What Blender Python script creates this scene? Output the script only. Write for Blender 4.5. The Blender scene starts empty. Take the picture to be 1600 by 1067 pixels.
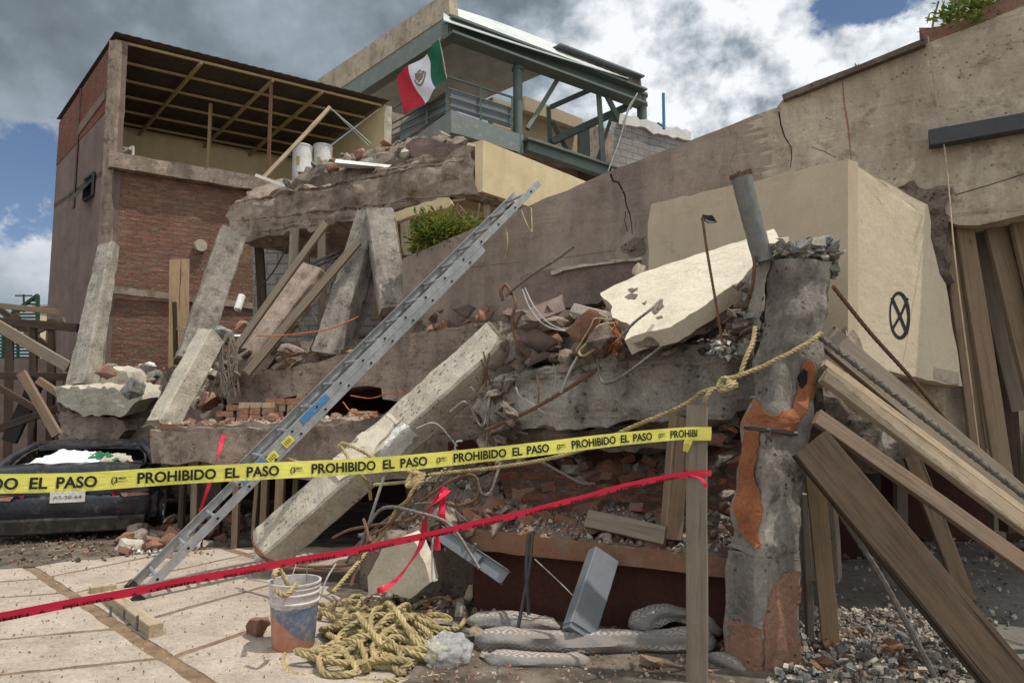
import bpy, bmesh, math, random
from mathutils import Vector as V, Matrix, noise, Quaternion
from mathutils.bvhtree import BVHTree
from mathutils.geometry import tessellate_polygon
rad = math.radians
R = random.Random(11)
S = bpy.context.scene
COL = S.collection

# ------------------------------------------------------------------ camera
F = 1100.0; HOR = 640.0; EYE = 1.5
PITCH = math.atan((HOR - 533.5) / F)
cam = bpy.data.cameras.new('camera'); camo = bpy.data.objects.new('camera', cam); COL.objects.link(camo)
cam.sensor_width = 36; cam.lens = F / 1600 * 36; cam.clip_start = 0.05; cam.clip_end = 1000
camo.location = (0, 0, EYE); camo.rotation_euler = (math.pi / 2 + PITCH, 0, 0)
S.camera = camo
EYEV = V((0, 0, EYE))

def ray(u, v):
    cx, cy = (u - 800) / F, (533.5 - v) / F
    d = V((cx, math.cos(PITCH) - cy * math.sin(PITCH), math.sin(PITCH) + cy * math.cos(PITCH)))
    return d / d.y
def P(u, v, d): return EYEV + ray(u, v) * d
def G(u, v, z=0.0):
    r = ray(u, v); return EYEV + r * ((z - EYE) / r.z)
def plane(a, b, c=None):
    n = (b - a).cross(V((0, 0, 1)) if c is None else (c - a)); n.normalize(); return (a.copy(), n)
def onp(u, v, pl):
    r = ray(u, v); return EYEV + r * ((pl[0] - EYEV).dot(pl[1]) / r.dot(pl[1]))
def onpl(pts, pl): return [onp(u, v, pl) for u, v in pts]

# ------------------------------------------------------------------ world, sun, exposure
SUNV = V((0.38, -0.07, 1.0)).normalized()
EL = math.asin(SUNV.z); AZ = math.atan2(SUNV.x, SUNV.y)
W = bpy.data.worlds.new('World'); S.world = W; W.use_nodes = True
nt = W.node_tree; N = nt.nodes; L = nt.links; N.clear()
def nd(t, **k):
    n = N.new(t)
    for a, b in k.items(): setattr(n, a, b)
    return n
out = nd('ShaderNodeOutputWorld'); bg1 = nd('ShaderNodeBackground'); bg2 = nd('ShaderNodeBackground'); mx = nd('ShaderNodeMixShader')
sky = nd('ShaderNodeTexSky', sky_type='NISHITA', sun_disc=False, sun_elevation=EL, sun_rotation=AZ, altitude=2200)
L.new(sky.outputs[0], bg1.inputs[0]); bg1.inputs[1].default_value = 0.085
tc = nd('ShaderNodeTexCoord')
def wmath(op, a, b=None, c=None, clamp=False):
    n = nd('ShaderNodeMath', operation=op, use_clamp=clamp)
    for i, x in enumerate((a, b, c)):
        if x is None: continue
        if isinstance(x, (int, float)): n.inputs[i].default_value = x
        else: L.new(x, n.inputs[i])
    return n.outputs[0]
def wblob(u, v, rpx, power=1.0):
    "a round soft region of the sky around one direction"
    d = ray(u, v).normalized()
    dn = nd('ShaderNodeVectorMath', operation='DISTANCE'); dn.inputs[1].default_value = d
    L.new(tc.outputs['Generated'], dn.inputs[0])
    m = nd('ShaderNodeMapRange', interpolation_type='SMOOTHSTEP'); L.new(dn.outputs['Value'], m.inputs[0])
    m.inputs[1].default_value = 0; m.inputs[2].default_value = rpx / F; m.inputs[3].default_value = power; m.inputs[4].default_value = 0
    return m.outputs[0]
def wnoise(scale, detail, rough, dist=0.0, off=(0, 0, 0), zs=1.15):
    mp = nd('ShaderNodeMapping'); mp.inputs['Location'].default_value = off; mp.inputs['Scale'].default_value = (1, 1, zs)
    L.new(tc.outputs['Generated'], mp.inputs[0])
    n = nd('ShaderNodeTexNoise'); n.inputs['Scale'].default_value = scale; n.inputs['Detail'].default_value = detail
    n.inputs['Roughness'].default_value = rough; n.inputs['Distortion'].default_value = dist
    L.new(mp.outputs[0], n.inputs['Vector']); return n.outputs[0]
def puff(scale, off):
    "rounded cauliflower heads"
    mp = nd('ShaderNodeMapping'); mp.inputs['Location'].default_value = off; L.new(tc.outputs['Generated'], mp.inputs[0])
    n = nd('ShaderNodeTexNoise'); n.inputs['Scale'].default_value = 7.0; n.inputs['Detail'].default_value = 4; L.new(mp.outputs[0], n.inputs['Vector'])
    x = nd('ShaderNodeMix', data_type='VECTOR'); x.inputs[0].default_value = 0.12; L.new(mp.outputs[0], x.inputs[4]); L.new(n.outputs['Color'], x.inputs[5])
    v = nd('ShaderNodeTexVoronoi', feature='F1'); v.inputs['Scale'].default_value = scale; v.inputs['Detail'].default_value = 2; L.new(x.outputs[1], v.inputs['Vector'])
    return v.outputs['Distance']
def wsum(*a):
    r = a[0]
    for x in a[1:]: r = wmath('ADD', r, x)
    return r
sep0 = nd('ShaderNodeSeparateXYZ'); L.new(tc.outputs['Generated'], sep0.inputs[0])
m0 = nd('ShaderNodeMapRange'); L.new(sep0.outputs[2], m0.inputs[0]); m0.inputs[1].default_value = 0.6; m0.inputs[2].default_value = 0.8; m0.inputs[4].default_value = 0.25; wsm0 = m0.outputs[0]
cov = wsum(wnoise(5.5, 9, 0.62, 0.0, (3.1, 0.4, 1.0)), 0.30,
           wmath('MULTIPLY', wblob(25, 340, 260, 1.0), -0.46), wmath('MULTIPLY', wblob(1345, 5, 190, 1.0), -0.60), wsm0,
           wblob(60, 445, 70, 0.22), wblob(1300, 140, 130, 0.35))
mr = nd('ShaderNodeMapRange', interpolation_type='SMOOTHSTEP'); L.new(cov, mr.inputs[0]); mr.inputs[1].default_value = 0.48; mr.inputs[2].default_value = 0.56
L.new(mr.outputs[0], mx.inputs[0])
br = wsum(wmath('MULTIPLY', wsum(wnoise(4.2, 6, 0.55, 0.0, (5.7, 1.2, 3.0)), -0.5), 1.2), wmath('MULTIPLY', wmath('SUBTRACT', wnoise(8.0, 9, 0.58, 0.0, (3.1, 0.4, 1.0)), wnoise(8.0, 9, 0.58, 0.0, (3.1 + .010, 0.4, 1.0 + .028))), wmath('ADD', wblob(1150, 150, 560, 3.2), 0.55)), wmath('MULTIPLY', wsum(puff(11.0, (1.3, 0.2, 2.0)), -0.36), wmath('SUBTRACT', -0.10, wblob(1150, 150, 560, 0.35))), 0.30,
          wblob(1120, 190, 420, 0.66), wblob(1330, 110, 260, 0.40), wblob(40, 370, 200, 0.45), wblob(700, 40, 260, 0.22), wblob(950, 60, 160, 0.22),
          wblob(170, 100, 300, -0.06), wblob(1040, 60, 190, 0.30))
cr = nd('ShaderNodeValToRGB'); L.new(br, cr.inputs[0])
e = cr.color_ramp.elements; e[0].position = 0.0; e[0].color = (0.13, 0.158, 0.185, 1); e[1].position = 1.0; e[1].color = (0.80, 0.83, 0.86, 1)
for p, c in ((0.16, (0.165, 0.20, 0.235, 1)), (0.42, (0.28, 0.33, 0.38, 1)), (0.68, (0.52, 0.56, 0.60, 1))):
    x = e.new(p); x.color = c
# unseen sky overhead and behind the viewer, brightened and warmed to fill the shade
sepd = nd('ShaderNodeSeparateXYZ'); L.new(tc.outputs['Generated'], sepd.inputs[0])
def wsm(x, a, b):
    m = nd('ShaderNodeMapRange', interpolation_type='SMOOTHSTEP'); L.new(x, m.inputs[0]); m.inputs[1].default_value = a; m.inputs[2].default_value = b; return m.outputs[0]
over = wmath('MAXIMUM', wsm(sepd.outputs[2], 0.60, 0.85), wmath('MULTIPLY', wsm(wmath('MULTIPLY', sepd.outputs[1], -1.0), -0.35, 0.25), 0.8))
tint = nd('ShaderNodeMix', data_type='RGBA', blend_type='MULTIPLY'); L.new(over, tint.inputs[0]); L.new(cr.outputs[0], tint.inputs[6]); tint.inputs[7].default_value = (1.12, 0.98, 0.84, 1)
L.new(tint.outputs[2], bg2.inputs[0]); L.new(wmath('ADD', wmath('MULTIPLY', over, 3.0), 1.0), bg2.inputs[1])
L.new(bg1.outputs[0], mx.inputs[1]); L.new(bg2.outputs[0], mx.inputs[2]); L.new(mx.outputs[0], out.inputs[0])
sun = bpy.data.lights.new('sun', 'SUN'); sun.energy = 3.15; sun.angle = rad(0.55); sun.color = (1, 0.95, 0.86)
suno = bpy.data.objects.new('sun', sun); COL.objects.link(suno); suno.rotation_euler = SUNV.to_track_quat('Z', 'Y').to_euler()
S.view_settings.view_transform = 'Standard'; S.view_settings.look = 'None'; S.view_settings.exposure = 0.24; S.view_settings.gamma = 1

# ------------------------------------------------------------------ materials
class MT:
    def __init__(s, name, rough=0.9, metal=0.0, spec=0.3):
        s.m = bpy.data.materials.new(name); s.m.use_nodes = True
        s.t = s.m.node_tree; s.b = s.t.nodes['Principled BSDF']
        s.b.inputs['Roughness'].default_value = rough; s.b.inputs['Metallic'].default_value = metal
        s.b.inputs['Specular IOR Level'].default_value = spec
        s.tc = s.t.nodes.new('ShaderNodeTexCoord'); s.co = s.tc.outputs['Object']; s.h = None
    def l(s, a, b): s.t.links.new(a, b)
    def n(s, t, **k):
        x = s.t.nodes.new(t)
        for a, b in k.items(): setattr(x, a, b)
        return x
    def map(s, sc=(1, 1, 1), rot=(0, 0, 0), loc=(0, 0, 0), src=None):
        m = s.n('ShaderNodeMapping'); m.inputs['Scale'].default_value = sc; m.inputs['Rotation'].default_value = rot; m.inputs['Location'].default_value = loc
        s.l(src or s.co, m.inputs[0]); return m.outputs[0]
    def noise(s, scale, detail=6, rough=0.6, dist=0, vec=None):
        x = s.n('ShaderNodeTexNoise'); x.inputs['Scale'].default_value = scale; x.inputs['Detail'].default_value = detail
        x.inputs['Roughness'].default_value = rough; x.inputs['Distortion'].default_value = dist
        s.l(vec or s.co, x.inputs['Vector']); return x.outputs[0]
    def vor(s, scale, feat='F1', vec=None, rnd=1.0):
        x = s.n('ShaderNodeTexVoronoi', feature=feat); x.inputs['Scale'].default_value = scale; x.inputs['Randomness'].default_value = rnd
        s.l(vec or s.co, x.inputs['Vector']); return x.outputs[0]
    def rng(s, src, a, b, c=0.0, d=1.0):
        x = s.n('ShaderNodeMapRange'); s.l(src, x.inputs[0])
        for i, q in enumerate((a, b, c, d)): x.inputs[i + 1].default_value = q
        return x.outputs[0]
    def mix(s, f, a, b, mode='MIX'):
        x = s.n('ShaderNodeMix', data_type='RGBA', blend_type=mode)
        for i, q in ((0, f), (6, a), (7, b)):
            if isinstance(q, (int, float)): x.inputs[i].default_value = q
            elif isinstance(q, tuple): x.inputs[i].default_value = tuple(q[:3]) + (1,)
            else: s.l(q, x.inputs[i])
        return x.outputs[2]
    def math(s, op, a, b=0.0):
        x = s.n('ShaderNodeMath', operation=op)
        for i, q in enumerate((a, b)):
            if isinstance(q, (int, float)): x.inputs[i].default_value = q
            else: s.l(q, x.inputs[i])
        return x.outputs[0]
    def col(s, c):
        if isinstance(c, tuple): s.b.inputs['Base Color'].default_value = c[:3] + (1,)
        else: s.l(c, s.b.inputs['Base Color'])
    def bump(s, h, dist, strength=1.0):
        x = s.n('ShaderNodeBump'); x.inputs['Distance'].default_value = dist; x.inputs['Strength'].default_value = strength
        s.l(h, x.inputs['Height'])
        if s.h is not None: s.l(s.h, x.inputs['Normal'])
        s.h = x.outputs[0]; s.l(s.h, s.b.inputs['Normal'])
    def oi(s): return s.n('ShaderNodeObjectInfo').outputs['Random']

def concrete(name, c1, c2, dirt=(0.10, 0.085, 0.07), dirtamt=0.55, streak=0.5, bump=0.007, pits=True, scale=1.0, cracks=0.0, grain=0.75):
    m = MT(name, 0.93, 0, 0.25)
    c = m.mix(m.rng(m.noise(1.7 * scale, 8, 0.68), 0.40, 0.60), c1, c2)
    st = m.noise(3.0 * scale, 7, 0.62, 0.3, m.map((1, 1, 0.22)))
    c = m.mix(m.math('MULTIPLY', m.rng(st, 0.46, 0.68), streak), c, dirt)
    blot = m.noise(5.5 * scale, 9, 0.72)
    c = m.mix(m.math('MULTIPLY', m.rng(blot, 0.53, 0.64), dirtamt), c, dirt)
    if pits: c = m.mix(m.rng(m.noise(4.1 * scale, 9, 0.74, 0, m.map((1, 1, 1), loc=(7, 3, 1))), 0.57, 0.66, 0, 0.45), c, tuple(min(1, x * 1.5) for x in c1))
    fine = m.noise(46 * scale, 5, 0.7)
    c = m.mix(grain, c, m.mix(m.rng(fine, 0.3, 0.7), (0.62, 0.6, 0.58), (1.25, 1.25, 1.22)), 'MULTIPLY')
    m.bump(m.noise(9 * scale, 9, 0.7), bump * 2.2, 0.8); m.bump(fine, bump * 0.45, 0.8)
    if pits:
        ag = m.vor(34 * scale); m.bump(ag, bump * 0.3, 0.5)
        p = m.rng(m.vor(20 * scale), 0.10, 0.26); q = m.rng(m.noise(6 * scale, 3), 0.5, 0.62)
        pf = m.math('MULTIPLY', m.math('SUBTRACT', 1.0, p), q)
        c = m.mix(m.math('MULTIPLY', pf, 0.7), c, (0.05, 0.043, 0.038)); m.bump(m.math('SUBTRACT', 1.0, pf), bump * 1.2, 1.0)
    if cracks:
        vv = m.n('ShaderNodeMix', data_type='VECTOR')
        vn = m.n('ShaderNodeTexNoise'); vn.inputs['Scale'].default_value = 3.0; vn.inputs['Detail'].default_value = 8; m.l(m.co, vn.inputs['Vector'])
        vv.inputs[0].default_value = 0.35; m.l(m.co, vv.inputs[4]); m.l(vn.outputs['Color'], vv.inputs[5])
        e = m.vor(0.8, 'DISTANCE_TO_EDGE', vv.outputs[1])
        k = m.math('MULTIPLY', m.rng(e, 0.0015, 0.005, 1.0, 0.0), m.rng(m.noise(0.9, 2), 0.52, 0.60))
        c = m.mix(m.math('MULTIPLY', k, cracks), c, (0.04, 0.035, 0.03))
    m.col(c); return m.m

def wood(name, c1, c2, dark=(0.06, 0.04, 0.025), grey=0.0, dirt=0.35, gsc=1.0):
    m = MT(name, 0.85, 0, 0.2); r = m.oi()
    cmb = m.n('ShaderNodeCombineXYZ'); m.l(m.math('MULTIPLY', r, 37.0), cmb.inputs[0]); m.l(m.math('MULTIPLY', r, 11.0), cmb.inputs[2])
    ad = m.n('ShaderNodeVectorMath', operation='ADD'); m.l(m.co, ad.inputs[0]); m.l(cmb.outputs[0], ad.inputs[1]); base = ad.outputs[0]
    g = m.noise(60 * gsc, 6, 0.6, 0.6, m.map((1, 1, 0.035), src=base)); g2 = m.noise(14 * gsc, 4, 0.6, 1.2, m.map((1, 1, 0.09), src=base))
    c = m.mix(m.rng(g2, 0.3, 0.7), c1, c2); c = m.mix(m.rng(g, 0.52, 0.74, 0, 0.65), c, dark)
    k = m.vor(2.4, 'F1', m.map((2.2, 2.2, 1.0), src=base)); c = m.mix(m.rng(k, 0.03, 0.075, 0.85, 0.0), c, dark)
    c = m.mix(m.rng(m.noise(7, 7, 0.7, 0, base), 0.5, 0.75, 0, dirt), c, (0.10, 0.085, 0.07))
    if grey: c = m.mix(m.rng(m.noise(2.2, 6, 0.7, 0, base), 0.35, 0.7, 0, grey), c, (0.20, 0.185, 0.165))
    c = m.mix(1.0, c, m.mix(r, (0.82, 0.82, 0.84), (1.12, 1.08, 1.03)), 'MULTIPLY')
    sp = m.rng(m.noise(22 * gsc, 3, 0.5, 0.3, m.map((1, 1, 0.02), loc=(3, 1, 0), src=base)), 0.66, 0.70); c = m.mix(m.math('MULTIPLY', sp, 0.75), c, dark)
    m.bump(m.math('SUBTRACT', 1.0, sp), 0.006, 0.9); m.bump(g, 0.004, 0.9); m.bump(g2, 0.003, 0.6); m.col(c); return m.m

def metal(name, c1, c2, rough=0.55, met=0.0, scale=8, spots=None, amt=0.5, bump=0.002):
    m = MT(name, rough, met, 0.4)
    c = m.mix(m.rng(m.noise(scale, 8, 0.7), 0.35, 0.65), c1, c2)
    if spots: c = m.mix(m.rng(m.noise(scale * 2.3, 9, 0.75), 0.56, 0.66, 0, amt), c, spots)
    m.l(m.rng(m.noise(scale * 1.5, 6), 0.3, 0.7, rough - 0.12, rough + 0.2), m.b.inputs['Roughness'])
    m.bump(m.noise(scale * 6, 5, 0.6), bump); m.col(c); return m.m

def plain(name, c, rough=0.7, var=0.25, scale=12, bump=0.002, trans=0.0, dirt=None):
    m = MT(name, rough, 0, 0.35); k = tuple(x * (1 - var) for x in c); h = tuple(min(1, x * (1 + var)) for x in c)
    cc = m.mix(m.rng(m.noise(scale, 7, 0.65), 0.33, 0.67), k, h)
    if dirt: cc = m.mix(m.rng(m.noise(scale * 0.5, 9, 0.7), 0.48, 0.66, 0, 0.8), cc, dirt)
    m.bump(m.noise(scale * 4, 4), bump); m.col(cc)
    return m.m

def brickwall(name, c1, c2, mortar, bw=0.22, bh=0.065, ms=0.012, bump=0.02, dust=(0.30, 0.26, 0.23), dustamt=0.5, ragged=0.0):
    m = MT(name, 0.95, 0, 0.2); uv = m.tc.outputs['UV']
    nz = m.n('ShaderNodeTexNoise'); nz.inputs['Scale'].default_value = 2.6; nz.inputs['Detail'].default_value = 6; m.l(uv, nz.inputs['Vector'])
    sb = m.n('ShaderNodeVectorMath', operation='SUBTRACT'); m.l(nz.outputs['Color'], sb.inputs[0]); sb.inputs[1].default_value = (0.5, 0.5, 0.5)
    sc = m.n('ShaderNodeVectorMath', operation='SCALE'); m.l(sb.outputs[0], sc.inputs[0]); sc.inputs['Scale'].default_value = 0.035 + ragged
    ad = m.n('ShaderNodeVectorMath', operation='ADD'); m.l(uv, ad.inputs[0]); m.l(sc.outputs[0], ad.inputs[1])
    b = m.n('ShaderNodeTexBrick'); m.l(ad.outputs[0], b.inputs['Vector'])
    for k, q in (('Scale', 1), ('Mortar Size', ms), ('Mortar Smooth', 0.35), ('Bias', 0), ('Brick Width', bw), ('Row Height', bh)): b.inputs[k].default_value = q
    b.inputs['Color1'].default_value = c1 + (1,); b.inputs['Color2'].default_value = c2 + (1,); b.inputs['Mortar'].default_value = mortar + (1,)
    c = m.mix(m.rng(m.noise(1.1, 6, 0.6, 0, uv), 0.4, 0.62, 0, 0.55), b.outputs['Color'], tuple(x * 0.5 for x in c1))
    blob = m.noise(9, 9, 0.75, 0.4, m.map((0.55, 1.5, 1), src=uv))
    c = m.mix(m.rng(blob, 0.52, 0.66, 0, dustamt), c, dust)
    hi = m.noise(17, 8, 0.78, 0.3, m.map((0.45, 1.9, 1), src=uv))
    c = m.mix(m.rng(hi, 0.58, 0.66, 0, 0.75), c, (0.50, 0.44, 0.39)); lo = m.noise(11, 8, 0.78, 0.3, m.map((0.45, 1.9, 1), loc=(5, 2, 0), src=uv)); c = m.mix(m.rng(lo, 0.57, 0.66, 0, 0.8), c, tuple(x * 0.3 for x in c1))
    fine = m.noise(30, 6, 0.7, 0, uv); c = m.mix(0.6, c, m.mix(m.rng(fine, 0.3, 0.7), (0.5, 0.5, 0.5), (1.3, 1.3, 1.3)), 'MULTIPLY')
    m.bump(m.math('SUBTRACT', 1.0, b.outputs['Fac']), bump); m.bump(blob, bump * 1.5); m.bump(fine, bump * 0.4)
    m.col(c); return m.m

M = {}
M['conc'] = concrete('grey_concrete', (0.36, 0.285, 0.235), (0.24, 0.185, 0.15), dirt=(0.095, 0.072, 0.06), dirtamt=0.7, streak=0.7)
M['conc_d'] = concrete('dark_concrete', (0.235, 0.185, 0.15), (0.15, 0.115, 0.095), dirt=(0.065, 0.048, 0.04), dirtamt=0.75, streak=0.6, bump=0.02)
M['conc_l'] = concrete('pale_concrete', (0.50, 0.455, 0.38), (0.38, 0.335, 0.275), dirt=(0.23, 0.185, 0.15), dirtamt=0.4, streak=0.25, bump=0.008)
M['column'] = concrete('weathered_column', (0.32, 0.285, 0.25), (0.195, 0.168, 0.148), dirt=(0.085, 0.07, 0.06), dirtamt=0.8, streak=1.0, bump=0.010, cracks=0.8, scale=0.9)
M['fresh'] = concrete('crushed_concrete', (0.42, 0.42, 0.40), (0.22, 0.22, 0.21), dirt=(0.09, 0.085, 0.08), dirtamt=0.6, streak=0.1, bump=0.03)
M['bigwall'] = concrete('big_wall_plaster', (0.33, 0.26, 0.215), (0.25, 0.195, 0.16), dirt=(0.12, 0.09, 0.076), dirtamt=0.4, streak=0.6, bump=0.005, pits=False, cracks=0.3, grain=0.4)
M['beige'] = concrete('beige_plaster', (0.49, 0.41, 0.315), (0.39, 0.32, 0.24), dirt=(0.17, 0.13, 0.10), dirtamt=0.65, streak=0.55, bump=0.005, pits=True, cracks=0.2, grain=0.4)
M['tan'] = concrete('tan_paint', (0.56, 0.455, 0.33), (0.51, 0.41, 0.295), dirt=(0.30, 0.235, 0.17), dirtamt=0.18, streak=0.2, bump=0.0015, pits=False, cracks=0.3, grain=0.18)
M['cream'] = concrete('cream_stucco', (0.62, 0.53, 0.39), (0.57, 0.48, 0.345), dirt=(0.33, 0.26, 0.19), dirtamt=0.12, streak=0.12, bump=0.004, pits=False, cracks=0.2, grain=0.25)
M['creamslab'] = concrete('cream_slab_stucco', (0.66, 0.59, 0.475), (0.59, 0.52, 0.41), dirt=(0.38, 0.32, 0.24), dirtamt=0.25, streak=0.1, bump=0.006, pits=False, grain=0.4)
M['yel'] = concrete('yellow_cream_paint', (0.66, 0.54, 0.33), (0.60, 0.48, 0.28), dirt=(0.33, 0.26, 0.17), dirtamt=0.2, streak=0.2, bump=0.002, pits=False, grain=0.2)
M['mauve'] = concrete('mauve_plaster', (0.215, 0.155, 0.135), (0.17, 0.122, 0.108), dirt=(0.10, 0.075, 0.065), dirtamt=0.35, streak=0.4, bump=0.004, pits=False)
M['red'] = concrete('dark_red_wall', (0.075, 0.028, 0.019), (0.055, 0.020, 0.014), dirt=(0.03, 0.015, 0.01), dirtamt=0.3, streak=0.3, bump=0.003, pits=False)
M['orange'] = concrete('orange_plaster', (0.37, 0.135, 0.062), (0.30, 0.11, 0.052), dirt=(0.16, 0.085, 0.055), dirtamt=0.6, streak=0.3, bump=0.004, pits=False, cracks=0.6)
M['concg'] = concrete('grey_cast_concrete', (0.37, 0.335, 0.295), (0.26, 0.23, 0.20), dirt=(0.11, 0.09, 0.076), dirtamt=0.6, streak=0.8, bump=0.012)
M['ledge'] = concrete('dusty_orange_ledge', (0.24, 0.12, 0.07), (0.19, 0.098, 0.06), dirt=(0.21, 0.155, 0.12), dirtamt=0.8, streak=0.4, bump=0.004, pits=False, grain=0.4)
M['blackred'] = concrete('interior_maroon', (0.055, 0.022, 0.015), (0.04, 0.016, 0.011), dirt=(0.03, 0.015, 0.01), dirtamt=0.3, pits=False)
M['stucco'] = concrete('brown_stucco', (0.34, 0.185, 0.125), (0.27, 0.145, 0.10), dirt=(0.15, 0.10, 0.08), dirtamt=0.4, streak=0.4, bump=0.012, pits=True)
M['white'] = concrete('white_plaster', (0.72, 0.71, 0.69), (0.60, 0.59, 0.57), dirt=(0.4, 0.37, 0.33), dirtamt=0.4, streak=0.1, bump=0.005, pits=False)
M['brick'] = concrete('brick_rubble', (0.36, 0.155, 0.095), (0.29, 0.17, 0.12), dirt=(0.27, 0.22, 0.19), dirtamt=0.75, streak=0.5, bump=0.015)
M['brickraw'] = brickwall('old_brick', (0.36, 0.165, 0.105), (0.21, 0.105, 0.074), (0.20, 0.16, 0.13), bh=0.085, bw=0.26, ms=0.015, bump=0.035, dustamt=0.75, dust=(0.29, 0.235, 0.20))
M['brickred'] = brickwall('red_brick_side', (0.25, 0.085, 0.058), (0.19, 0.068, 0.05), (0.20, 0.125, 0.10), bump=0.012, dustamt=0.5, dust=(0.22, 0.125, 0.10))
M['brickbk'] = brickwall('broken_brick', (0.33, 0.13, 0.075), (0.22, 0.11, 0.08), (0.16, 0.13, 0.11), bh=0.085, bw=0.24, ms=0.014, bump=0.04, dustamt=0.8, ragged=0.02)
M['block'] = brickwall('grey_block', (0.36, 0.34, 0.31), (0.30, 0.285, 0.26), (0.17, 0.155, 0.14), bw=0.42, bh=0.2, ms=0.012, bump=0.012, dustamt=0.2)
M['wood'] = wood('new_timber', (0.44, 0.31, 0.19), (0.34, 0.235, 0.14), dirt=0.4)
M['woodp'] = wood('pale_timber', (0.46, 0.365, 0.25), (0.36, 0.28, 0.19), dirt=0.5, grey=0.25)
M['woodb'] = wood('brown_timber', (0.28, 0.19, 0.125), (0.205, 0.14, 0.09), dirt=0.5, grey=0.3)
M['woodd'] = wood('dark_old_shaded_timber', (0.085, 0.058, 0.040), (0.055, 0.037, 0.026), dark=(0.018, 0.013, 0.01), dirt=0.3)  # dark old timber; the deep tone also stands in for shade
M['woodg'] = wood('grey_timber', (0.27, 0.215, 0.16), (0.20, 0.155, 0.115), grey=0.7, dirt=0.4)
M['rust'] = metal('rusty_steel', (0.20, 0.095, 0.048), (0.11, 0.065, 0.045), 0.8, 0.15, 22, (0.045, 0.032, 0.028), 0.8)
M['steelb'] = metal('grey_rebar', (0.20, 0.185, 0.165), (0.11, 0.09, 0.075), 0.6, 0.4, 30, (0.16, 0.08, 0.045), 0.5)
M['green'] = metal('green_grey_steel_paint', (0.115, 0.15, 0.13), (0.092, 0.122, 0.107), 0.6, 0, 3, (0.20, 0.22, 0.20), 0.35)
M['greenl'] = metal('pale_green_steel_paint', (0.185, 0.21, 0.19), (0.155, 0.178, 0.163), 0.6, 0, 3, (0.45, 0.46, 0.43), 0.4)
M['sheet'] = metal('roof_sheet', (0.075, 0.052, 0.04), (0.052, 0.036, 0.028), 0.8, 0.0, 3)
M['canopy'] = metal('pale_canopy_sheet', (0.50, 0.53, 0.51), (0.36, 0.39, 0.37), 0.5, 0.1, 2, (0.25, 0.26, 0.24), 0.5)
M['ypaint'] = metal('cream_steel_paint', (0.42, 0.31, 0.15), (0.34, 0.25, 0.12), 0.6, 0, 6, (0.16, 0.08, 0.04), 0.4)
M['alu'] = metal('dusty_aluminium', (0.44, 0.45, 0.45), (0.28, 0.29, 0.29), 0.42, 0.6, 9, (0.30, 0.27, 0.23), 0.8)
M['blue'] = metal('blue_paint', (0.045, 0.17, 0.36), (0.07, 0.22, 0.42), 0.5, 0.1, 14, (0.40, 0.42, 0.42), 0.6)
M['grmetal'] = metal('grey_blue_metal', (0.17, 0.185, 0.20), (0.14, 0.15, 0.165), 0.5, 0.1, 5, (0.25, 0.25, 0.25), 0.3)
M['channel'] = metal('charcoal_metal', (0.055, 0.055, 0.06), (0.045, 0.045, 0.048), 0.6, 0.1, 5)
M['darkmetal'] = metal('dark_metal', (0.035, 0.035, 0.037), (0.05, 0.048, 0.046), 0.6, 0.2, 8, (0.09, 0.085, 0.08), 0.4)
M['pipe'] = metal('grey_pipe', (0.20, 0.20, 0.185), (0.15, 0.15, 0.14), 0.6, 0.3, 14, (0.11, 0.065, 0.045), 0.6)
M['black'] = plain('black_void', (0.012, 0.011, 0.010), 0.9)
M['carpaint'] = metal('dusty_black_car_paint', (0.010, 0.012, 0.018), (0.026, 0.028, 0.034), 0.22, 0.0, 3, (0.15, 0.125, 0.105), 0.6, bump=0.0008)
M['glass'] = plain('dark_glass', (0.03, 0.035, 0.035), 0.15, 0.3, 6)
M['redlens'] = plain('red_lens', (0.30, 0.012, 0.02), 0.3, 0.3, 6, dirt=(0.30, 0.22, 0.19))
M['rubber'] = plain('tyre_rubber', (0.02, 0.019, 0.018), 0.9, 0.3, 12, dirt=(0.08, 0.065, 0.05))
M['rope'] = plain('yellow_rope', (0.36, 0.28, 0.135), 0.85, 0.5, 14, 0.003, dirt=(0.17, 0.125, 0.075))
M['cloth'] = plain('white_cloth', (0.66, 0.66, 0.66), 0.9, 0.2, 9)
M['clothg'] = plain('green_cloth', (0.02, 0.13, 0.06), 0.9)
M['louvre'] = plain('green_louvre_paint', (0.018, 0.062, 0.024), 0.7)
M['leaf'] = None
def blanket():
    m = MT('grey_patterned_blanket', 0.95, 0, 0.1); uv = m.tc.outputs['UV']
    sx = m.n('ShaderNodeSeparateXYZ'); m.l(uv, sx.inputs[0])
    tri = lambda s, q, f: s.math('ABSOLUTE', s.math('SUBTRACT', s.math('FRACT', s.math('MULTIPLY', q, f)), 0.5))
    a = tri(m, sx.outputs[0], 5.5); b = tri(m, sx.outputs[1], 5.5)
    dm = m.math('FRACT', m.math('MULTIPLY', m.math('ADD', a, b), 3.0))
    band = m.math('GREATER_THAN', m.math('FRACT', m.math('MULTIPLY', sx.outputs[1], 2.75)), 0.42)
    fl = m.math('MULTIPLY', m.math('GREATER_THAN', dm, 0.55), band)
    c = m.mix(fl, (0.20, 0.19, 0.182), (0.40, 0.36, 0.32))
    c = m.mix(m.math('GREATER_THAN', m.math('FRACT', m.math('MULTIPLY', sx.outputs[1], 1.375)), 0.70), c, (0.07, 0.07, 0.08))
    c = m.mix(m.rng(m.noise(6, 8, 0.7), 0.42, 0.66, 0, 0.8), c, (0.27, 0.22, 0.18))
    m.bump(m.noise(160, 3, 0.6), 0.004); m.bump(m.noise(14, 5), 0.012); m.col(c); return m.m
M['blanket'] = blanket()
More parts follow.
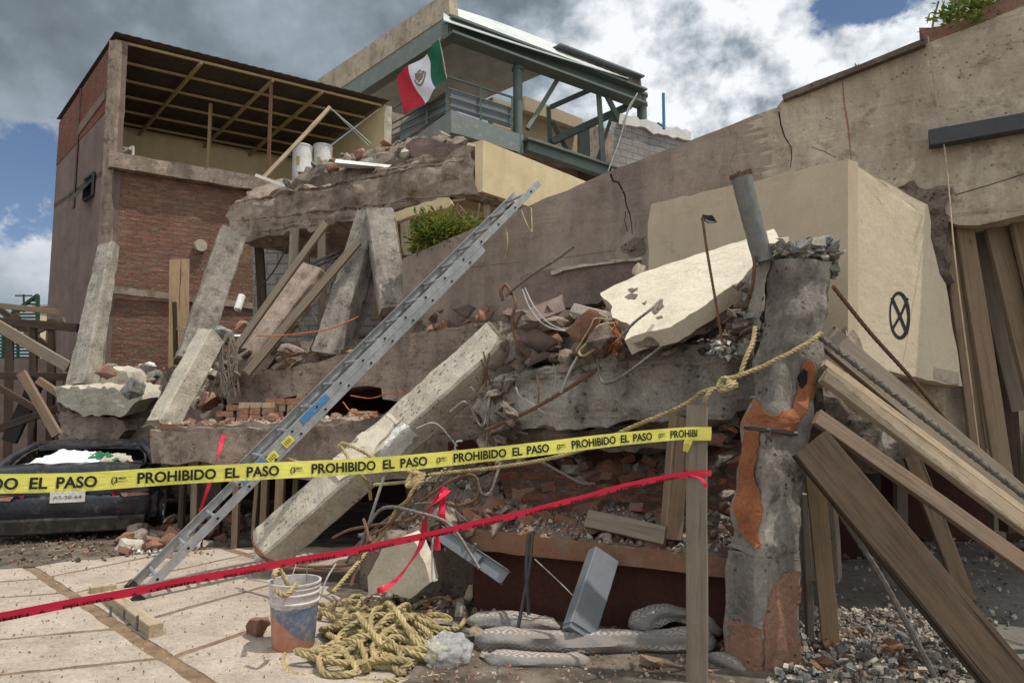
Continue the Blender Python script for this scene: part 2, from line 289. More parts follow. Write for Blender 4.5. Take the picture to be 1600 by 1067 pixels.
def leafm(name, c1, c2):
    m = MT(name, 0.5, 0, 0.4); c = m.mix(m.rng(m.noise(9, 3), 0.3, 0.7), c1, c2); m.col(c)
    t = m.n('ShaderNodeBsdfTranslucent'); m.l(c, t.inputs[0]); a = m.n('ShaderNodeMixShader'); a.inputs[0].default_value = 0.35
    m.l(m.b.outputs[0], a.inputs[1]); m.l(t.outputs[0], a.inputs[2]); m.l(a.outputs[0], m.t.nodes['Material Output'].inputs[0]); return m.m
M['leaf'] = leafm('leaf_green', (0.045, 0.10, 0.015), (0.15, 0.20, 0.025)); M['leafd'] = leafm('leaf_yellow_green', (0.13, 0.18, 0.025), (0.24, 0.22, 0.04))
def tapem(name, c, rough=0.22):
    m = MT(name, rough, 0, 0.5); cc = m.mix(m.rng(m.noise(5, 5), 0.35, 0.65), tuple(x * 0.85 for x in c), c)
    m.bump(m.noise(9, 4, 0.6, 0, m.map((1, 1, 4))), 0.004); m.col(cc)
    t = m.n('ShaderNodeBsdfTranslucent'); m.l(cc, t.inputs[0]); a = m.n('ShaderNodeMixShader'); a.inputs[0].default_value = 0.3
    m.l(m.b.outputs[0], a.inputs[1]); m.l(t.outputs[0], a.inputs[2]); m.l(a.outputs[0], m.t.nodes['Material Output'].inputs[0]); return m.m
M['tapey'] = tapem('yellow_tape_plastic', (0.92, 0.85, 0.17), 0.15); M['taper'] = tapem('red_tape_plastic', (0.85, 0.035, 0.085))
M['ink'] = plain('black_ink', (0.012, 0.012, 0.012), 0.4, 0.1)
M['inksoft'] = plain('black_spray_paint', (0.02, 0.019, 0.02), 0.8, 0.1)
M['wire'] = plain('cable_black', (0.02, 0.02, 0.02), 0.6)
M['wirew'] = plain('cable_grey_white', (0.32, 0.31, 0.29), 0.6)
M['wireo'] = plain('cable_orange', (0.45, 0.12, 0.03), 0.6)
M['dirt'] = plain('brown_dirt', (0.18, 0.118, 0.072), 0.95, 0.35, 9, 0.01)
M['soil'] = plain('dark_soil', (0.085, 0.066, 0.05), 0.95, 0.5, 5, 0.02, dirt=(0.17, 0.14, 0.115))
M['flagr'] = plain('flag_red', (0.42, 0.012, 0.03), 0.8, 0.15, 4); M['flagg'] = plain('flag_green', (0.005, 0.10, 0.05), 0.8, 0.15, 4); M['flagw'] = plain('flag_white', (0.66, 0.64, 0.70), 0.8, 0.08, 4)
M['emblem'] = plain('emblem_brown', (0.20, 0.16, 0.11), 0.8, 0.3, 9)
def plasticbag():
    m = MT('clear_plastic', 0.08, 0, 0.9); m.col((0.93, 0.94, 0.95)); m.bump(m.noise(28, 5, 0.7, 0.8), 0.03)
    t = m.n('ShaderNodeBsdfTransparent'); a = m.n('ShaderNodeMixShader'); a.inputs[0].default_value = 0.32
    m.l(t.outputs[0], a.inputs[1]); m.l(m.b.outputs[0], a.inputs[2]); m.l(a.outputs[0], m.t.nodes['Material Output'].inputs[0]); return m.m
M['plastic'] = plasticbag()
def bucketm():
    m = MT('dirty_bucket', 0.6, 0, 0.4); sp = m.n('ShaderNodeSeparateXYZ'); m.l(m.co, sp.inputs[0])
    z = sp.outputs[2]; x = sp.outputs[0]
    nz = m.noise(9, 8, 0.7); w = m.math('ADD', z, m.math('MULTIPLY', m.math('SUBTRACT', nz, 0.5), 0.07))
    body = m.mix(m.math('GREATER_THAN', w, 0.255), m.mix(m.math('GREATER_THAN', m.math('ADD', w, m.math('MULTIPLY', x, 0.75)), 0.135), (0.42, 0.16, 0.09), (0.115, 0.15, 0.23)), (0.55, 0.50, 0.50))
    c = m.mix(m.rng(m.noise(16, 9, 0.72), 0.46, 0.66, 0, 0.8), body, (0.36, 0.30, 0.26))
    c = m.mix(m.rng(m.noise(30, 5, 0.7, 0, m.map((1, 1, 0.15))), 0.58, 0.66, 0, 0.5), c, (0.45, 0.22, 0.10)); m.col(c); m.bump(nz, 0.003); return m.m
M['bucket'] = bucketm()
def groundm():
    m = MT('dusty_ground', 0.97, 0, 0.15)
    c = m.mix(m.rng(m.noise(0.7, 8, 0.65), 0.4, 0.6), (0.155, 0.12, 0.088), (0.20, 0.175, 0.15))
    c = m.mix(m.rng(m.noise(5, 9, 0.75), 0.5, 0.68, 0, 0.7), c, (0.10, 0.08, 0.06))
    c = m.mix(m.rng(m.vor(60), 0.1, 0.3, 0.6, 0), c, (0.34, 0.31, 0.28)); m.bump(m.noise(20, 9, 0.75), 0.03); m.col(c); return m.m
M['ground'] = groundm()
M['floor'] = concrete('dusty_concrete_floor', (0.19, 0.175, 0.16), (0.14, 0.128, 0.115), dirt=(0.085, 0.075, 0.065), dirtamt=0.7, streak=0.1, bump=0.006, pits=False)
M['paving'] = concrete('pink_grey_paving', (0.40, 0.335, 0.28), (0.305, 0.255, 0.212), dirt=(0.24, 0.19, 0.15), dirtamt=0.5, streak=0.05, bump=0.003, pits=False)

# ------------------------------------------------------------------ mesh helpers
WO = {}
def props(o, label=None, cat=None, group=None, kind=None):
    if cat and not kind: kind = 'thing'
    if label: o['label'] = label
    if cat: o['category'] = cat
    if group: o['group'] = group
    if kind: o['kind'] = kind
    return o
def root(name, loc, label, cat, group=None):
    o = bpy.data.objects.new(name, None); COL.objects.link(o); o.location = loc; o.empty_display_size = 0.2
    WO[o.name] = V(loc); return props(o, label, cat, group)
def obj(name, bm, mats, parent=None, label=None, cat=None, group=None, kind=None, sharp=38, uv=None, norm=True):
    if not isinstance(mats, (list, tuple)): mats = [mats]
    if norm: bmesh.ops.recalc_face_normals(bm, faces=bm.faces)
    if parent is None:
        xs = [v.co for v in bm.verts]
        o0 = V(((min(c.x for c in xs) + max(c.x for c in xs)) / 2, (min(c.y for c in xs) + max(c.y for c in xs)) / 2, min(c.z for c in xs)))
    else: o0 = WO[parent.name]
    if uv:
        ul = bm.loops.layers.uv.verify(); og, dx, dy = uv
        for f in bm.faces:
            for l in f.loops: l[ul].uv = ((l.vert.co - og).dot(dx), (l.vert.co - og).dot(dy))
    bmesh.ops.translate(bm, vec=-o0, verts=bm.verts)
    me = bpy.data.meshes.new(name); bm.to_mesh(me); bm.free()
    for m in mats: me.materials.append(M[m] if isinstance(m, str) else m)
    if sharp is not None:
        for p in me.polygons: p.use_smooth = True
        me.set_sharp_from_angle(angle=rad(sharp))
    o = bpy.data.objects.new(name, me); COL.objects.link(o)
    if parent is None: o.location = o0
    else: o.parent = parent
    WO[o.name] = o0
    return props(o, label, cat, group, kind)
def loft(bm, rings, caps=True, mi=0):
    vs = [[bm.verts.new(c) for c in r] for r in rings]; n = len(rings[0])
    for a, b in zip(vs, vs[1:]):
        for i in range(n):
            f = bm.faces.new((a[i], a[(i + 1) % n], b[(i + 1) % n], b[i])); f.material_index = mi
    if caps:
        f = bm.faces.new(vs[0][::-1]); f.material_index = mi; f = bm.faces.new(vs[-1]); f.material_index = mi
    return vs
def frame(a, b, face=None):
    z = (b - a).normalized(); f = V(face) if face is not None else (V((0, -1, 0)) if abs(z.y) < 0.9 else V((0, 0, 1)))
    y = (f - z * f.dot(z))
    if y.length < 1e-4: y = z.orthogonal()
    y.normalize(); x = y.cross(z); return x, y, z
def barw(bm, a, b, w, t, face=None, bev=0.0, seg=1, mi=0):
    "box bar from a to b, width w across, thickness t along the face direction"
    x, y, z = frame(a, b, face); hw, ht = w / 2, t / 2
    if bev: s = [(-hw + bev, -ht), (hw - bev, -ht), (hw, -ht + bev), (hw, ht - bev), (hw - bev, ht), (-hw + bev, ht), (-hw, ht - bev), (-hw, -ht + bev)]
    else: s = [(-hw, -ht), (hw, -ht), (hw, ht), (-hw, ht)]
    loft(bm, [[a + (b - a) * (k / seg) + x * p + y * q for p, q in s] for k in range(seg + 1)], mi=mi)
def box(bm, lo, hi, mi=0):
    lo = V(lo); hi = V(hi)
    loft(bm, [[V((x, y, z)) for x, y in ((lo.x, lo.y), (hi.x, lo.y), (hi.x, hi.y), (lo.x, hi.y))] for z in (lo.z, hi.z)], mi=mi)
def catmull(pts, n=8):
    p = [pts[0] * 2 - pts[1]] + list(pts) + [pts[-1] * 2 - pts[-2]]; o = []
    for i in range(1, len(p) - 2):
        for k in range(n):
            t = k / n; a, b, c, d = p[i - 1], p[i], p[i + 1], p[i + 2]
            o.append(0.5 * ((2 * b) + (c - a) * t + (2 * a - 5 * b + 4 * c - d) * t * t + (3 * b - a - 3 * c + d) * t ** 3))
    o.append(pts[-1].copy()); return o
def resample(pts, step):
    o = [pts[0].copy()]; acc = 0.0
    for a, b in zip(pts, pts[1:]):
        l = (b - a).length; s = step - acc
        while s <= l: o.append(a + (b - a) * (s / l)); s += step
        acc = (acc + l) % step
    return o
def frames(pts):
    t0 = (pts[1] - pts[0]).normalized(); n = t0.orthogonal().normalized(); res = []
    for i, p in enumerate(pts):
        t = (pts[min(i + 1, len(pts) - 1)] - pts[max(i - 1, 0)]).normalized()
        n = (n - t * n.dot(t)); n = n.normalized() if n.length > 1e-5 else t.orthogonal().normalized()
        res.append((p, n, t.cross(n)))
    return res
def tube(bm, pts, r, sides=6, caps=True, mi=0):
    fr = frames(pts); rf = r if callable(r) else (lambda k: r)
    loft(bm, [[p + (n * math.cos(6.2832 * k / sides) + b * math.sin(6.2832 * k / sides)) * rf(i / (len(fr) - 1)) for k in range(sides)] for i, (p, n, b) in enumerate(fr)], caps, mi)
def rope_bm(bm, pts, r, step=None):
    step = step or r * 0.55; pts = resample(pts, step); fr = frames(pts); pitch = r * 6.2
    for s in range(3):
        cl = []
        for i, (p, n, b) in enumerate(fr):
            a = 6.2832 * (i * step / pitch + s / 3); cl.append(p + (n * math.cos(a) + b * math.sin(a)) * r * 0.50)
        tube(bm, cl, r * 0.56, 5)
def rebar_bm(bm, pts, r, n=6, ribs=True):
    pts = resample(pts, r * 1.1) if ribs else pts
    fr = frames(pts)
    loft(bm, [[p + (q * math.cos(6.2832 * k / n) + b * math.sin(6.2832 * k / n)) * r * (1.18 if (ribs and (i + k // 3) % 3 == 0) else 1.0) for k in range(n)] for i, (p, q, b) in enumerate(fr)])
def prism(pts, ext):
    bm = bmesh.new(); ext = V(ext); a = [bm.verts.new(p) for p in pts]; b = [bm.verts.new(p + ext) for p in pts]
    n = len(pts)
    if n > 4:
        for t in tessellate_polygon([pts]):
            try: bm.faces.new([a[i] for i in t]); bm.faces.new([b[i] for i in t[::-1]])
            except Exception: pass
    else: bm.faces.new(a); bm.faces.new(b[::-1])
    for i in range(n): bm.faces.new((a[i], b[i], b[(i + 1) % n], a[(i + 1) % n]))
    return bm
def jag(pts, step, amp, seed=0, skip=()):
    r = random.Random(seed); o = []; n = len(pts)
    for i in range(n):
        a, b = pts[i], pts[(i + 1) % n]; o.append(a.copy())
        if i in skip: continue
        l = (b - a).length; k = int(l / step)
        nx = (pts[(i + 2) % n] - b); d = (b - a).normalized(); pr = nx - d * nx.dot(d)
        if pr.length < 1e-6: pr = V((0, 0, 1))
        pr.normalize()
        for j in range(1, k): o.append(a + (b - a) * ((j + r.uniform(-0.3, 0.3)) / k) + pr * r.uniform(-amp, amp))
    return o
def refine(bm, Lm, it=6):
    bmesh.ops.triangulate(bm, faces=[f for f in bm.faces if len(f.verts) > 3])
    for _ in range(it):
        es = [e for e in bm.edges if e.calc_length() > Lm]
        if not es: break
        bmesh.ops.subdivide_edges(bm, edges=es, cuts=1)
        bmesh.ops.triangulate(bm, faces=[f for f in bm.faces if len(f.verts) > 3])
def rough(bm, amp, freq=4.0, seed=0, sharp=0.0):
    bm.normal_update(); o = V((seed * 3.7, seed * 1.3, seed * 7.1)); new = []
    for v in bm.verts:
        q = v.co * freq + o; a = noise.fractal(q, 0.8, 2.1, 4)
        if sharp:
            c = noise.noise(v.co * freq * 0.6 + o * 2); a -= sharp * max(0, c - 0.15) * 4
            if sharp >= 0.6: a = a * 0.7 + (0.45 - noise.voronoi(v.co * freq * 1.2 + o)[0][0]) * 1.5 * sharp
        new.append(v.co + v.normal * a * amp + noise.noise_vector(q * 1.7) * amp * 0.5)
    for v, c in zip(bm.verts, new): v.co = c
def slab(name, px, pl, ext, mat, Lm=0.09, amp=0.012, jg=(0.12, 0.02), seed=1, sharp=0.6, freq=4, **k):
    pts = onpl(px, pl); 
    if jg: pts = jag(pts, jg[0], jg[1], seed)
    bm = prism(pts, ext); refine(bm, Lm); rough(bm, amp, freq, seed, sharp); return obj(name, bm, mat, **k)
def lumber(name, a, b, w, t, mat, label, cat='timber', face=None, group=None, bev=0.004, warp=0.006, seed=0, parent=None, rnd=0.0, taper=1.0):
    x, y, z = frame(a, b, face); Ln = (b - a).length; bm = bmesh.new(); n = max(3, int(Ln / 0.12)); hw, ht = w / 2, t / 2
    s = [(-hw + bev, -ht), (hw - bev, -ht), (hw, -ht + bev), (hw, ht - bev), (hw - bev, ht), (-hw + bev, ht), (-hw, ht - bev), (-hw, -ht + bev)]
    r = random.Random(seed + int(Ln * 1000)); rs = []; o = r.uniform(0, 50)
    for k in range(n + 1):
        zz = Ln * k / n; dx = warp * math.sin(3.1 * k / n + o); f = 1 + (taper - 1) * k / n
        rs.append([V((p * f + dx + warp * 0.5 * noise.noise(V((p * 9, q * 9, zz * 4 + o))), q * f + warp * 0.5 * noise.noise(V((p * 9 + 5, q * 9, zz * 4 + o))), zz + (r.uniform(-1, 1) * bev * 2 if k in (0, n) else 0))) for p, q in s])
    loft(bm, rs); me = bpy.data.meshes.new(name)
    if rnd: refine(bm, max(0.05, min(w, t) * 0.35)); rough(bm, rnd, 5, int(o), 0.5)
    bmesh.ops.recalc_face_normals(bm, faces=bm.faces); bm.to_mesh(me); bm.free(); me.materials.append(M[mat])
    for p in me.polygons: p.use_smooth = True
    me.set_sharp_from_angle(angle=rad(35))
    ob = bpy.data.objects.new(name, me); COL.objects.link(ob)
    mtx = Matrix(((x.x, y.x, z.x, a.x), (x.y, y.y, z.y, a.y), (x.z, y.z, z.z, a.z), (0, 0, 0, 1)))
    if parent is not None: ob.parent = parent; mtx = Matrix.Translation(-WO[parent.name]) @ mtx
    ob.matrix_local = mtx; WO[ob.name] = a
    return props(ob, label, cat, group)
def bvh(objs):
    vs = []; fs = []
    for o in (objs if isinstance(objs, (list, tuple)) else [objs]):
        bpy.context.view_layer.update(); mw = o.matrix_world; b = len(vs)
        vs += [mw @ v.co for v in o.data.vertices]; fs += [tuple(i + b for i in p.vertices) for p in o.data.polygons]
    return BVHTree.FromPolygons(vs, fs)
def patch(px, tree, thick, name, mat, parent=None, Lpx=8, jpx=3, seed=1, off=0.0, fb=None, **k):
    "a plate that lies on a surface: outline taken to the surface, with its own thickness"
    r = random.Random(seed); pts = []; n = len(px)
    for i in range(n):
        a = V(px[i]); b = V(px[(i + 1) % n]); m = max(1, int((b - a).length / Lpx))
        for j in range(m):
            q = a + (b - a) * (j / m)
            if j: q += V((r.uniform(-1, 1), r.uniform(-1, 1))) * jpx
            pts.append(V((q.x, q.y, 0)))
    from mathutils.geometry import tessellate_polygon
    bm = bmesh.new(); pv = [bm.verts.new(p) for p in pts]
    for tri in tessellate_polygon([pts]):
        try: bm.faces.new([pv[i] for i in tri])
        except Exception: pass
    refine(bm, Lpx * 1.6)
    hits = {}; dd = []
    for v in bm.verts:
        d = ray(v.co.x, v.co.y).normalized(); h = tree.ray_cast(EYEV, d)
        hits[v.index] = (h[0], h[1]) if h[0] is not None else None
        v.tag = h[0] is not None
        if h[0] is not None: dd.append((h[0] - EYEV).length)
    md = sorted(dd)[len(dd) // 2] if dd else 5.0
    bm.verts.ensure_lookup_table(); cos = []; nrm = []
    for v in bm.verts:
        d = ray(v.co.x, v.co.y).normalized(); h = tree.ray_cast(EYEV, d)
        if h[0] is None or abs((h[0] - EYEV).length - md) > 0.6: cos.append(None); nrm.append(V((0, -1, 0)))
        else: cos.append(h[0]); nrm.append(h[1] if h[1].dot(d) < 0 else -h[1])
    bad = [v for v, c in zip(bm.verts, cos) if c is None]
    av = sum(nrm, V()).normalized()
    for v, c in zip(bm.verts, cos):
        if c is not None: v.co = c + av * (thick + off)
    if bad: bmesh.ops.delete(bm, geom=bad, context='VERTS')
    if not bm.faces: bm.free(); return None
    ex = bmesh.ops.extrude_face_region(bm, geom=list(bm.faces)); vv = [g for g in ex['geom'] if isinstance(g, bmesh.types.BMVert)]
    bmesh.ops.translate(bm, verts=vv, vec=-av * (thick * 0.98 + 0.0))
    return obj(name, bm, mat, parent, **k)
def bilin(c, s, t): return (c[0] * (1 - s) + c[1] * s) * (1 - t) + (c[3] * (1 - s) + c[2] * s) * t
def heap(name, c, mat, label, seed=1, amp=0.12, n=46, m=26, drop=0.6, bulge=0.0, freq=2.2, cat='rubble'):
    "lumpy mass of debris over a four sided area (front left, front right, back right, back left), solid down to its foot"
    bm = bmesh.new(); o = V((seed * 5.1, seed, seed * 2.3)); g = []
    for j in range(m + 1):
        row = []
        for i in range(n + 1):
            s, t = i / n, j / m; p = bilin(c, s, t); q = p * freq + o
            k = noise.fractal(q, 0.7, 2.2, 5); ce = 1 - noise.voronoi(p * freq * 2.2 + o)[0][0] * 1.6
            row.append(bm.verts.new(p + V((0, 0, k * amp + ce * amp * 0.6 + bulge * math.sin(math.pi * s) * math.sin(math.pi * t))) + noise.noise_vector(q * 2) * amp * 0.35))
        g.append(row)
    for j in range(m):
        for i in range(n): bm.faces.new((g[j][i], g[j][i + 1], g[j + 1][i + 1], g[j + 1][i]))
    rim = [g[0][i] for i in range(n + 1)] + [g[j][n] for j in range(1, m + 1)] + [g[m][i] for i in range(n - 1, -1, -1)] + [g[j][0] for j in range(m - 1, 0, -1)]
    low = [bm.verts.new((v.co.x, v.co.y, max(0.0, v.co.z - drop))) for v in rim]; k = len(rim)
    for i in range(k): bm.faces.new((rim[i], low[i], low[(i + 1) % k], rim[(i + 1) % k]))
    bm.faces.new(low)
    ob = obj(name, bm, mat, None, label, cat, kind='stuff', sharp=30); return ob, bvh(ob)

# chunk prototypes ------------------------------------------------------------
PROTO = {}
def proto(mat, kind, i):
    key = (mat, kind, i)
    if key in PROTO: return PROTO[key]
    r = random.Random(hash((mat, kind)) % 1 + i * 17 + len(mat) * 31 + len(kind)); bm = bmesh.new()
    if kind == 'brick':
        box(bm, (-0.5, -0.26, -0.14), (0.5, 0.26, 0.14)); 
        if i % 2: bmesh.ops.bisect_plane(bm, geom=bm.verts[:] + bm.edges[:] + bm.faces[:], plane_co=(0.15, 0, 0), plane_no=(1, r.uniform(-.6, .6), r.uniform(-.4, .4)), clear_outer=True); bmesh.ops.holes_fill(bm, edges=bm.edges[:])
        refine(bm, 0.16); rough(bm, 0.03, 3, i)
    else:
        f = (1, 0.75, 0.35) if kind == 'plate' else (1, 0.8, 0.65)
        for _ in range(14 if kind == 'plate' else 16):
            q = V((r.gauss(0, 1), r.gauss(0, 1), r.gauss(0, 1))).normalized() * r.uniform(0.42, 0.56)
            if kind == 'plate': q.z = math.copysign(0.5, q.z)
            bm.verts.new((q.x * f[0], q.y * f[1], q.z * f[2]))
        h = bmesh.ops.convex_hull(bm, input=bm.verts); bmesh.ops.delete(bm, geom=[v for v in bm.verts if not v.link_faces], context='VERTS')
        refine(bm, 0.22); rough(bm, 0.05, 2.6, i + 3)
    bmesh.ops.recalc_face_normals(bm, faces=bm.faces)
    me = bpy.data.meshes.new('chunk'); bm.to_mesh(me); bm.free(); me.materials.append(M[mat])
    for p in me.polygons: p.use_smooth = True
    me.set_sharp_from_angle(angle=rad(28)); PROTO[key] = me; return me
KN = {'rock': 'concrete_chunk', 'plate': 'plaster_slab_piece', 'brick': 'loose_brick'}
def chunk(p, size, mat, kind, label, group, rot=None, cat=None, name=None):
    me = proto(mat, kind, R.randrange(7)); nm_ = name or ('brick_chunk' if kind == 'rock' and mat == 'brick' else KN[kind]); o = bpy.data.objects.new(nm_, me); COL.objects.link(o)
    o.location = p; o.rotation_euler = rot or (R.uniform(-.5, .5), R.uniform(-.5, .5), R.uniform(0, 6.28)); o.scale = (size,) * 3 if not isinstance(size, tuple) else size
    return props(o, label, cat or {'rock': 'rubble chunk', 'plate': 'plaster piece', 'brick': 'brick'}[kind], group)
def scatter(c, tree, n, smin, smax, mix, where, up=0.25, pw=2.2, seed=0):
    "separate broken pieces lying on the area c"
    r = random.Random(seed + n)
    for _ in range(n):
        s, t = r.random(), r.random(); p = bilin(c, s, t)
        h = tree.ray_cast(p + V((0, 0, 3)), V((0, 0, -1))) if tree else (V((p.x, p.y, 0.034)), 0)
        if h[0] is None: continue
        mat, kind = r.choice(mix); sz = smin + (smax - smin) * r.random() ** pw
        if kind == 'rock' and mat == 'brick': chunk(h[0] + V((0, 0, sz * up * .8)), sz, mat, kind, 'broken reddish brick chunk lying ' + where, 'brick chunks ' + where); continue
        lab = {'rock': 'broken grey concrete chunk lying ', 'plate': 'flat piece of broken plaster lying ', 'brick': 'loose dusty red brick lying '}[kind] + where
        chunk(h[0] + V((0, 0, sz * up * (0.35 if kind != 'rock' else 0.8))), sz if kind != 'brick' else 0.22, mat, kind, lab, KN[kind].replace('_', ' ') + 's ' + where)
def gravel(name, c, tree, n, smin, smax, mat, label, seed=0, heap_fn=None):
    r = random.Random(seed); bm = bmesh.new()
    for _ in range(n):
        s, t = r.random(), r.random()
        if heap_fn and r.random() > heap_fn(s, t): continue
        p = bilin(c, s, t); h = tree.ray_cast(p + V((0, 0, 3)), V((0, 0, -1))) if tree else (V((p.x, p.y, 0.034)), 0)
        if h[0] is None: continue
        z = smin + (smax - smin) * r.random() ** 3; q = Quaternion((r.random() - .5, r.random() - .5, r.random() - .5, r.random())).normalized()
        cs = [V((x, y, w)) for x in (-1, 1) for y in (-1, 1) for w in (-1, 1)]; f = V((1, r.uniform(.5, 1), r.uniform(.3, .8)))
        vs = [bm.verts.new(h[0] + V((0, 0, z * 0.3)) + q @ V((a.x * f.x * r.uniform(.5, 1), a.y * f.y * r.uniform(.5, 1), a.z * f.z * r.uniform(.5, 1))) * z * 0.6) for a in cs]
        for a in ((0, 1, 3, 2), (4, 6, 7, 5), (0, 4, 5, 1), (2, 3, 7, 6), (0, 2, 6, 4), (1, 5, 7, 3)): bm.faces.new([vs[i] for i in a])
    mats = mat if isinstance(mat, list) else [mat]
    for i, f in enumerate(bm.faces): f.material_index = (i // 6 * 7919) % len(mats)
    return obj(name, bm, mats, None, label, 'gravel', kind='stuff', sharp=None)
def leaves(c, rx, ry, rz, n, size, seed, clumps=14):
    r = random.Random(seed); bm = bmesh.new(); cl = []
    for _ in range(clumps):
        q = V((r.gauss(0, 1), r.gauss(0, 1), r.gauss(0, 1))).normalized() * r.uniform(0.25, 0.95); cl.append(V((q.x * rx, q.y * ry, q.z * rz)))
    for _ in range(n):
        k = r.choice(cl); p = c + k + V((r.gauss(0, rx * .2), r.gauss(0, ry * .2), r.gauss(0, rz * .2))); s = size * r.uniform(0.6, 1.3)
        d = (k.normalized() + V((r.uniform(-1, 1), r.uniform(-1, 1), r.uniform(-.6, 1)))).normalized(); w = d.orthogonal().normalized(); w = Quaternion(d, r.uniform(0, 6.28)) @ w
        m = p + d * s * .5 + w.cross(d) * s * .08
        a = [bm.verts.new(x) for x in (p, m + w * s * .17, p + d * s, m - w * s * .17)]; f = bm.faces.new(a); f.material_index = 0 if r.random() < .65 else 1
    return bm, cl
def text_geo(s, size, bold=0.0, shear=0.0):
    cu = bpy.data.curves.new('t', 'FONT'); cu.body = s; cu.size = size; cu.offset = bold; cu.shear = shear; cu.resolution_u = 3
    o = bpy.data.objects.new('t', cu); COL.objects.link(o); dg = bpy.context.evaluated_depsgraph_get()
    me = bpy.data.meshes.new_from_object(o.evaluated_get(dg)); vs = [v.co.copy() for v in me.vertices]; fs = [tuple(p.vertices) for p in me.polygons]
    bpy.data.objects.remove(o); bpy.data.curves.remove(cu); bpy.data.meshes.remove(me); return vs, fs

def stroke(px, wpx, tree, name, mat, parent, thick=.0015, off=0.0, par_world=False):
    "a painted line or a crack that follows a surface"
    pts = [V(p) for p in px]; o = []
    for a, b in zip(pts, pts[1:]):
        n = max(1, int((b - a).length / 4)); o += [a + (b - a) * (i / n) for i in range(n)]
    o.append(pts[-1]); bm = bmesh.new(); rows = []
    for i, p in enumerate(o):
        d = (o[min(i + 1, len(o) - 1)] - o[max(i - 1, 0)]).normalized(); q = V((-d.y, d.x)); w = wpx(i / (len(o) - 1)) if callable(wpx) else wpx; row = []
        for k in (-.5, .5):
            z = p + q * k * w; dr = ray(z.x, z.y).normalized(); h = tree.ray_cast(EYEV, dr)
            if h[0] is None: row = None; break
            nn = h[1] if h[1].dot(dr) < 0 else -h[1]; row.append(bm.verts.new(h[0] + nn * (thick + off)))
        rows.append(row)
    for a, b in zip(rows, rows[1:]):
        if a and b: bm.faces.new((a[0], a[1], b[1], b[0]))
    bmesh.ops.delete(bm, geom=[v for v in bm.verts if not v.link_faces], context='VERTS')
    if not bm.faces: bm.free(); return None
    return obj(name, bm, mat, parent, sharp=None)

# ================================================================== GROUND
g = bmesh.new(); bmesh.ops.create_grid(g, x_segments=2, y_segments=2, size=300); obj('ground', g, 'ground', kind='structure', sharp=None)
bm = prism([G(1130, 1400), G(2400, 1300), G(1960, 800), G(1130, 800)], (0, 0, 0.012)); obj('floor_slab', bm, 'floor', kind='structure', sharp=None)
# paving: big cast slabs on both sides of one wide dirt joint
J0, J1 = G(45, 892), G(300, 1065); jd = (J1 - J0).normalized(); Ld = (G(265, 1033) - G(0, 1061)).normalized(); Rd = (G(400, 930) - G(252, 973)).normalized()
bm = bmesh.new()
def paver(q, seed):
    b = prism(jag(q, 0.12, 0.008, seed), (0, 0, 0.030)); 
    bmesh.ops.bevel(b, geom=[e for e in b.edges if all(v.co.z > 0.02 for v in e.verts)], offset=0.004, segments=1, affect='EDGES')
    tmp = bpy.data.meshes.new('t'); b.to_mesh(tmp); b.free(); bm.from_mesh(tmp); bpy.data.meshes.remove(tmp)
lt = [-3.6, -2.6, -1.5, (G(70, 909) - J0).dot(jd), (G(105, 931) - J0).dot(jd), (G(190, 988) - J0).dot(jd), (G(265, 1033) - J0).dot(jd), 4.7, 5.8]
rt = [-2.4, -1.4, -0.55, (G(85, 905) - J0).dot(jd), (G(128, 930) - J0).dot(jd), (G(170, 950) - J0).dot(jd) * 0 + (G(252, 973) - J0).dot(jd), (G(290, 1030) - J0).dot(jd), 4.9, 6.0]
nrm = V((-jd.y, jd.x, 0)); gap = 0.030
for k in range(len(lt) - 1):
    a, b = J0 + jd * (lt[k] + gap) - Ld * 0.012, J0 + jd * (lt[k + 1] - gap) - Ld * 0.012
    for m in range(3): paver([a - Ld * (m * 2.3 + .03), b - Ld * (m * 2.3 + .03), b - Ld * (m * 2.3 + 2.27), a - Ld * (m * 2.3 + 2.27)], k * 7 + m)
for k in range(len(rt) - 1):
    a, b = J0 + jd * (rt[k] + gap) + Rd * 0.03, J0 + jd * (rt[k + 1] - gap) + Rd * 0.03
    for m in range(1 if k < 2 else 2): paver([a + Rd * (m * 1.75 + .03), b + Rd * (m * 1.75 + .03), b + Rd * (m * 1.75 + 1.68), a + Rd * (m * 1.75 + 1.68)], 90 + k * 7 + m)
obj('paving', bm, 'paving', kind='structure', sharp=30)
bm = prism([G(-900, 1300), G(560, 1300), G(700, 880), G(300, 850), G(-900, 850)], (0, 0, .022)); obj('joint_ground', bm, 'dirt', kind='structure', sharp=None)
bm = prism(jag([G(-300, 905), G(20, 893), G(90, 884), G(180, 874), G(262, 868), G(330, 862), G(420, 858), G(520, 860), G(700, 850), G(760, 800), G(300, 770), G(-300, 800)], .15, .06, 8), (0, 0, .034)); obj('dirt_shade_ground', bm, 'soil', kind='structure', sharp=None)  # dark dirt sheet; its tone also stands in for the shadow around the car
bm = prism(jag([G(560, 1120), G(640, 1062), G(690, 1010), G(560, 960), G(480, 900), G(560, 870), G(900, 900), G(1190, 985), G(1230, 1120)], .1, .04, 9), (0, 0, .036)); obj('dusty_ground', bm, 'soil', kind='structure', sharp=None)

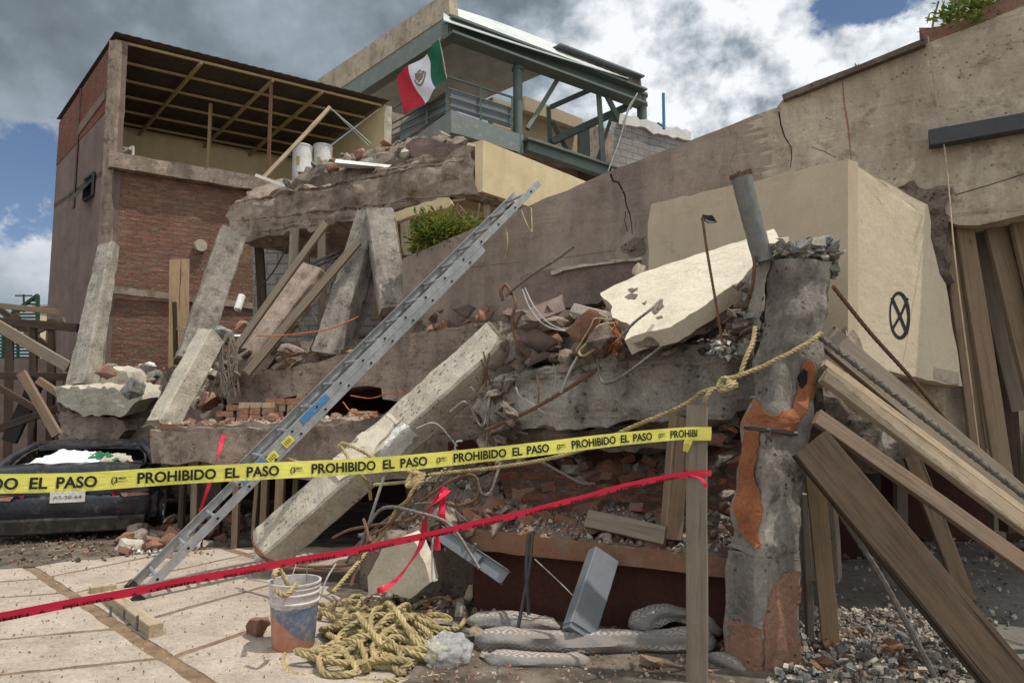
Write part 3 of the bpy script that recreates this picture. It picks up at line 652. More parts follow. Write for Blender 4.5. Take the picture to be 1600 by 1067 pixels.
# ================================================================== LEFT BRICK BUILDING
A = V((-1.06, 1, 0)).normalized(); B = V((1.5, 1, 0)).normalized()
F0 = P(180, 62, 13); F0.z = 0; F1 = P(600, 165, 15.95); F1.z = 0; LB = (F1 - F0).length; Bd = (F1 - F0).normalized(); DP = 3.62
zt = P(180, 62, 13).z; zb = zt - 0.62; zf = P(182, 241, 13).z
b_ = root('brick_building', F0, 'tall brick building with an open room under a sloping sheet roof at the far left', 'building')
bm = prism([F0 + Bd * .222, F0 + Bd * LB, F0 + Bd * LB + V((0, 0, zf - 0.3)), F0 + Bd * .222 + V((0, 0, zf - 0.3))], A * 0.25)
obj('front_wall', bm, 'brickraw', b_, uv=(F0, Bd, V((0, 0, 1))), sharp=None)
bm = bmesh.new(); barw(bm, F0 + V((0, 0, zf - .15)) - A * .03, F0 + Bd * 4.2 + V((0, 0, zf - .15)) - A * .03, 0.30, 0.34, (0, -1, 0), seg=30); refine(bm, .2); rough(bm, .025, 5, 3, .5)
obj('ring_beam', bm, 'conc', b_)
zl = P(172, 452, 13).z
bm = bmesh.new(); barw(bm, F0 + V((0.15, 0, zl)) - A * .012, F0 + Bd * 3.2 + V((0, 0, zl - .12)) - A * .004, 0.13, 0.05, (0, -1, 0), seg=20); rough(bm, .015, 5, 4); obj('lower_beam', bm, 'conc', b_)
bm = prism([F0 + V((0, 0, 0)), F0 + V((0, 0, zt)), F0 + A * DP + V((0, 0, zb)), F0 + A * DP], Bd * 0.22); obj('side_wall', bm, 'mauve', b_, sharp=None)
bm = prism([F0 + V((0, 0, P(172, 168, 13).z)) + A * .35 , F0 + V((0, 0, zt - .02)) + A * .05, F0 + A * (DP - .05) + V((0, 0, zb - .02)), F0 + A * (DP - .02) + V((0, 0, P(93, 262, 15.6).z))], V((-Bd.x, -Bd.y, 0)) * 0.012)
bmesh.ops.translate(bm, verts=bm.verts, vec=V((-Bd.x, -Bd.y, 0)) * 0.0005); obj('exposed_brick', bm, 'brickred', b_, uv=(F0, A, V((0, 0, 1))), sharp=None)
bm = bmesh.new(); q = F0 + A * 2.05 - Bd * 0.016; barw(bm, q + V((0, 0, 5.7)), q + V((0, 0, zt - .36)), .16, .03, (-Bd.x, -Bd.y, 0)); barw(bm, F0 + A * .35 - Bd * .016 + V((0, 0, zt - 1.0)), F0 + A * 2.1 - Bd * .016 + V((0, 0, zt - 1.3)), .22, .03, (-Bd.x, -Bd.y, 0)); obj('side_band', bm, 'mauve', b_)
bm = bmesh.new(); barw(bm, F0 + V((0, 0, 0)) + Bd * .09 + A * .1, F0 + V((0, 0, zt - .02)) + Bd * .09 + A * .1, .22, .26, (0, -1, 0), seg=50); refine(bm, .25); rough(bm, .016, 4, 8, .6); obj('corner_column', bm, 'conc', b_)
bm = prism([F1 + V((0, 0, zf - 1.5)), F1 + V((0, 0, zt - .02)), F1 + A * DP + V((0, 0, zb - .02)), F1 + A * DP + V((0, 0, zf - 1.5))], Bd * 0.18); obj('gable_wall', bm, 'yel', b_, sharp=None)
bm = prism([F1 + V((0, 0, zf - .4)) - A * .02, F1 + V((0, 0, zt)) - A * .02, F1 + V((0, 0, zt)) - A * .02 + Bd * .19, F1 + V((0, 0, zf - .4)) - A * .02 + Bd * .19], A * .018); refine(bm, .1); rough(bm, .008, 8, 2); obj('gable_edge', bm, 'conc_l', b_)
bm = prism([F0 + A * (DP - .2) + Bd * .22, F1 + A * (DP - .2), F1 + A * (DP - .2) + V((0, 0, zb + .12)), F0 + A * (DP - .2) + Bd * .22 + V((0, 0, zb + .12))], A * 0.19); obj('back_wall', bm, 'yel', b_, sharp=None)
bm = prism([F0 + V((0, 0, zf - .35)) + A * .25, F1 + V((0, 0, zf - .35)) + A * .25, F1 + A * DP + V((0, 0, zf - .35)), F0 + A * DP + V((0, 0, zf - .35))], (0, 0, .12)); obj('upper_floor', bm, 'conc', b_, sharp=None)
# corrugated sheet roof
bm = bmesh.new(); nx = 200; rows = []
for i in range(nx + 1):
    s = i / nx; w = 0.005 * math.sin(s * LB / 0.177 * 6.283)
    rows.append([F0 + Bd * (s * (LB + .12) - .04) + A * (DP * t - .10 * (1 - t)) + V((0, 0, (zt + .10) * (1 - t) + (zb + .10) * t + w)) for t in (0, .35, .7, 1.02)])
vs = [[bm.verts.new(c) for c in r_] for r_ in rows]
for a_, c_ in zip(vs, vs[1:]):
    for j in range(3): bm.faces.new((a_[j], c_[j], c_[j + 1], a_[j + 1]))
ex = bmesh.ops.extrude_face_region(bm, geom=list(bm.faces)); bmesh.ops.translate(bm, verts=[g_ for g_ in ex['geom'] if isinstance(g_, bmesh.types.BMVert)], vec=(0, 0, .012))
rf = obj('roof', bm, 'sheet', b_)
def rp(s, t, dz=0): return F0 + Bd * s + A * (DP * t) + V((0, 0, zt * (1 - t) + zb * t + dz))
for t in (.02, .20, .38, .55, .72, .87): 
    bm = bmesh.new(); barw(bm, rp(.02, t, .02), rp(LB - .02, t, .02), .035, .05, (0, 0, 1)); obj('purlin', bm, 'ypaint', b_)
for s in (1.55, 2.98, 4.05):
    bm = bmesh.new(); barw(bm, rp(s, .0, -.045), rp(s, 1, -.045), .045, .08, (0, 0, 1)); obj('rafter', bm, 'ypaint', b_)
for (s, t, m_) in ((2.35, .42, 'ypaint'), (2.98, .02, 'rust')):
    bm = bmesh.new(); q = rp(s, t); barw(bm, V((q.x, q.y, zf - .3)), q, .06, .06); obj('roof_post', bm, m_, b_)
wq = F0 + A * .72 - Bd * .03
wf = bmesh.new(); z0 = P(152, 285, 13.6).z
for (p_, q_) in (((0, 0), (0, .45)), ((0, .45), (.55, .45)), ((.55, .45), (.55, 0)), ((.55, 0), (0, 0))): barw(wf, wq + A * p_[0] + V((0, 0, z0 - .3 + p_[1])), wq + A * q_[0] + V((0, 0, z0 - .3 + q_[1])), .05, .05, (1, 0, 0))
w_ = obj('window', wf, 'darkmetal', b_)
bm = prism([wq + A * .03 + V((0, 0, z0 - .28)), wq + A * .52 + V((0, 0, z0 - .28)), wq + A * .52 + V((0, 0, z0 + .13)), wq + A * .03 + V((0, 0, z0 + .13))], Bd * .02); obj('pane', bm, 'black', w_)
bm = prism([wq - Bd * .26 + A * .03 + V((0, 0, z0 - .36)), wq - Bd * .26 + A * .52 + V((0, 0, z0 - .36)), wq + A * .52 + V((0, 0, z0 + .02)), wq + A * .03 + V((0, 0, z0 + .02))], V((-.02, 0, .02))); obj('sash', bm, 'glass', w_)
bm = bmesh.new()
for (a1, b1) in (((186, 238), (186, 252)), ((186, 238), (208, 227)), ((208, 227), (208, 242)), ((190, 228), (190, 240)), ((190, 228), (208, 232))): barw(bm, P(a1[0], a1[1] + 2, 13.3), P(b1[0], b1[1] + 2, 13.3), .03, .03)
obj('small_frame', bm, 'white', None, 'small white metal frame left at the corner of the open room floor', 'frame')
bm = bmesh.new(); c = F0 + Bd * 1.65 - A * .02 + V((0, 0, P(308, 387, 14).z)); tube(bm, [c, c - A * .1], .12, 14); obj('pipe_stub', bm, 'conc_l', b_)
# water tanks
for k, (u, lab) in enumerate(((471, 'left one of two white cylindrical water tanks under the sheet roof'), (503, 'right one of two white cylindrical water tanks under the sheet roof'))):
    d = 15.4 + k * .25; base = P(u, 292, d); r_ = .215; top = P(u, 228, d).z
    base.z = zf - .25; t_ = root('water_tank', base, lab, 'water tank', 'white water tanks under the sheet roof')
    bm = bmesh.new(); H = top - base.z; prof = [(0, r_ * .98), (.04, r_), (H * .45, r_), (H * .46, r_ * 1.02), (H * .48, r_), (H - .06, r_), (H - .05, r_ * 1.04), (H - .02, r_ * 1.04), (H, r_ * .92)]
    loft(bm, [[base + V((math.cos(i * .2618) * q, math.sin(i * .2618) * q, z)) for i in range(24)] for z, q in prof]); obj('body', bm, 'white', t_)
    bm = bmesh.new(); barw(bm, base + V((-.03, -r_ - .004, H * .62)), base + V((-.03, -r_ - .004, H * .76)), .08, .006); obj('sticker', bm, 'ypaint', t_)
lumber('fallen_pole', P(412, 278, 13.0), P(516, 168, 13.6), .075, .05, 'woodp', 'long cream pole leaning up under the sheet roof beside the tanks', 'pole')
bm = bmesh.new(); tube(bm, [P(516, 169, 13.6), P(548, 196, 13.5), P(581, 226, 13.4)], .012, 5); tube(bm, [P(516, 169, 13.62), P(546, 198, 13.52), P(576, 228, 13.4)], .010, 5)
obj('hanging_cable', bm, 'wirew', None, 'pale cable hanging from the tip of the cream pole', 'cable')

# ---------- left background: timbers, green louvre, house, antennas
hs = root('pale_house', P(72, 560, 21) * 1, 'pale rendered house wall behind the green louvred screen', 'house'); o0 = WO[hs.name]
bm = prism([P(52, 575, 21), P(86, 575, 21.5), P(86, 478, 21.5), P(52, 480, 21)], (0, 2.5, 0)); obj('wall', bm, 'cream', hs)
bm = prism([P(50, 480, 20.9), P(88, 478, 21.4), P(88, 475, 21.4), P(50, 477, 20.9)], (0, 2.7, 0)); obj('roof', bm, 'conc', hs)
gs = root('louvred_screen', P(30, 590, 17), 'tall green louvred metal screen with a slanting top, far left', 'screen')
pl = plane(P(-20, 600, 17.4), P(60, 600, 16.6)); bm = bmesh.new()
for k in range(26):
    v = 470 + k * 5.2; ul = max(-25, 58 - (v - 463) * 1.45) if v < 520 else -25
    a, c = onp(ul, v, pl), onp(59, v, pl); barw(bm, a, c, .055, .02, (0, -1, 1))
obj('louvres', bm, 'louvre', gs)
bm = bmesh.new(); barw(bm, onp(59, 605, pl), onp(59, 461, pl), .07, .06); barw(bm, onp(-25, 522, pl), onp(59, 461, pl), .07, .06); barw(bm, onp(28, 605, pl), onp(28, 485, pl), .05, .05); barw(bm, onp(5, 605, pl), onp(5, 500, pl), .05, .05); obj('frame', bm, 'louvre', gs)
for (u, v0, v1, w, lab) in ((37, 460, 480, 13, 'thin rooftop aerial with a crossbar above the green louvred screen'), (20, 478, 500, 7, 'small rooftop aerial left of the larger one')):
    t_ = root('antenna', P(u, v1, 22), lab, 'antenna'); bm = bmesh.new(); tube(bm, [P(u, v1 + 8, 22), P(u, v0, 22)], .03, 5); obj('mast', bm, 'darkmetal', t_)
    bm = bmesh.new(); tube(bm, [P(u - w, v0 + 2, 22), P(u + w, v0 + 2, 22)], .025, 5); obj('crossbar', bm, 'darkmetal', t_)
tl = [((-10, 477), (90, 487), 11.5, .09, 'woodb', 'uppermost level timber of the far left scaffold'), ((-10, 502), (122, 512), 11.2, .13, 'woodd', 'second level timber of the far left scaffold'),
      ((-10, 505), (108, 573), 10.6, .16, 'woodg', 'broad pale timber sloping down across the far left scaffold'), ((-8, 478), (84, 548), 11.9, .10, 'woodd', 'dark thin timber sloping behind the far left scaffold'),
      ((30, 492), (-10, 522), 11.8, .12, 'woodd', 'short dark timber at the left edge of the scaffold'), ((40, 525), (100, 500), 11.6, .08, 'woodb', 'short timber rising to the right in the far left scaffold'),
      ((33, 583), (90, 680), 9.6, .12, 'woodb', 'grey timber leaning against the broken wall above the car'), ((-10, 672), (92, 638), 9.9, .10, 'woodd', 'brown timber rising to the right above the car roof'),
      ((60, 590), (15, 690), 10.6, .22, 'black', 'black leaning post behind the car'), ((-10, 600), (95, 660), 10.4, .09, 'woodd', 'thin grey timber sloping behind the leaning grey timber'),
      ((-10, 586), (118, 590), 10.8, .11, 'woodd', 'lowest level timber of the far left scaffold'), ((60, 594), (105, 625), 10.2, .10, 'woodb', 'short orange brown timber next to the concrete slab')]
for i, (a, c, d, w, m_, lab) in enumerate(tl): lumber('timber', P(a[0], a[1], d), P(c[0], c[1], d - .1), w, .06, m_, lab, 'timber', group='timbers of the far left scaffold', seed=i)  # darker timber tones stand in for the shade over the scaffold
bm = prism([P(-150, 560, 12.4), P(98, 560, 12.2), P(98, 760, 12.2), P(-150, 760, 12.4)], (0, .2, 0)); bmesh.ops.scale(bm, vec=(1, 1, 1), verts=bm.verts)
for v in bm.verts:
    if v.co.z < 1.5: v.co.z = 0
obj('boundary_wall', bm, 'mauve', None, 'dark low boundary wall behind the car and scaffold', 'wall', uv=(P(-150, 700, 12), V((1, 0, 0)), V((0, 0, 1))))
for i, u in enumerate((12, 50, 78)): lumber('timber', P(u, 740, 11.0), P(u + 3, 500, 11.2), .10, .08, 'woodd', ['leftmost', 'middle', 'rightmost'][i] + ' upright dark timber of the far left scaffold', 'timber', group='timbers of the far left scaffold')

# ================================================================== GREEN STEEL BUILDING
Gc = P(701, 30, 16.5); Gc.z = 0; GR = V((1.36, 1, 0)).normalized(); GL = V((-1.06, 1, 0)).normalized()
plR = (Gc.copy(), GR.cross(V((0, 0, 1)))); plL = (Gc.copy(), GL.cross(V((0, 0, 1))))
def gr(u, v, b=0.0): return onp(u, v, (Gc + GL * b, plR[1]))
def gl(u, v, b=0.0): return onp(u, v, (Gc + GR * b, plL[1]))
gb = root('steel_building', V((Gc.x, Gc.y, 0)), 'green steel framed building with balcony at the top centre', 'building')
bm = prism([gl(470, 143), gl(700, -14), gl(703, 22), gl(520, 146)], GR * .25); obj('parapet', bm, 'beige', gb, sharp=None)
bm = prism([gl(500, 158, .02), gl(702, 20, .02), gl(703, 54, .02), gl(540, 160, .02)], GR * .3); obj('eaves_beam', bm, 'greenl', gb, sharp=None)
bm = prism([gr(700, 30), gr(1003, 143), gr(1003, 166), gr(700, 56)], GL * .25); obj('top_beam', bm, 'green', gb, sharp=None)
bm = bmesh.new(); barw(bm, gr(700, 55, -.06), gr(1003, 165, -.06), .06, .45, (GL.x, GL.y, 0)); barw(bm, gr(700, 31, -.06), gr(1003, 144, -.06), .06, .45, (GL.x, GL.y, 0)); obj('beam_flange', bm, 'green', gb)
# curved canopy
bm = bmesh.new(); rows = []
for i in range(25):
    s = i / 24; u = 693 + (982 - 693) * s; vt = 8 + (120 - 8) * (s ** 1.08); vb = 31 + (122 - 31) * (s ** 1.0); k = math.sin(s * math.pi) * 7
    rows.append([gr(u, vt - k * .6, .9), gr(u, vt - k * .3 + 4, .45), gr(u, vb + k * .2, -.32)])
vs = [[bm.verts.new(c) for c in r_] for r_ in rows]
for a_, c_ in zip(vs, vs[1:]):
    for j in range(2): bm.faces.new((a_[j], c_[j], c_[j + 1], a_[j + 1]))
ex = bmesh.ops.extrude_face_region(bm, geom=list(bm.faces)); bmesh.ops.translate(bm, verts=[g_ for g_ in ex['geom'] if isinstance(g_, bmesh.types.BMVert)], vec=(0, 0, -.03)); obj('canopy', bm, 'canopy', gb)
bm = prism([gr(868, 72, .25), gr(1001, 122, .25), gr(1004, 150, .25), gr(868, 100, .25)], GL * .2); obj('parapet', bm, 'conc_d', gb)
bm = bmesh.new(); barw(bm, gr(870, 72, .2), gr(1002, 122, .2), .3, .05, (0, 0, 1)); obj('coping', bm, 'grmetal', gb)
# roof slab and ceiling
pz = gr(700, 40).z; bm = prism([gr(703, 52, .26), gr(862, 110, .26), gr(862, 110, .26) + GL * 5.2, gr(703, 52, .26) + GL * 5.2], (0, 0, .1)); 
for v in bm.verts: v.co.z = max(v.co.z, 0)
ceil_ = obj('ceiling', bm, 'canopy', gb)
bm = bmesh.new()
for k in range(11): barw(bm, gr(712, 56, .3 + k * .45) , gr(862, 112, .3 + k * .45), .025, .03, (0, 0, 1))
for k in range(4): q = gr(720 + k * 40, 58 + k * 14.6, .3); barw(bm, q, q + GL * 4.6, .025, .03, (0, 0, 1))
obj('ceiling_joint', bm, 'conc', gb)
for (u0, v0, u1, v1, r_, b) in ((809, 92, 809, 240, .125, .12), (1002, 148, 1006, 262, .15, .12)):
    bm = bmesh.new(); tube(bm, [gr(u1, v1, b) - V((0, 0, .2)), gr(u0, v0, b)], r_, 14); obj('column', bm, 'green', gb)
    bm = bmesh.new(); q = gr(u0, v0 + 2, b); tube(bm, [q - V((0, 0, .04)), q + V((0, 0, .04))], r_ * 1.35, 14); q = gr(u0, v0 + 17, b); tube(bm, [q - V((0, 0, .03)), q + V((0, 0, .03))], r_ * 1.3, 14); obj('column_collar', bm, 'green', gb)
def gbar(name, a, c, w, b=.12, b2=None, m_='green'):
    bm = bmesh.new(); barw(bm, gr(a[0], a[1], b), gr(c[0], c[1], b if b2 is None else b2), w, w * .9); obj(name, bm, m_, gb)
gbar('brace', (874, 120), (824, 202), .11); gbar('brace', (947, 148), (998, 248), .13); gbar('truss_post', (935, 142), (943, 256), .14, .12)
gbar('truss_post', (857, 168), (861, 262), .13, 1.6); gbar('brace', (860, 168), (924, 140), .12, 1.6, .5); gbar('brace', (862, 222), (985, 165), .19, 1.5, .3)
gbar('brace', (862, 190), (900, 262), .12, 1.6); gbar('truss_post', (912, 205), (914, 262), .34, 2.2); gbar('brace', (955, 185), (930, 262), .12, 1.2); gbar('brace', (956, 182), (998, 240), .12, 1.2)
bm = bmesh.new(); barw(bm, gr(822, 227), gr(985, 282), .34, .22, (GL.x, GL.y, 0)); barw(bm, gr(818, 219, -.05), gr(985, 273, -.05), .04, .36, (GL.x, GL.y, 0)); obj('lower_beam', bm, 'green', gb)
bm = bmesh.new(); barw(bm, gr(690, 258, .4), gr(920, 330, .4), .5, .22, (GL.x, GL.y, 0)); obj('lower_floor_beam', bm, 'green', gb)
# interior walls
bm = prism([gr(770, 152, 2.6), gr(905, 200, 2.6), gr(905, 330, 2.6), gr(770, 300, 2.6)], GL * .2); obj('inner_wall', bm, 'tan', gb, sharp=None)
bm = prism([gr(820, 150, 2.3), gr(910, 186, 2.3), gr(910, 203, 2.3), gr(820, 172, 2.3)], GL * .25); obj('inner_beam', bm, 'tan', gb, sharp=None)
bm = prism([gr(905, 190, 2.55), gr(1000, 215, 2.55), gr(1000, 330, 2.55), gr(905, 330, 2.55)], GL * .2); obj('inner_wall', bm, 'conc', gb, sharp=None)
bm = prism([gl(560, 110, 3.0), gl(690, 60, 3.0), gl(690, 260, 3.0), gl(560, 260, 3.0)], GR * .1); obj('inner_wall', bm, 'beige', gb, sharp=None)
# balcony
bm = prism([gl(602, 247, -.05), gl(705, 172, -.05), gl(705, 207, -.05), gl(602, 280, -.05)], GR * .2); obj('balcony_edge', bm, 'greenl', gb, sharp=None)
bm = prism([gr(704, 172), gr(818, 212), gr(818, 240), gr(704, 206)], GL * .2); obj('balcony_edge', bm, 'greenl', gb, sharp=None)
bm = prism([gr(704, 178, .2), gr(1000, 275, .2), gr(1000, 275, 4.5), gr(704, 178, .2) + GL * 4.3], (0, 0, .08)); obj('balcony_floor', bm, 'conc', gb, sharp=None)
rl = bmesh.new()
for (a, c, f) in (((606, 174), (697, 119), gl), ((606, 215), (697, 173), gl), ((606, 207), (697, 160), gl), ((606, 197), (697, 148), gl), ((697, 119), (802, 153), gr), ((700, 138), (802, 170), gr), ((700, 152), (802, 182), gr), ((700, 165), (802, 195), gr)):
    barw(rl, f(a[0], a[1], .03), f(c[0], c[1], .03), .045 if a[1] in (174, 119) else .025, .04)
rl_ = obj('railing', rl, 'green', gb)
for (u, v0, v1, f) in ((611, 172, 215, gl), (667, 138, 195, gl), (698, 119, 178, gl), (751, 136, 188, gr), (800, 152, 203, gr)):
    bm = bmesh.new(); barw(bm, f(u, v1, .03), f(u, v0, .03), .05, .05); obj('railing_post', bm, 'green', rl_)
bm = prism([gr(704, 140, .10), gr(800, 170, .10), gr(800, 201, .10), gr(704, 170, .10)], GL * .02); obj('railing_panel', bm, 'grmetal', rl_)
bm = prism([gl(625, 194, .10), gl(696, 143, .10), gl(696, 176, .10), gl(625, 222, .10)], GR * .02); obj('railing_panel', bm, 'grmetal', rl_)
# flag
fg = root('flag', gl(690, 70, -.25), 'green white and red national flag hung by its edge from the balcony', 'flag')
rowsu = [((686, 62), (697, 122)), ((663, 83), (683, 139)), ((639, 102), (659, 163)), ((620, 118), (631, 181))]
plf = (gl(690, 70, -.28), plL[1])
def fpt(s, t, off=0.0):
    i = min(2, int(s * 3)); k = s * 3 - i; a = V(rowsu[i][0]) * (1 - k) + V(rowsu[i + 1][0]) * k; c = V(rowsu[i][1]) * (1 - k) + V(rowsu[i + 1][1]) * k
    q = a * (1 - t) + c * t; q.x += 3 * math.sin(t * 5 + s * 4); q.y += 1.5 * math.sin(t * 9 + s * 3)
    return onp(q.x, q.y, plf) + GR * (-.05 * math.sin(s * 11 + t * 4) - off)
for k, (m_, nm) in enumerate((('flagg', 'green_stripe'), ('flagw', 'white_stripe'), ('flagr', 'red_stripe'))):
    bm = bmesh.new(); vs = [[bm.verts.new(fpt((k + i / 8) / 3, j / 20)) for j in range(21)] for i in range(9)]
    for a_, c_ in zip(vs, vs[1:]):
        for j in range(20): bm.faces.new((a_[j], c_[j], c_[j + 1], a_[j + 1]))
    st = obj(nm, bm, m_, fg, sharp=80)
    if k == 1:
        bm = bmesh.new(); r_ = random.Random(4)
        def eq(x, y, off=.012): return fpt(.5 + x * .33, .48 + y * .5, off)
        for i in range(16):   # wreath below
            a = math.pi * (0.02 + .96 * i / 15); c = V((math.cos(a) * .29, math.sin(a) * .36)); d_ = V((-math.sin(a), math.cos(a))) * .06; w_ = V((math.cos(a), math.sin(a))) * .045
            bm.faces.new([bm.verts.new(eq(q.x, q.y)) for q in (c - d_, c + w_, c + d_, c - w_)])
        for pts in ([(-.05, -.30), (.06, -.26), (.02, -.16), (-.12, -.20)], [(-.02, -.18), (.17, -.22), (.24, -.05), (.13, .10), (-.02, .02)], [(-.02, -.12), (.02, .08), (-.16, .16), (-.22, -.02)], [(-.1, .12), (.12, .1), (.14, .19), (-.13, .2)], [(-.24, -.12), (-.12, -.14), (-.12, -.06), (-.26, -.02)]):
            bm.faces.new([bm.verts.new(eq(x, y)) for x, y in pts])
        obj('emblem', bm, 'emblem', st, norm=False, sharp=None)
bm = bmesh.new(); tube(bm, [gl(686, 60, -.3), gl(692, 90, -.33), gl(698, 124, -.3)], .012, 5); obj('cord', bm, 'wirew', fg)
bm = bmesh.new(); tube(bm, catmull([gr(996, 146, -.3), gr(980, 178, -.35), gr(968, 220, -.35), gr(950, 268, -.3)]), .022, 5); tube(bm, catmull([gr(996, 146, -.3), gr(978, 180, -.45), gr(979, 235, -.4)]), .012, 5)
obj('white_rope', bm, 'wirew', None, 'thin white rope hanging from the right corner column of the green frame', 'rope')
# block wall behind at the right, antenna
pb = plane(P(960, 200, 19.6), P(1090, 210, 21.5)); bw_ = root('block_building', onp(1010, 300, pb), 'grey block wall building with a white top course behind the green frame', 'building')
bm = prism(onpl([(955, 190), (1078, 217), (1085, 330), (955, 330)], pb), (.3, 2, 0)); obj('wall', bm, 'block', bw_, uv=(P(960, 200, 19.6), V((.98, .2, 0)), V((0, 0, 1))), sharp=None)
bm = prism(jag(onpl([(968, 180), (1078, 209), (1078, 222), (1050, 218), (1020, 212), (1000, 200), (966, 196)], pb), .2, .06, 3), (0, -.12, 0)); obj('top_course', bm, 'white', bw_)
bm = bmesh.new(); tube(bm, [P(1037.5, 202, 19.8), P(1036.5, 146, 19.8)], .045, 8); tube(bm, [P(1038, 199, 19.8), P(1027, 192, 19.8)], .03, 6); obj('vent_pipe', bm, 'blue', None, 'slim blue pipe standing on the block wall against the clouds', 'pipe')

# ================================================================== BIG SLOPING WALL + BOX
WA = V((0, 7.9, 0)); WD = V((1, -.6, 0)).normalized(); plW = (WA, WD.cross(V((0, 0, 1))))
bwz = onp(1480, 345, plW)
px = [(628, 404), (768, 345), (905, 289), (965, 263), (1060, 228), (1183, 178), (1213, 168), (1222, 157), (1440, 72), (1600, 10), (2150, -200), (2150, 260), (1600, 335), (1530, 352), (1496, 352), (1478, 344)]
pts = onpl(px, plW) + [onp(1478, 690, plW), onp(1300, 690, plW)]; bot = [onp(1300, 690, plW), onp(640, 545, plW), onp(630, 470, plW)]
bot[0].z = 0; bot[1].z = 0
pts = jag(pts + bot, .18, .008, 5); inw = V((-plW[1].x, -plW[1].y, 0)); inw = inw if inw.y > 0 else -inw
bm = prism(pts, inw * .28); refine(bm, .35); rough(bm, .006, 3, 5, .3)
for f in bm.faces: f.material_index = 1 if f.calc_center_median().x > onp(1190, 250, plW).x + .04 * math.sin(f.calc_center_median().z * 7) else 0
bigw = obj('sloping_wall', bm, ['bigwall', 'beige'], None, 'huge plastered wall whose top edge slopes down to the left across the scene', 'wall', sharp=30)
TW = bvh(bigw)
stroke([(954, 272), (958, 283), (966, 285), (972, 296), (976, 304), (979, 322), (984, 334), (987, 352), (988, 366)], lambda t: 3.2 * (1 - t * .7), TW, 'crack', 'black', bigw)
stroke([(978, 330), (976, 346), (981, 362)], 1.0, TW, 'crack', 'black', bigw)
stroke([(1217, 175), (1220, 195), (1226, 214), (1236, 230), (1237, 246), (1235, 262)], lambda t: 2.6 * (1 - t * .6), TW, 'crack', 'black', bigw)
stroke([(1268, 230), (1290, 238), (1306, 246)], 1.0, TW, 'crack', 'black', bigw)
stroke([(1316, 122), (1319, 160), (1326, 205), (1330, 250)], lambda t: 1.2 + 1.5 * math.sin(t * 3.1), TW, 'rust_streak', 'stucco', bigw)
stroke([(1600, 272), (1560, 285), (1520, 297), (1492, 305)], 1.3, TW, 'crack', 'black', bigw)
patch([(970, 385), (990, 372), (1008, 370), (1008, 398), (985, 402), (972, 395)], TW, .003, 'dark_stain', 'conc_d', bigw, 6, 3)
# capping strip
bm = bmesh.new(); barw(bm, onp(1225, 157, plW) + inw * .1, onp(1445, 70, plW) + inw * .1, .34, .05, (0, 0, 1), seg=12); rough(bm, .006, 4, 2); obj('coping', bm, 'conc_d', bigw)
# metal channel on the wall
lumber('metal_channel', onp(1452, 224, plW) - inw * .09, onp(1640, 191, plW) - inw * .09, .135, .12, 'channel', 'dark grey metal channel fixed across the beige wall at top right', 'metal channel', face=(-inw.x, -inw.y, 0), warp=0)
# box enclosure
BC = P(1325, 600, 5.2); BL = V((1.36, 7.12, 0)); BR = onp(1500, 600, plW); BC.z = BL.z = BR.z = 0
plBL = (BC.copy(), (BL - BC).normalized().cross(V((0, 0, 1)))); plBR = (BC.copy(), (BR - BC).normalized().cross(V((0, 0, 1))))
bx = root('plaster_box', V((BC.x, BC.y, 1.85)), 'large boxed cream plaster enclosure with a black circled cross, jutting from the beige wall', 'wall')
lf = onpl([(1017, 319), (1325, 249), (1325, 568), (1325, 640), (1180, 640), (1005, 600), (1007, 395), (1012, 350)], plBL)
bm = prism(jag(lf, .14, .012, 3, skip=(1, 2)), (BR - BC).normalized() * .12 + V((0, .02, 0))); refine(bm, .25); rough(bm, .004, 3, 2); lfo = obj('left_panel', bm, 'tan', bx, sharp=30)
rt_ = onpl([(1325, 249), (1352, 268), (1400, 293), (1450, 320), (1455, 345), (1455, 372), (1462, 400), (1468, 428), (1478, 445), (1484, 480), (1494, 540), (1504, 604), (1450, 594), (1382, 578), (1325, 566)], plBR)
bm = prism(jag(rt_, .10, .014, 6, skip=(14,)), (BL - BC).normalized() * .12); refine(bm, .16); rough(bm, .004, 3, 2); rto = obj('right_panel', bm, 'cream', bx, sharp=30)
TB = bvh(rto)
cx_, cy_ = 1405, 493
stroke([(cx_ + 14.5 * math.cos(t / 30 * 6.283) + .03 * 37 * math.sin(t / 30 * 6.283), cy_ + 35 * math.sin(t / 30 * 6.283)) for t in range(31)], lambda t: 4.6 + 1.6 * math.sin(t * 9), TB, 'spray_circle', 'inksoft', rto)
stroke([(1393, 465), (1405, 492), (1417, 522)], 5, TB, 'spray_stroke', 'inksoft', rto, off=.001); stroke([(1418, 466), (1408, 490), (1393, 516)], 4, TB, 'spray_stroke', 'inksoft', rto, off=.002)
bm = prism([BC + V((.03, .05, 1.86)), BR + V((-.02, -.02, 1.7)), BR + V((-.3, .3, 1.7)), BL + V((0, 0, 1.9))], (0, 0, .1)); obj('underside', bm, 'beige', bx)
# recessed lower wall under the box
pr = plane(P(1340, 600, 5.75), P(1512, 600, 5.95)); bm = prism([onp(1335, 560, pr), onp(1512, 590, pr), onp(1512, 712, pr), onp(1335, 700, pr)], (0, .15, 0)); refine(bm, .2); rough(bm, .008, 3, 3, .6)
lw = obj('recessed_wall', bm, 'beige', None, 'beige recessed wall below the cream box behind the raking timbers', 'wall'); TL = bvh(lw)
stroke([(1452 + 14 * math.cos(t / 24 * 6.283) + 4 * math.sin(t / 24 * 6.283), 665 + 32 * math.sin(t / 24 * 6.283)) for t in range(25)], 3.5, TL, 'spray_circle', 'inksoft', lw); stroke([(1440, 640), (1470, 692)], 3.5, TL, 'spray_stroke', 'inksoft', lw, off=.001)
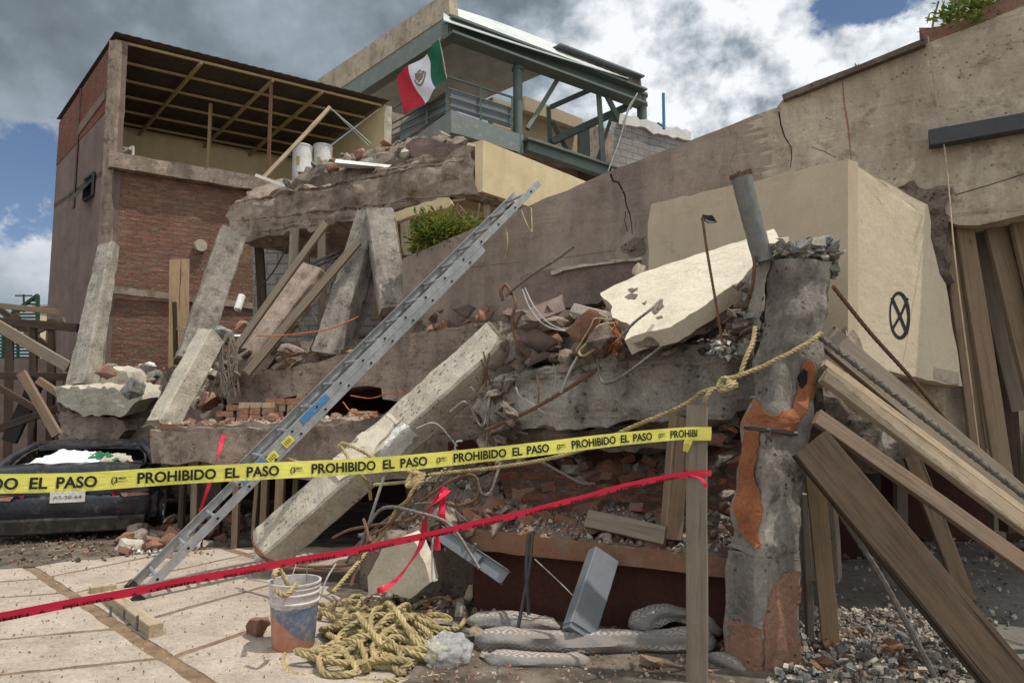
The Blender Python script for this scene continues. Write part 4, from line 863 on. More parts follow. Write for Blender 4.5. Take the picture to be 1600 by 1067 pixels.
# spalled concrete at the junction
slab('spalled_concrete', [(1404, 292), (1428, 284), (1455, 294), (1490, 296), (1478, 312), (1472, 330), (1480, 352), (1478, 400), (1490, 440), (1470, 450), (1458, 420), (1445, 380), (1448, 325), (1420, 305)], (onp(1460, 350, plW) - inw * .03, plW[1]), inw * .1, 'conc_d', .04, .03, (.06, .02), 4, 1.2, 7, label='dark grey spalled concrete between the cream box and the beige wall', cat='broken concrete')
# opening interior
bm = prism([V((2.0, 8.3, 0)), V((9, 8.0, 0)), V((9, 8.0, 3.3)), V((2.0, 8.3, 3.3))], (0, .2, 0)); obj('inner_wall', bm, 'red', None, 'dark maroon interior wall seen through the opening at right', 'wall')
bm = prism([onp(1478, 350, plW) + inw * .3, onp(2150, 262, plW) + inw * .3, V((9, 8.1, 3.25)), V((3.2, 8.1, 3.05))], (0, 0, .25)); obj('ceiling_slab', bm, 'conc_d', None, 'concrete ceiling slab above the propped opening at right', 'slab')
# boards leaning in the opening
def lean(name, a, c, d, w, t, m_, lab, cat='plank', dc=None, group=None, **k): return lumber(name, P(a[0], a[1], d), P(c[0], c[1], dc or d), w, t, m_, lab, cat, group=group, **k)
gp = 'boards propped in the opening at right'
lean('plank', (1535, 770), (1480, 352), 5.75, .12, .045, 'woodb', 'leftmost brown plank propped under the beige wall', dc=5.85, group=gp)
lean('plank', (1576, 800), (1505, 352), 5.65, .15, .04, 'woodb', 'long brown plank with lighter lower end under the beige wall', dc=5.8, group=gp)
lean('plank', (1552, 700), (1493, 345), 5.95, .14, .03, 'woodg', 'grey board behind the brown planks under the beige wall', dc=6.1, group=gp)
lean('plank', (1598, 640), (1525, 355), 6.1, .20, .03, 'woodg', 'wide weathered grey board right of the brown planks', dc=6.1, group=gp)
lean('plank', (1545, 780), (1500, 520), 6.2, .18, .02, 'woodp', 'pale board standing low behind the brown planks', dc=6.2, group=gp)
lean('post', (1583, 830), (1552, 345), 6.4, .16, .13, 'woodd', 'dark square post standing inside the opening', 'post', dc=6.4)
lean('plank', (1625, 640), (1550, 345), 5.7, .17, .05, 'woodb', 'brown plank leaning right inside the opening', dc=5.8, group=gp)
lean('plank', (1640, 560), (1590, 340), 5.6, .13, .05, 'woodb', 'plank leaning at the right edge of the photo', dc=5.7, group=gp)
lean('plank', (1690, 470), (1560, 372), 6.0, .10, .04, 'woodd', 'short dark crosspiece high in the opening', dc=6.0, group=gp)
bm = bmesh.new(); rows = []
for i in range(14):
    t = i / 13; rows.append([P(1575 + 8 * math.sin(t * 5) + s * 60, 480 + 270 * t + (40 - 60 * s) * (t > .8) * (t - .8) * 5, 6.6 + .08 * math.sin(s * 9 + t * 4)) for s in (0, .25, .5, .75, 1)])
vs = [[bm.verts.new(c) for c in r_] for r_ in rows]
for a_, c_ in zip(vs, vs[1:]):
    for j in range(4): bm.faces.new((a_[j], c_[j], c_[j + 1], a_[j + 1]))
ex = bmesh.ops.extrude_face_region(bm, geom=list(bm.faces)); bmesh.ops.translate(bm, verts=[g_ for g_ in ex['geom'] if isinstance(g_, bmesh.types.BMVert)], vec=(0, .01, 0))
obj('hanging_cloth', bm, 'beige', None, 'pale brown cloth hanging inside the opening at the right edge', 'cloth', sharp=80)
bm = bmesh.new(); tube(bm, catmull([onp(1450, 60, plW) - inw * .04, onp(1462, 150, plW) - inw * .05, onp(1478, 260, plW) - inw * .16, P(1492, 400, 5.3), P(1512, 560, 5.2), P(1532, 720, 5.1)]), .006, 5); obj('hanging_string', bm, 'woodp', None, 'thin tan string hanging down the beige wall from the roof planter', 'string')
# planter and shrubs on the wall top
pt = onp(1520, 35, plW) + inw * .15; ph = root('planter_shrub', pt, 'leafy shrub in a tilted trough on top of the beige wall at top right', 'shrub')
bm = prism([onp(1436, 42, plW) + inw * .02, onp(1462, 42, plW) + inw * .02, onp(1700, -55, plW) + inw * .02, onp(1700, -25, plW) + inw * .02, onp(1449, 68, plW) + inw * .02], inw * .24); obj('trough', bm, 'stucco', ph)
bm, _ = leaves(onp(1545, 5, plW) + inw * .2, .52, .3, .20, 1500, .075, 3, 22); obj('foliage', bm, ['leaf', 'leafd'], ph, sharp=None, norm=False)
bm = bmesh.new(); r_ = random.Random(5)
for k in range(9): q = onp(1455 + k * 19, 58 - k * 7.5, plW) + inw * .12; tube(bm, catmull([q, q + V((r_.uniform(-.1, .1), 0, .18)), q + V((r_.uniform(-.25, .2), 0, .38))]), .009, 5)
obj('stem', bm, 'woodb', ph)
bm, _ = leaves(onp(1339, 106, plW) + inw * .05, .03, .03, .03, 16, .05, 9, 4); obj('sprout', bm, ['leaf', 'leafd'], None, 'tiny green sprout growing on the coping of the beige wall', 'plant', sharp=None, norm=False)
# shrub at the wall's low end
pc = P(695, 400, 8.35); sh = root('shrub', pc, 'bright green shrub behind the low left end of the sloping wall', 'shrub')
bm, cl = leaves(P(692, 366, 8.62), .50, .24, .34, 3200, .085, 8, 34); obj('foliage', bm, ['leafd', 'leaf'], sh, sharp=None, norm=False)
bm = bmesh.new()
for k in range(10): q = P(650 + k * 10, 400 - k * 4, 8.6); tube(bm, [q, q + V((.05, 0, .2)), q + V((r_.uniform(-.1, .1), 0, .38))], .01, 5)
obj('stem', bm, 'woodb', sh)
bm = prism([onp(636, 402, plW) + inw * .28, onp(760, 350, plW) + inw * .28, onp(760, 365, plW) + inw * .28, onp(636, 420, plW) + inw * .28], inw * .45); obj('soil_bed', bm, 'dirt', sh)
cp = root('cup', onp(683, 384, plW) + inw * .1, 'white cup standing on the sloping wall by the shrub', 'cup')
q = WO[cp.name]; bm = bmesh.new(); loft(bm, [[q + V((math.cos(i * .4488) * w, math.sin(i * .4488) * w, z)) for i in range(14)] for z, w in ((-.02, .026), (.06, .036), (.075, .04), (.08, .037), (.03, .028))]); obj('body', bm, 'white', cp)
bm = bmesh.new(); q = onp(672, 385, plW) + inw * .1; loft(bm, [[q + V((math.cos(i * .4488) * w, math.sin(i * .4488) * w, z)) for i in range(14)] for z, w in ((-.02, .04), (0.01, .055), (.014, .05), (0, .035))]); obj('dish', bm, 'white', None, 'small white dish lying on the sloping wall left of the cup', 'dish')

# ================================================================== COLLAPSED FLOORS
back = V((1.7, 1.8, 0))
plU = plane(P(360, 330, 11.3), P(738, 260, 9.5))
us = slab('upper_slab', [(358, 322), (400, 308), (430, 301), (520, 284), (600, 262), (680, 243), (733, 226), (741, 250), (737, 275), (740, 300), (712, 305), (690, 312), (640, 322), (600, 334), (560, 345), (520, 350), (440, 366), (372, 380), (360, 360)], plU, back, 'conc', .11, .06, (.12, .035), 3, 1.1, 3.0,
          label='highest collapsed concrete floor slab with a rough broken front edge', cat='floor slab')
side = [P(738, 226, 9.5), P(738, 226, 9.5) + V((0, 0, -.70))]; sd = V((.94, 1, 0)).normalized()
bm = prism([side[0] + V((.04, -.02, .03)), side[1] + V((.04, -.02, 0)), side[1] + sd * 3.3 + V((0, 0, .0)), side[0] + sd * 3.3 + V((0, 0, .02))], V((.11, -.07, 0))); refine(bm, .2); rough(bm, .004, 3, 4)
ys = obj('painted_parapet', bm, 'yel', None, 'pale yellow parapet panel on the right flank of the highest collapsed slab', 'parapet')
bm = prism([side[1] + V((-.1, .1, -.02)), side[1] + sd * 3 + V((-.1, .1, -.02)), side[1] + sd * 3 + V((-1.5, .9, -.02)), side[1] + V((-1.5, .9, -.02))], (0, 0, -.04)); obj('plywood_soffit', bm, 'woodp', None, 'plywood sheet under the yellow parapet panel', 'plywood')
bm = bmesh.new(); barw(bm, P(762, 350, 9.8), P(760, 312, 9.8), .09, .07); obj('prop', bm, 'woodp', None, 'short pale timber prop under the yellow parapet panel', 'timber')
for i, (a, c, m_) in enumerate((((762, 262), (760, 240), 0), ((757, 236), (757, 240), 0))): pass
slab('painted_board', [(604, 336), (640, 324), (690, 309), (702, 309), (707, 318), (700, 324), (650, 335), (606, 352)], plane(P(604, 340, 9.6), P(705, 315, 9.2)), (.02, .12, 0), 'yel', .1, .006, (.05, .008), 2, .2, label='cream painted board hanging under the highest slab above the shrub', cat='board')
# soffit / block wall behind the props
pk = plane(P(395, 400, 13.2), P(640, 400, 13.0)); bm = prism(onpl([(395, 370), (640, 350), (640, 520), (395, 560)], pk), (0, .2, 0)); obj('block_wall', bm, 'block', None, 'grey block partition behind the props under the highest slab', 'wall', uv=(P(395, 560, 13.2), V((1, 0, 0)), V((0, 0, 1))))
bm = prism([P(385, 384, 11.6), P(720, 322, 9.9), P(720, 322, 9.9) + back * 1.2, P(385, 384, 11.6) + back * 1.2], (0, 0, .03)); obj('ceiling_board', bm, 'tan', None, 'stained ceiling boards beneath the highest slab', 'ceiling')
# debris on the highest slab
hU, tU = heap('roof_rubble', [P(420, 298, 11.2), P(730, 228, 9.7), P(728, 222, 10.9), P(520, 262, 12.2)], 'conc_d', 'low mound of rubble on top of the highest collapsed slab', 4, .13, 40, 16, .4, .24)
slab('plaster_dome', [(630, 246), (634, 226), (645, 217), (665, 215), (685, 220), (706, 228), (712, 236), (680, 244)], plane(P(630, 240, 10.2), P(710, 235, 9.9)), (.1, .35, 0), 'mauve', .08, .02, (.1, .02), 7, .4, label='rounded pinkish plaster lump with red brick edge on the highest slab', cat='rubble chunk')
slab('wall_fragment', [(520, 262), (560, 248), (600, 240), (640, 250), (630, 262), (570, 280), (522, 285)], plane(P(520, 262, 10.9), P(640, 250, 10.4)), (.1, .4, 0), 'brick', .08, .03, (.1, .03), 9, .6, label='reddish brick wall fragment lying on the highest slab', cat='wall fragment')
for i, (u, v, s, m_, k_, lab) in enumerate(((545, 250, .36, 'conc', 'rock', 'pale grey chunk left of the dark round lump on the highest slab'), (603, 250, .42, 'conc', 'rock', 'rounded grey chunk in the middle of the highest slab'), (575, 255, .3, 'fresh', 'rock', 'crushed chunk between two grey ones on the highest slab'), (560, 242, .22, 'brick', 'rock', 'small reddish chunk on top of the highest slab pile'), (645, 240, .38, 'brick', 'plate', 'flat brick piece leaning on the pinkish plaster lump'))):
    chunk(P(u, v, 10.6), s, m_, k_, lab, None)
bm = prism([P(525, 249, 10.4), P(612, 258, 10.2), P(606, 262, 10.15), P(523, 254, 10.3)], (0, .3, .03)); obj('white_sheet', bm, 'white', None, 'thin white sheet of board sticking out on the highest slab', 'board')
bm = prism([P(486, 293, 11.0), P(548, 262, 10.8), P(556, 270, 10.7), P(500, 294, 10.9)], (0, .1, .02)); obj('white_sheet', bm, 'white', None, 'slanted white board at the left part of the highest slab', 'board')
bm = bmesh.new(); barw(bm, P(400, 274, 11.5), P(462, 298, 11.3), .05, .04); obj('white_bar', bm, 'white', None, 'thin white bar lying at the left end of the highest slab', 'bar')
scatter([P(420, 298, 11.2), P(730, 228, 9.7), P(728, 222, 10.9), P(520, 262, 12.2)], tU, 34, .10, .34, [('conc', 'rock'), ('brick', 'rock'), ('fresh', 'rock'), ('conc_l', 'plate')], 'on the highest slab')
bm = prism([P(385, 300, 12.6), P(440, 280, 12.4), P(490, 292, 12), P(400, 330, 12)], (0, .4, -.3)); refine(bm, .12); rough(bm, .05, 3, 2, .6); obj('wall_stub', bm, 'conc', None, 'broken plaster wall stub at the left end of the highest slab', 'wall fragment')

plM = plane(P(350, 600, 9.5), P(790, 560, 7.7))
ms = slab('middle_slab', [(352, 597), (400, 586), (455, 574), (545, 552), (580, 532), (640, 520), (700, 512), (830, 492), (850, 560), (800, 640), (720, 640), (628, 628), (597, 624), (595, 606), (560, 603), (505, 613), (460, 618), (400, 630), (356, 633)], plM, (1.3, 2.4, .15), 'conc', .15, .015, (.16, .015), 5, .4, 3,
          label='middle collapsed concrete floor slab sloping behind the ladder', cat='floor slab')
plL = plane(P(232, 690, 8.1), P(790, 660, 6.9))
ls = slab('lower_slab', [(234, 672), (330, 669), (430, 668), (500, 664), (560, 657), (640, 640), (700, 622), (790, 600), (820, 680), (760, 742), (640, 748), (500, 752), (420, 738), (330, 722), (236, 724)], plL, (1.0, 2.0, .05), 'conc', .14, .022, (.15, .02), 8, .8, 3,
          label='lowest collapsed concrete floor slab, striped grey edge, propped by posts beside the car', cat='floor slab')
plLL = plane(P(95, 690, 10.6), P(240, 690, 10.0))
slab('cracked_slab', [(100, 683), (165, 676), (236, 676), (236, 735), (150, 720), (110, 710)], plLL, (.5, 1.2, 0), 'conc', .12, .015, (.12, .015), 3, .4, label='short cracked concrete slab end above the right side of the car', cat='floor slab')
# rubble between the floors
cM = [P(352, 592, 9.6), P(800, 490, 7.9), P(800, 480, 8.9), P(330, 560, 11.4)]
hM, tM = heap('rubble_between_floors', cM, 'conc_d', 'rubble spread on the middle collapsed slab', 6, .09, 70, 22, .3)
scatter(cM, tM, 50, .07, .3, [('conc', 'rock'), ('brick', 'rock'), ('conc_d', 'rock'), ('conc_l', 'plate')], 'on the middle slab')
cL = [P(236, 669, 8.15), P(560, 655, 7.5), P(560, 655, 7.5) + V((.9, 1.9, .05)), P(236, 669, 8.15) + V((.9, 1.9, 0))]
hL, tL = heap('rubble_on_lower_slab', cL, 'conc', 'brick dust and rubble spread on the lowest collapsed slab', 7, .035, 80, 24, .2)
scatter(cL, tL, 90, .06, .22, [('conc', 'rock'), ('brick', 'rock'), ('conc_l', 'plate'), ('brick', 'brick')], 'on the lowest slab')
gravel('rubble_crumbs', cL, tL, 900, .02, .07, ['conc_l', 'brick', 'conc'], 'fine crumbs of brick and plaster along the lowest slab', 3)
# brick stacks between the lowest and the middle slab
for i, (u, v0, v1, d, nx, lab) in enumerate(((405, 665, 628, 8.5, 3, 'left brick stack propping the middle slab'), (452, 662, 622, 8.6, 2, 'second brick stack from the left propping the middle slab'), (483, 662, 614, 8.9, 2, 'right brick stack propping the middle slab behind the ladder'), (375, 660, 632, 8.8, 2, 'small leftmost brick stack under the middle slab'))):
    q = P(u, v0, d); st = root('brick_stack', q, lab, 'brick stack', 'brick stacks under the middle slab'); H = P(u, v1, d).z - q.z; k = max(3, int(H / .065))
    for j in range(k):
        bm = bmesh.new()
        for n_ in range(nx): 
            w = .23 if j % 2 else .12; x0 = (n_ - nx / 2) * .125 * (2 if j % 2 and nx < 3 else 1.1)
            box(bm, (q.x + x0 + R.uniform(-.01, .01), q.y - .12, q.z + j * H / k), (q.x + x0 + .115 * (1.8 if j % 2 and nx < 3 else 1), q.y + .1, q.z + (j + .93) * H / k))
        rough(bm, .006, 9, j); obj('course', bm, 'brick' if (i + j) % 3 else 'woodp', st, sharp=30)
# dark back walls of the crushed storeys
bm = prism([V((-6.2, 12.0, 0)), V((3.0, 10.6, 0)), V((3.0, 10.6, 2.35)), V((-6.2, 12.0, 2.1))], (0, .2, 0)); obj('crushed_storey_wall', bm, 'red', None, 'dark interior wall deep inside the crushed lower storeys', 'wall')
bm = prism([P(232, 730, 8.9), P(700, 740, 7.9), P(700, 740, 7.9), P(700, 640, 7.9)], (0, .1, 0)); bm.free()
# props under the lowest slab
gp = 'timber props under the lowest slab'
for i, (u, v, t, w, m_, lab) in enumerate(((309, 820, 724, 10, 'woodg', 'leftmost grey prop under the lowest slab'), (372, 838, 735, 9, 'woodb', 'brown prop under the lowest slab, crossed by the ladder'), (402, 824, 735, 6, 'woodp', 'thin pale prop in the middle under the lowest slab'), (415, 838, 738, 10, 'woodb', 'brown prop just right of the thin pale one'), (440, 800, 738, 13, 'woodb', 'wide brown prop beside the dimpled column'), (462, 795, 740, 8, 'woodg', 'rightmost grey prop beside the dimpled column'), (288, 815, 724, 8, 'woodd', 'dark prop near the car corner'), (345, 815, 730, 8, 'woodd', 'dark prop behind the red tape strip'))):
    a = G(u, max(v, 815) + 22); d = min(a.y, 8.2) if i != 4 else 7.6; a = P(u, 700, d); a.z = 0; lumber('prop', a, P(u + R.uniform(-2, 3), t - 14, d), w * d / F, .08, m_, lab, 'prop', group=gp, seed=i)
# leaning columns ------------------------------------------------------------
def ccol(name, a, da, c, dc, w, t, m_, lab, face=None, rnd=.012, cat='column', **k): return lumber(name, P(a[0], a[1], da), P(c[0], c[1], dc), w, t, m_, lab, cat, face=face, bev=.02, rnd=rnd, **k)
c1 = ccol('fallen_column', (128, 604), 10.4, (170, 386), 11.3, .36, .28, 'concg', 'tall pale streaked column leaning against the corner of the brick building', face=(-.3, -1, .1), taper=.75)
t1 = bvh(c1)
patch([(160, 412), (172, 412), (169, 440), (162, 462), (155, 440)], t1, .01, 'white_patch', 'white', c1, 6, 2) if False else None
ccol('fallen_column', (296, 566), 10.1, (363, 368), 10.9, .40, .32, 'column', 'dark cracked column leaning right against the left end of the highest slab', face=(.6, -1, 0))
ccol('fallen_column', (252, 666), 8.35, (331, 524), 8.9, .30, .27, 'conc_l', 'short pale smooth column leaning on the lowest slab above the car', face=(-.65, -1, .1), rnd=.012)
ccol('fallen_column', (366, 594), 9.3, (497, 424), 9.9, .44, .30, 'conc', 'broad grey column sloping across the centre left behind timbers', face=(-.5, -1, .5))
ccol('fallen_column', (514, 556), 8.9, (582, 334), 9.5, .36, .28, 'column', 'left leg of the pair of leaning columns under the highest slab', face=(-.4, -1, 0))
ccol('fallen_column', (614, 492), 8.75, (592, 340), 9.3, .34, .30, 'column', 'right leg of the pair of leaning columns beside the wall end', face=(.3, -1, 0), taper=1.1)
ccol('fallen_column', (536, 548), 9.3, (590, 392), 9.6, .26, .24, 'column', 'narrow slanting column behind the pair of leaning columns', face=(.4, -1, 0))
gp = 'timber props under the highest slab'
for i, (a, c, d, w, m_, lab) in enumerate((((369, 543), (510, 350), 9.0, .085, 'woodg', 'long grey timber brace sloping up left of the broad column'), ((386, 583), (560, 378), 8.9, .10, 'woodg', 'long timber brace lying along the broad grey column'), ((457, 470), (461, 358), 10.6, .14, 'woodg', 'upright grey prop left of centre under the highest slab'), ((480, 440), (480, 350), 11, .09, 'woodb', 'thin brown prop under the highest slab'), ((504, 540), (503, 345), 10.4, .12, 'woodg', 'upright grey prop in the middle under the highest slab'), ((588, 500), (590, 360), 10.4, .15, 'woodb', 'brown prop behind the pair of leaning columns'), ((625, 440), (612, 345), 9.35, .12, 'woodb', 'brown prop at the wall end'), ((636, 400), (632, 345), 9.6, .13, 'woodg', 'pale prop left of the shrub'), ((412, 520), (404, 378), 11.4, .14, 'woodd', 'dark post near the left end of the highest slab'), ((536, 560), (512, 470), 9.8, .07, 'woodg', 'short thin stick between the columns'))):
    lumber('prop', P(a[0], a[1], d), P(c[0], c[1], d + .15), w, .07, m_, lab, 'prop', group=gp, seed=20 + i)
lumber('plank', P(278, 590, 11.6), P(281, 406, 11.8), .33, .03, 'wood', 'wide bright plywood plank standing against the brick wall', 'plank', face=(0, -1, 0))
lumber('plank', P(276, 570, 11.2), P(272, 472, 11.2), .06, .05, 'woodd', 'narrow dark stick in front of the bright plywood plank', 'plank'); lumber('plank', P(278, 513, 11.2), P(305, 520, 11.1), .07, .05, 'woodp', 'short pale stick crossing right of the bright plywood plank', 'plank')
bm = bmesh.new()
for o_ in (0, 5): barw(bm, P(462, 425 + o_ * 1.5, 10.2), P(530, 392 + o_ * 1.5, 10.3), .03, .04)
for k in range(7): barw(bm, P(465 + k * 10, 425 - k * 4.8, 10.22), P(470 + k * 10, 430 - k * 4.8, 10.22), .015, .015)
obj('steel_joist', bm, 'darkmetal', None, 'black open web steel joist jammed under the highest slab', 'joist')
bm = bmesh.new(); q = P(374, 476, 9.6); tube(bm, [P(371, 484, 9.6), P(378, 462, 9.7)], .05, 12); obj('lamp_socket', bm, 'white', None, 'white cylindrical fitting dangling on a wire before the brick wall', 'fitting')
# left rubble
cB = [P(100, 668, 10.5), P(345, 655, 9.6), P(350, 575, 10.9), P(95, 600, 11.5)]
hB, tB = heap('rubble_mound', cB, 'conc_d', 'mound of rubble at the foot of the brick building behind the car', 9, .20, 60, 30, 1.2, .15)
scatter(cB, tB, 70, .10, .45, [('conc', 'rock'), ('brick', 'rock'), ('conc_l', 'plate'), ('brick', 'brick'), ('fresh', 'rock'), ('white', 'plate')], 'on the mound behind the car')
slab('pale_slab_piece', [(84, 606), (150, 605), (208, 611), (218, 625), (205, 635), (190, 650), (160, 648), (130, 651), (112, 640), (88, 628)], plane(P(84, 620, 10.1), P(218, 620, 9.7)), (.1, .8, .1), 'conc_l', .08, .02, (.06, .03), 4, .4, label='large pale slab piece with ragged edges above the car roof', cat='slab piece')
slab('grey_slab_piece', [(148, 612), (160, 578), (172, 574), (198, 582), (203, 612)], plane(P(148, 600, 10.5), P(203, 600, 10.3)), (.1, .3, .05), 'conc_l', .08, .015, (.08, .02), 5, .4, label='grey plaster block standing behind the large pale slab piece', cat='slab piece')
slab('broken_wall', [(92, 640), (130, 645), (190, 655), (200, 672), (180, 690), (95, 688)], plane(P(92, 650, 10.2), P(200, 650, 9.9)), (.1, .3, 0), 'conc', .08, .03, (.08, .03), 6, .8, label='crumbling wall piece under the large pale slab piece', cat='wall fragment')
for i, (u, v, d, s, m_, k_, lab) in enumerate(((366, 524, 9.4, (.55, .3, .16), 'white', 'plate', 'white plaster piece stuck behind the short pale column'), (233, 572, 9.7, (.35, .3, .2), 'white', 'rock', 'white lump on top of the mound behind the car'), (348, 522, 9.1, .34, 'fresh', 'rock', 'crushed concrete head of the short pale column'), (380, 512, 9.5, .3, 'brick', 'rock', 'reddish chunk beside the white plaster piece'), (206, 605, 9.1, (.3, .3, .5), 'fresh', 'rock', 'bluish white crushed chunk between the slab pieces'), (168, 582, 9.7, .3, 'brick', 'rock', 'orange brick chunk at the foot of the streaked column'))):
    chunk(P(u, v, d), s, m_, k_, lab, None)

# dimpled diagonal column -----------------------------------------------------
a = G(428, 884); a.z = -.02; a = P(420, 866, 6.55); c = P(782, 532, 6.15)
fv = V((-.50, -.62, .60)); X, Y, Z = frame(a, c, fv)
dc = ccol('dimpled_column', (414, 862), 6.55, (783, 534), 6.15, .43, .26, 'conc_l', 'long pale column with pitted face fallen diagonally across the centre', face=tuple(fv), rnd=.010)
td = bvh(dc); r_ = random.Random(3)
bm = bmesh.new(); La = P(414, 862, 6.55); Lc = P(783, 534, 6.15); X, Y, Z = frame(La, Lc, fv); LL = (Lc - La).length
for i in range(95):
    s = r_.uniform(.05, .97) * LL; w = (round(r_.uniform(-2.4, 2.4)) / 2.6) * .17 + r_.uniform(-.01, .01)
    if .30 * LL < s < .62 * LL and w > -.05 * (s / LL - .2): continue
    if .24 < s / LL < .58: continue
    p = La + Z * s + X * w + Y * .10; h = td.ray_cast(p + Y * .3, -Y)
    if h[0] is None: continue
    h = h[0]; rr = r_.uniform(.008, .016); k = 7
    ring = [h + (X * math.cos(6.28 * j / k) * rr * .8 + Z * math.sin(6.28 * j / k) * rr * 1.25) * r_.uniform(.75, 1.2) + Y * .0025 for j in range(k)]
    cv = bm.verts.new(h - Y * .004); vs = [bm.verts.new(q) for q in ring]
    for j in range(k): bm.faces.new((vs[j], vs[(j + 1) % k], cv))
obj('chisel_marks', bm, 'conc_d', dc if False else None, 'stub', 'x') if False else None
WO[dc.name] = V((0, 0, 0))
def child_world(o, par):
    "keep a mesh built in world coordinates where it is under a placed parent"
    o.parent = par; bpy.context.view_layer.update(); o.matrix_parent_inverse = par.matrix_world.inverted(); return o
def wobj(name, bm, mat, par, **k):
    o = obj(name, bm, mat, None, **k); bpy.context.view_layer.update(); return child_world(o, par)
wobj('chisel_marks', bm, 'conc_d', dc)
def wpatch(px, tree, thick, name, mat, par, *a_, **k):
    o = patch(px, tree, thick, name, mat, None, *a_, **k)
    if o: bpy.context.view_layer.update(); child_world(o, par)
    return o
wpatch([(516, 716), (560, 682), (600, 648), (604, 645), (617, 662), (606, 682), (590, 698), (585, 715), (560, 735), (532, 752), (518, 737)], td, .018, 'cream_render', 'creamslab', dc, 8, 2)
wpatch([(619, 668), (632, 662), (654, 680), (630, 705), (620, 716), (588, 716), (600, 695)], td, .010, 'white_patch', 'white', dc, 7, 3)
wpatch([(620, 664), (612, 655), (600, 645), (604, 641), (624, 660)], td, .012, 'cream_render', 'creamslab', dc, 7, 1)

# ================================================================== RIGHT HEAP
plR1 = plane(P(745, 640, 5.75), P(1180, 600, 4.75))
rb = slab('main_beam', [(738, 640), (745, 612), (770, 596), (800, 588), (840, 578), (880, 568), (950, 550), (1000, 546), (1050, 543), (1110, 538), (1160, 528), (1196, 530), (1196, 620), (1170, 640), (1120, 648), (1060, 640), (1020, 655), (950, 668), (900, 672), (850, 664), (800, 668), (760, 660)], plR1, (.15, .75, .05), 'concg', .05, .045, (.07, .03), 12, 1.3, 3.6,
          label='massive horizontal concrete beam with torn rebars between the dimpled column and the leaning pillar', cat='beam')
slab('crumpled_slab', [(752, 668), (800, 662), (860, 664), (920, 672), (980, 664), (1040, 652), (1120, 650), (1172, 640), (1172, 668), (1100, 690), (1000, 692), (900, 700), (800, 696), (756, 700)], plane(P(750, 690, 5.9), P(1175, 660, 5.0)), (.1, .7, .02), 'conc_d', .07, .05, (.08, .03), 14, 1.2, 4, label='crumpled dark concrete layer under the massive beam', cat='floor slab')
cR = [P(752, 590, 5.95), P(1190, 540, 5.0), P(1190, 475, 5.7), P(800, 500, 6.9)]
hR, tR = heap('debris_heap', cR, 'conc_d', 'dark debris mass between the massive beam and the cream slab', 15, .12, 60, 30, .5, .05)
scatter(cR, tR, 60, .07, .34, [('conc', 'rock'), ('brick', 'rock'), ('conc_d', 'rock'), ('fresh', 'rock'), ('conc_d', 'plate')], 'on the massive beam')
gravel('beam_crumbs', cR, tR, 500, .015, .05, ['conc_l', 'brick', 'conc'], 'fine crumbs along the massive beam', 6)
cs_pl = plane(P(960, 470, 5.25), P(1200, 360, 4.95), P(1000, 528, 4.72))
cs = slab('cream_slab', [(938, 458), (960, 446), (1003, 427), (1060, 408), (1130, 385), (1209, 357), (1219, 380), (1190, 412), (1178, 425), (1120, 462), (1090, 485), (1048, 511), (1000, 522), (976, 532), (984, 508), (957, 496), (956, 478)], cs_pl, -cs_pl[1] * (-.13) if cs_pl[1].z < 0 else -cs_pl[1] * .13, 'creamslab', .07, .006, (.05, .012), 21, .2, 4,
          label='bright cream slab tilted towards the viewer on top of the heap', cat='floor slab')
tcs = bvh(cs)
for k, q in enumerate(([(981, 452), (988, 450), (994, 454), (988, 458)], [(991, 451), (997, 450), (996, 454)], [(976, 464), (984, 459), (997, 460), (992, 468), (982, 468)], [(1025, 496), (1034, 493), (1036, 497), (1028, 499)], [(1018, 486), (1034, 472), (1038, 479), (1024, 492)], [(1003, 474), (1011, 470), (1008, 477)])): wpatch(q, tcs, .003, 'hole', 'conc_d', cs, 4, 1)
# rough underside body of that slab
slab('broken_edge', [(976, 534), (1048, 512), (1090, 486), (1120, 463), (1178, 426), (1188, 440), (1170, 470), (1150, 500), (1100, 520), (1050, 532), (1000, 545)], plane(P(976, 534, 4.8), P(1185, 430, 4.72)), (.08, .45, .02), 'conc_d', .06, .035, (.06, .02), 22, 1.0, 4, label='rough broken concrete underside below the bright cream slab', cat='broken concrete')
slab('brown_slab', [(812, 432), (850, 424), (880, 417), (1003, 402), (1001, 430), (985, 450), (950, 462), (935, 474), (890, 480), (850, 478), (828, 468), (812, 450)], plane(P(815, 440, 6.1), P(1003, 420, 5.7)), (.1, .35, .03), 'mauve', .08, .012, (.09, .012), 25, .4, label='brown plaster slab with a pale top edge leaning at the sloping wall', cat='floor slab')
slab('lit_top_edge', [(860, 424), (880, 417), (1003, 401), (1004, 405), (940, 413), (880, 423), (862, 430)], plane(P(815, 440, 6.06), P(1003, 420, 5.66)), (.0, .06, .0), 'conc_l', .05, .004, (.05, .006), 26, .2, label='pale strip standing in for the sunlit top face of the brown plaster slab', cat='edge strip')  # sunlit top face of the slab put in as a paler strip
chunk(P(850, 505, 5.75), (.62, .42, .36), 'mauve', 'rock', 'big pinkish boulder of concrete left in the heap under the brown slab', None, rot=(.3, .2, .6)); chunk(P(806, 528, 5.7), .18, 'conc_l', 'rock', 'small pale round chunk below the pinkish boulder', None)
chunk(P(1002, 425, 5.55), (.16, .14, .34), 'beige', 'rock', 'upright jagged plaster stub between the brown slab and the cream slab', None)
lumber('flat_bar', P(895, 480, 5.5), P(960, 498, 5.2), .075, .02, 'conc_l', 'pale flat bar sticking out under the tip of the cream slab', 'bar')
slab('top_lip', [(830, 588), (870, 573), (900, 560), (960, 548), (985, 545), (988, 556), (940, 562), (900, 572), (850, 590)], plane(P(830, 580, 5.5), P(990, 550, 5.15)), (.05, .2, .02), 'conc', .05, .03, (.05, .012), 28, .8, label='jagged concrete lip on top of the massive beam', cat='broken concrete')
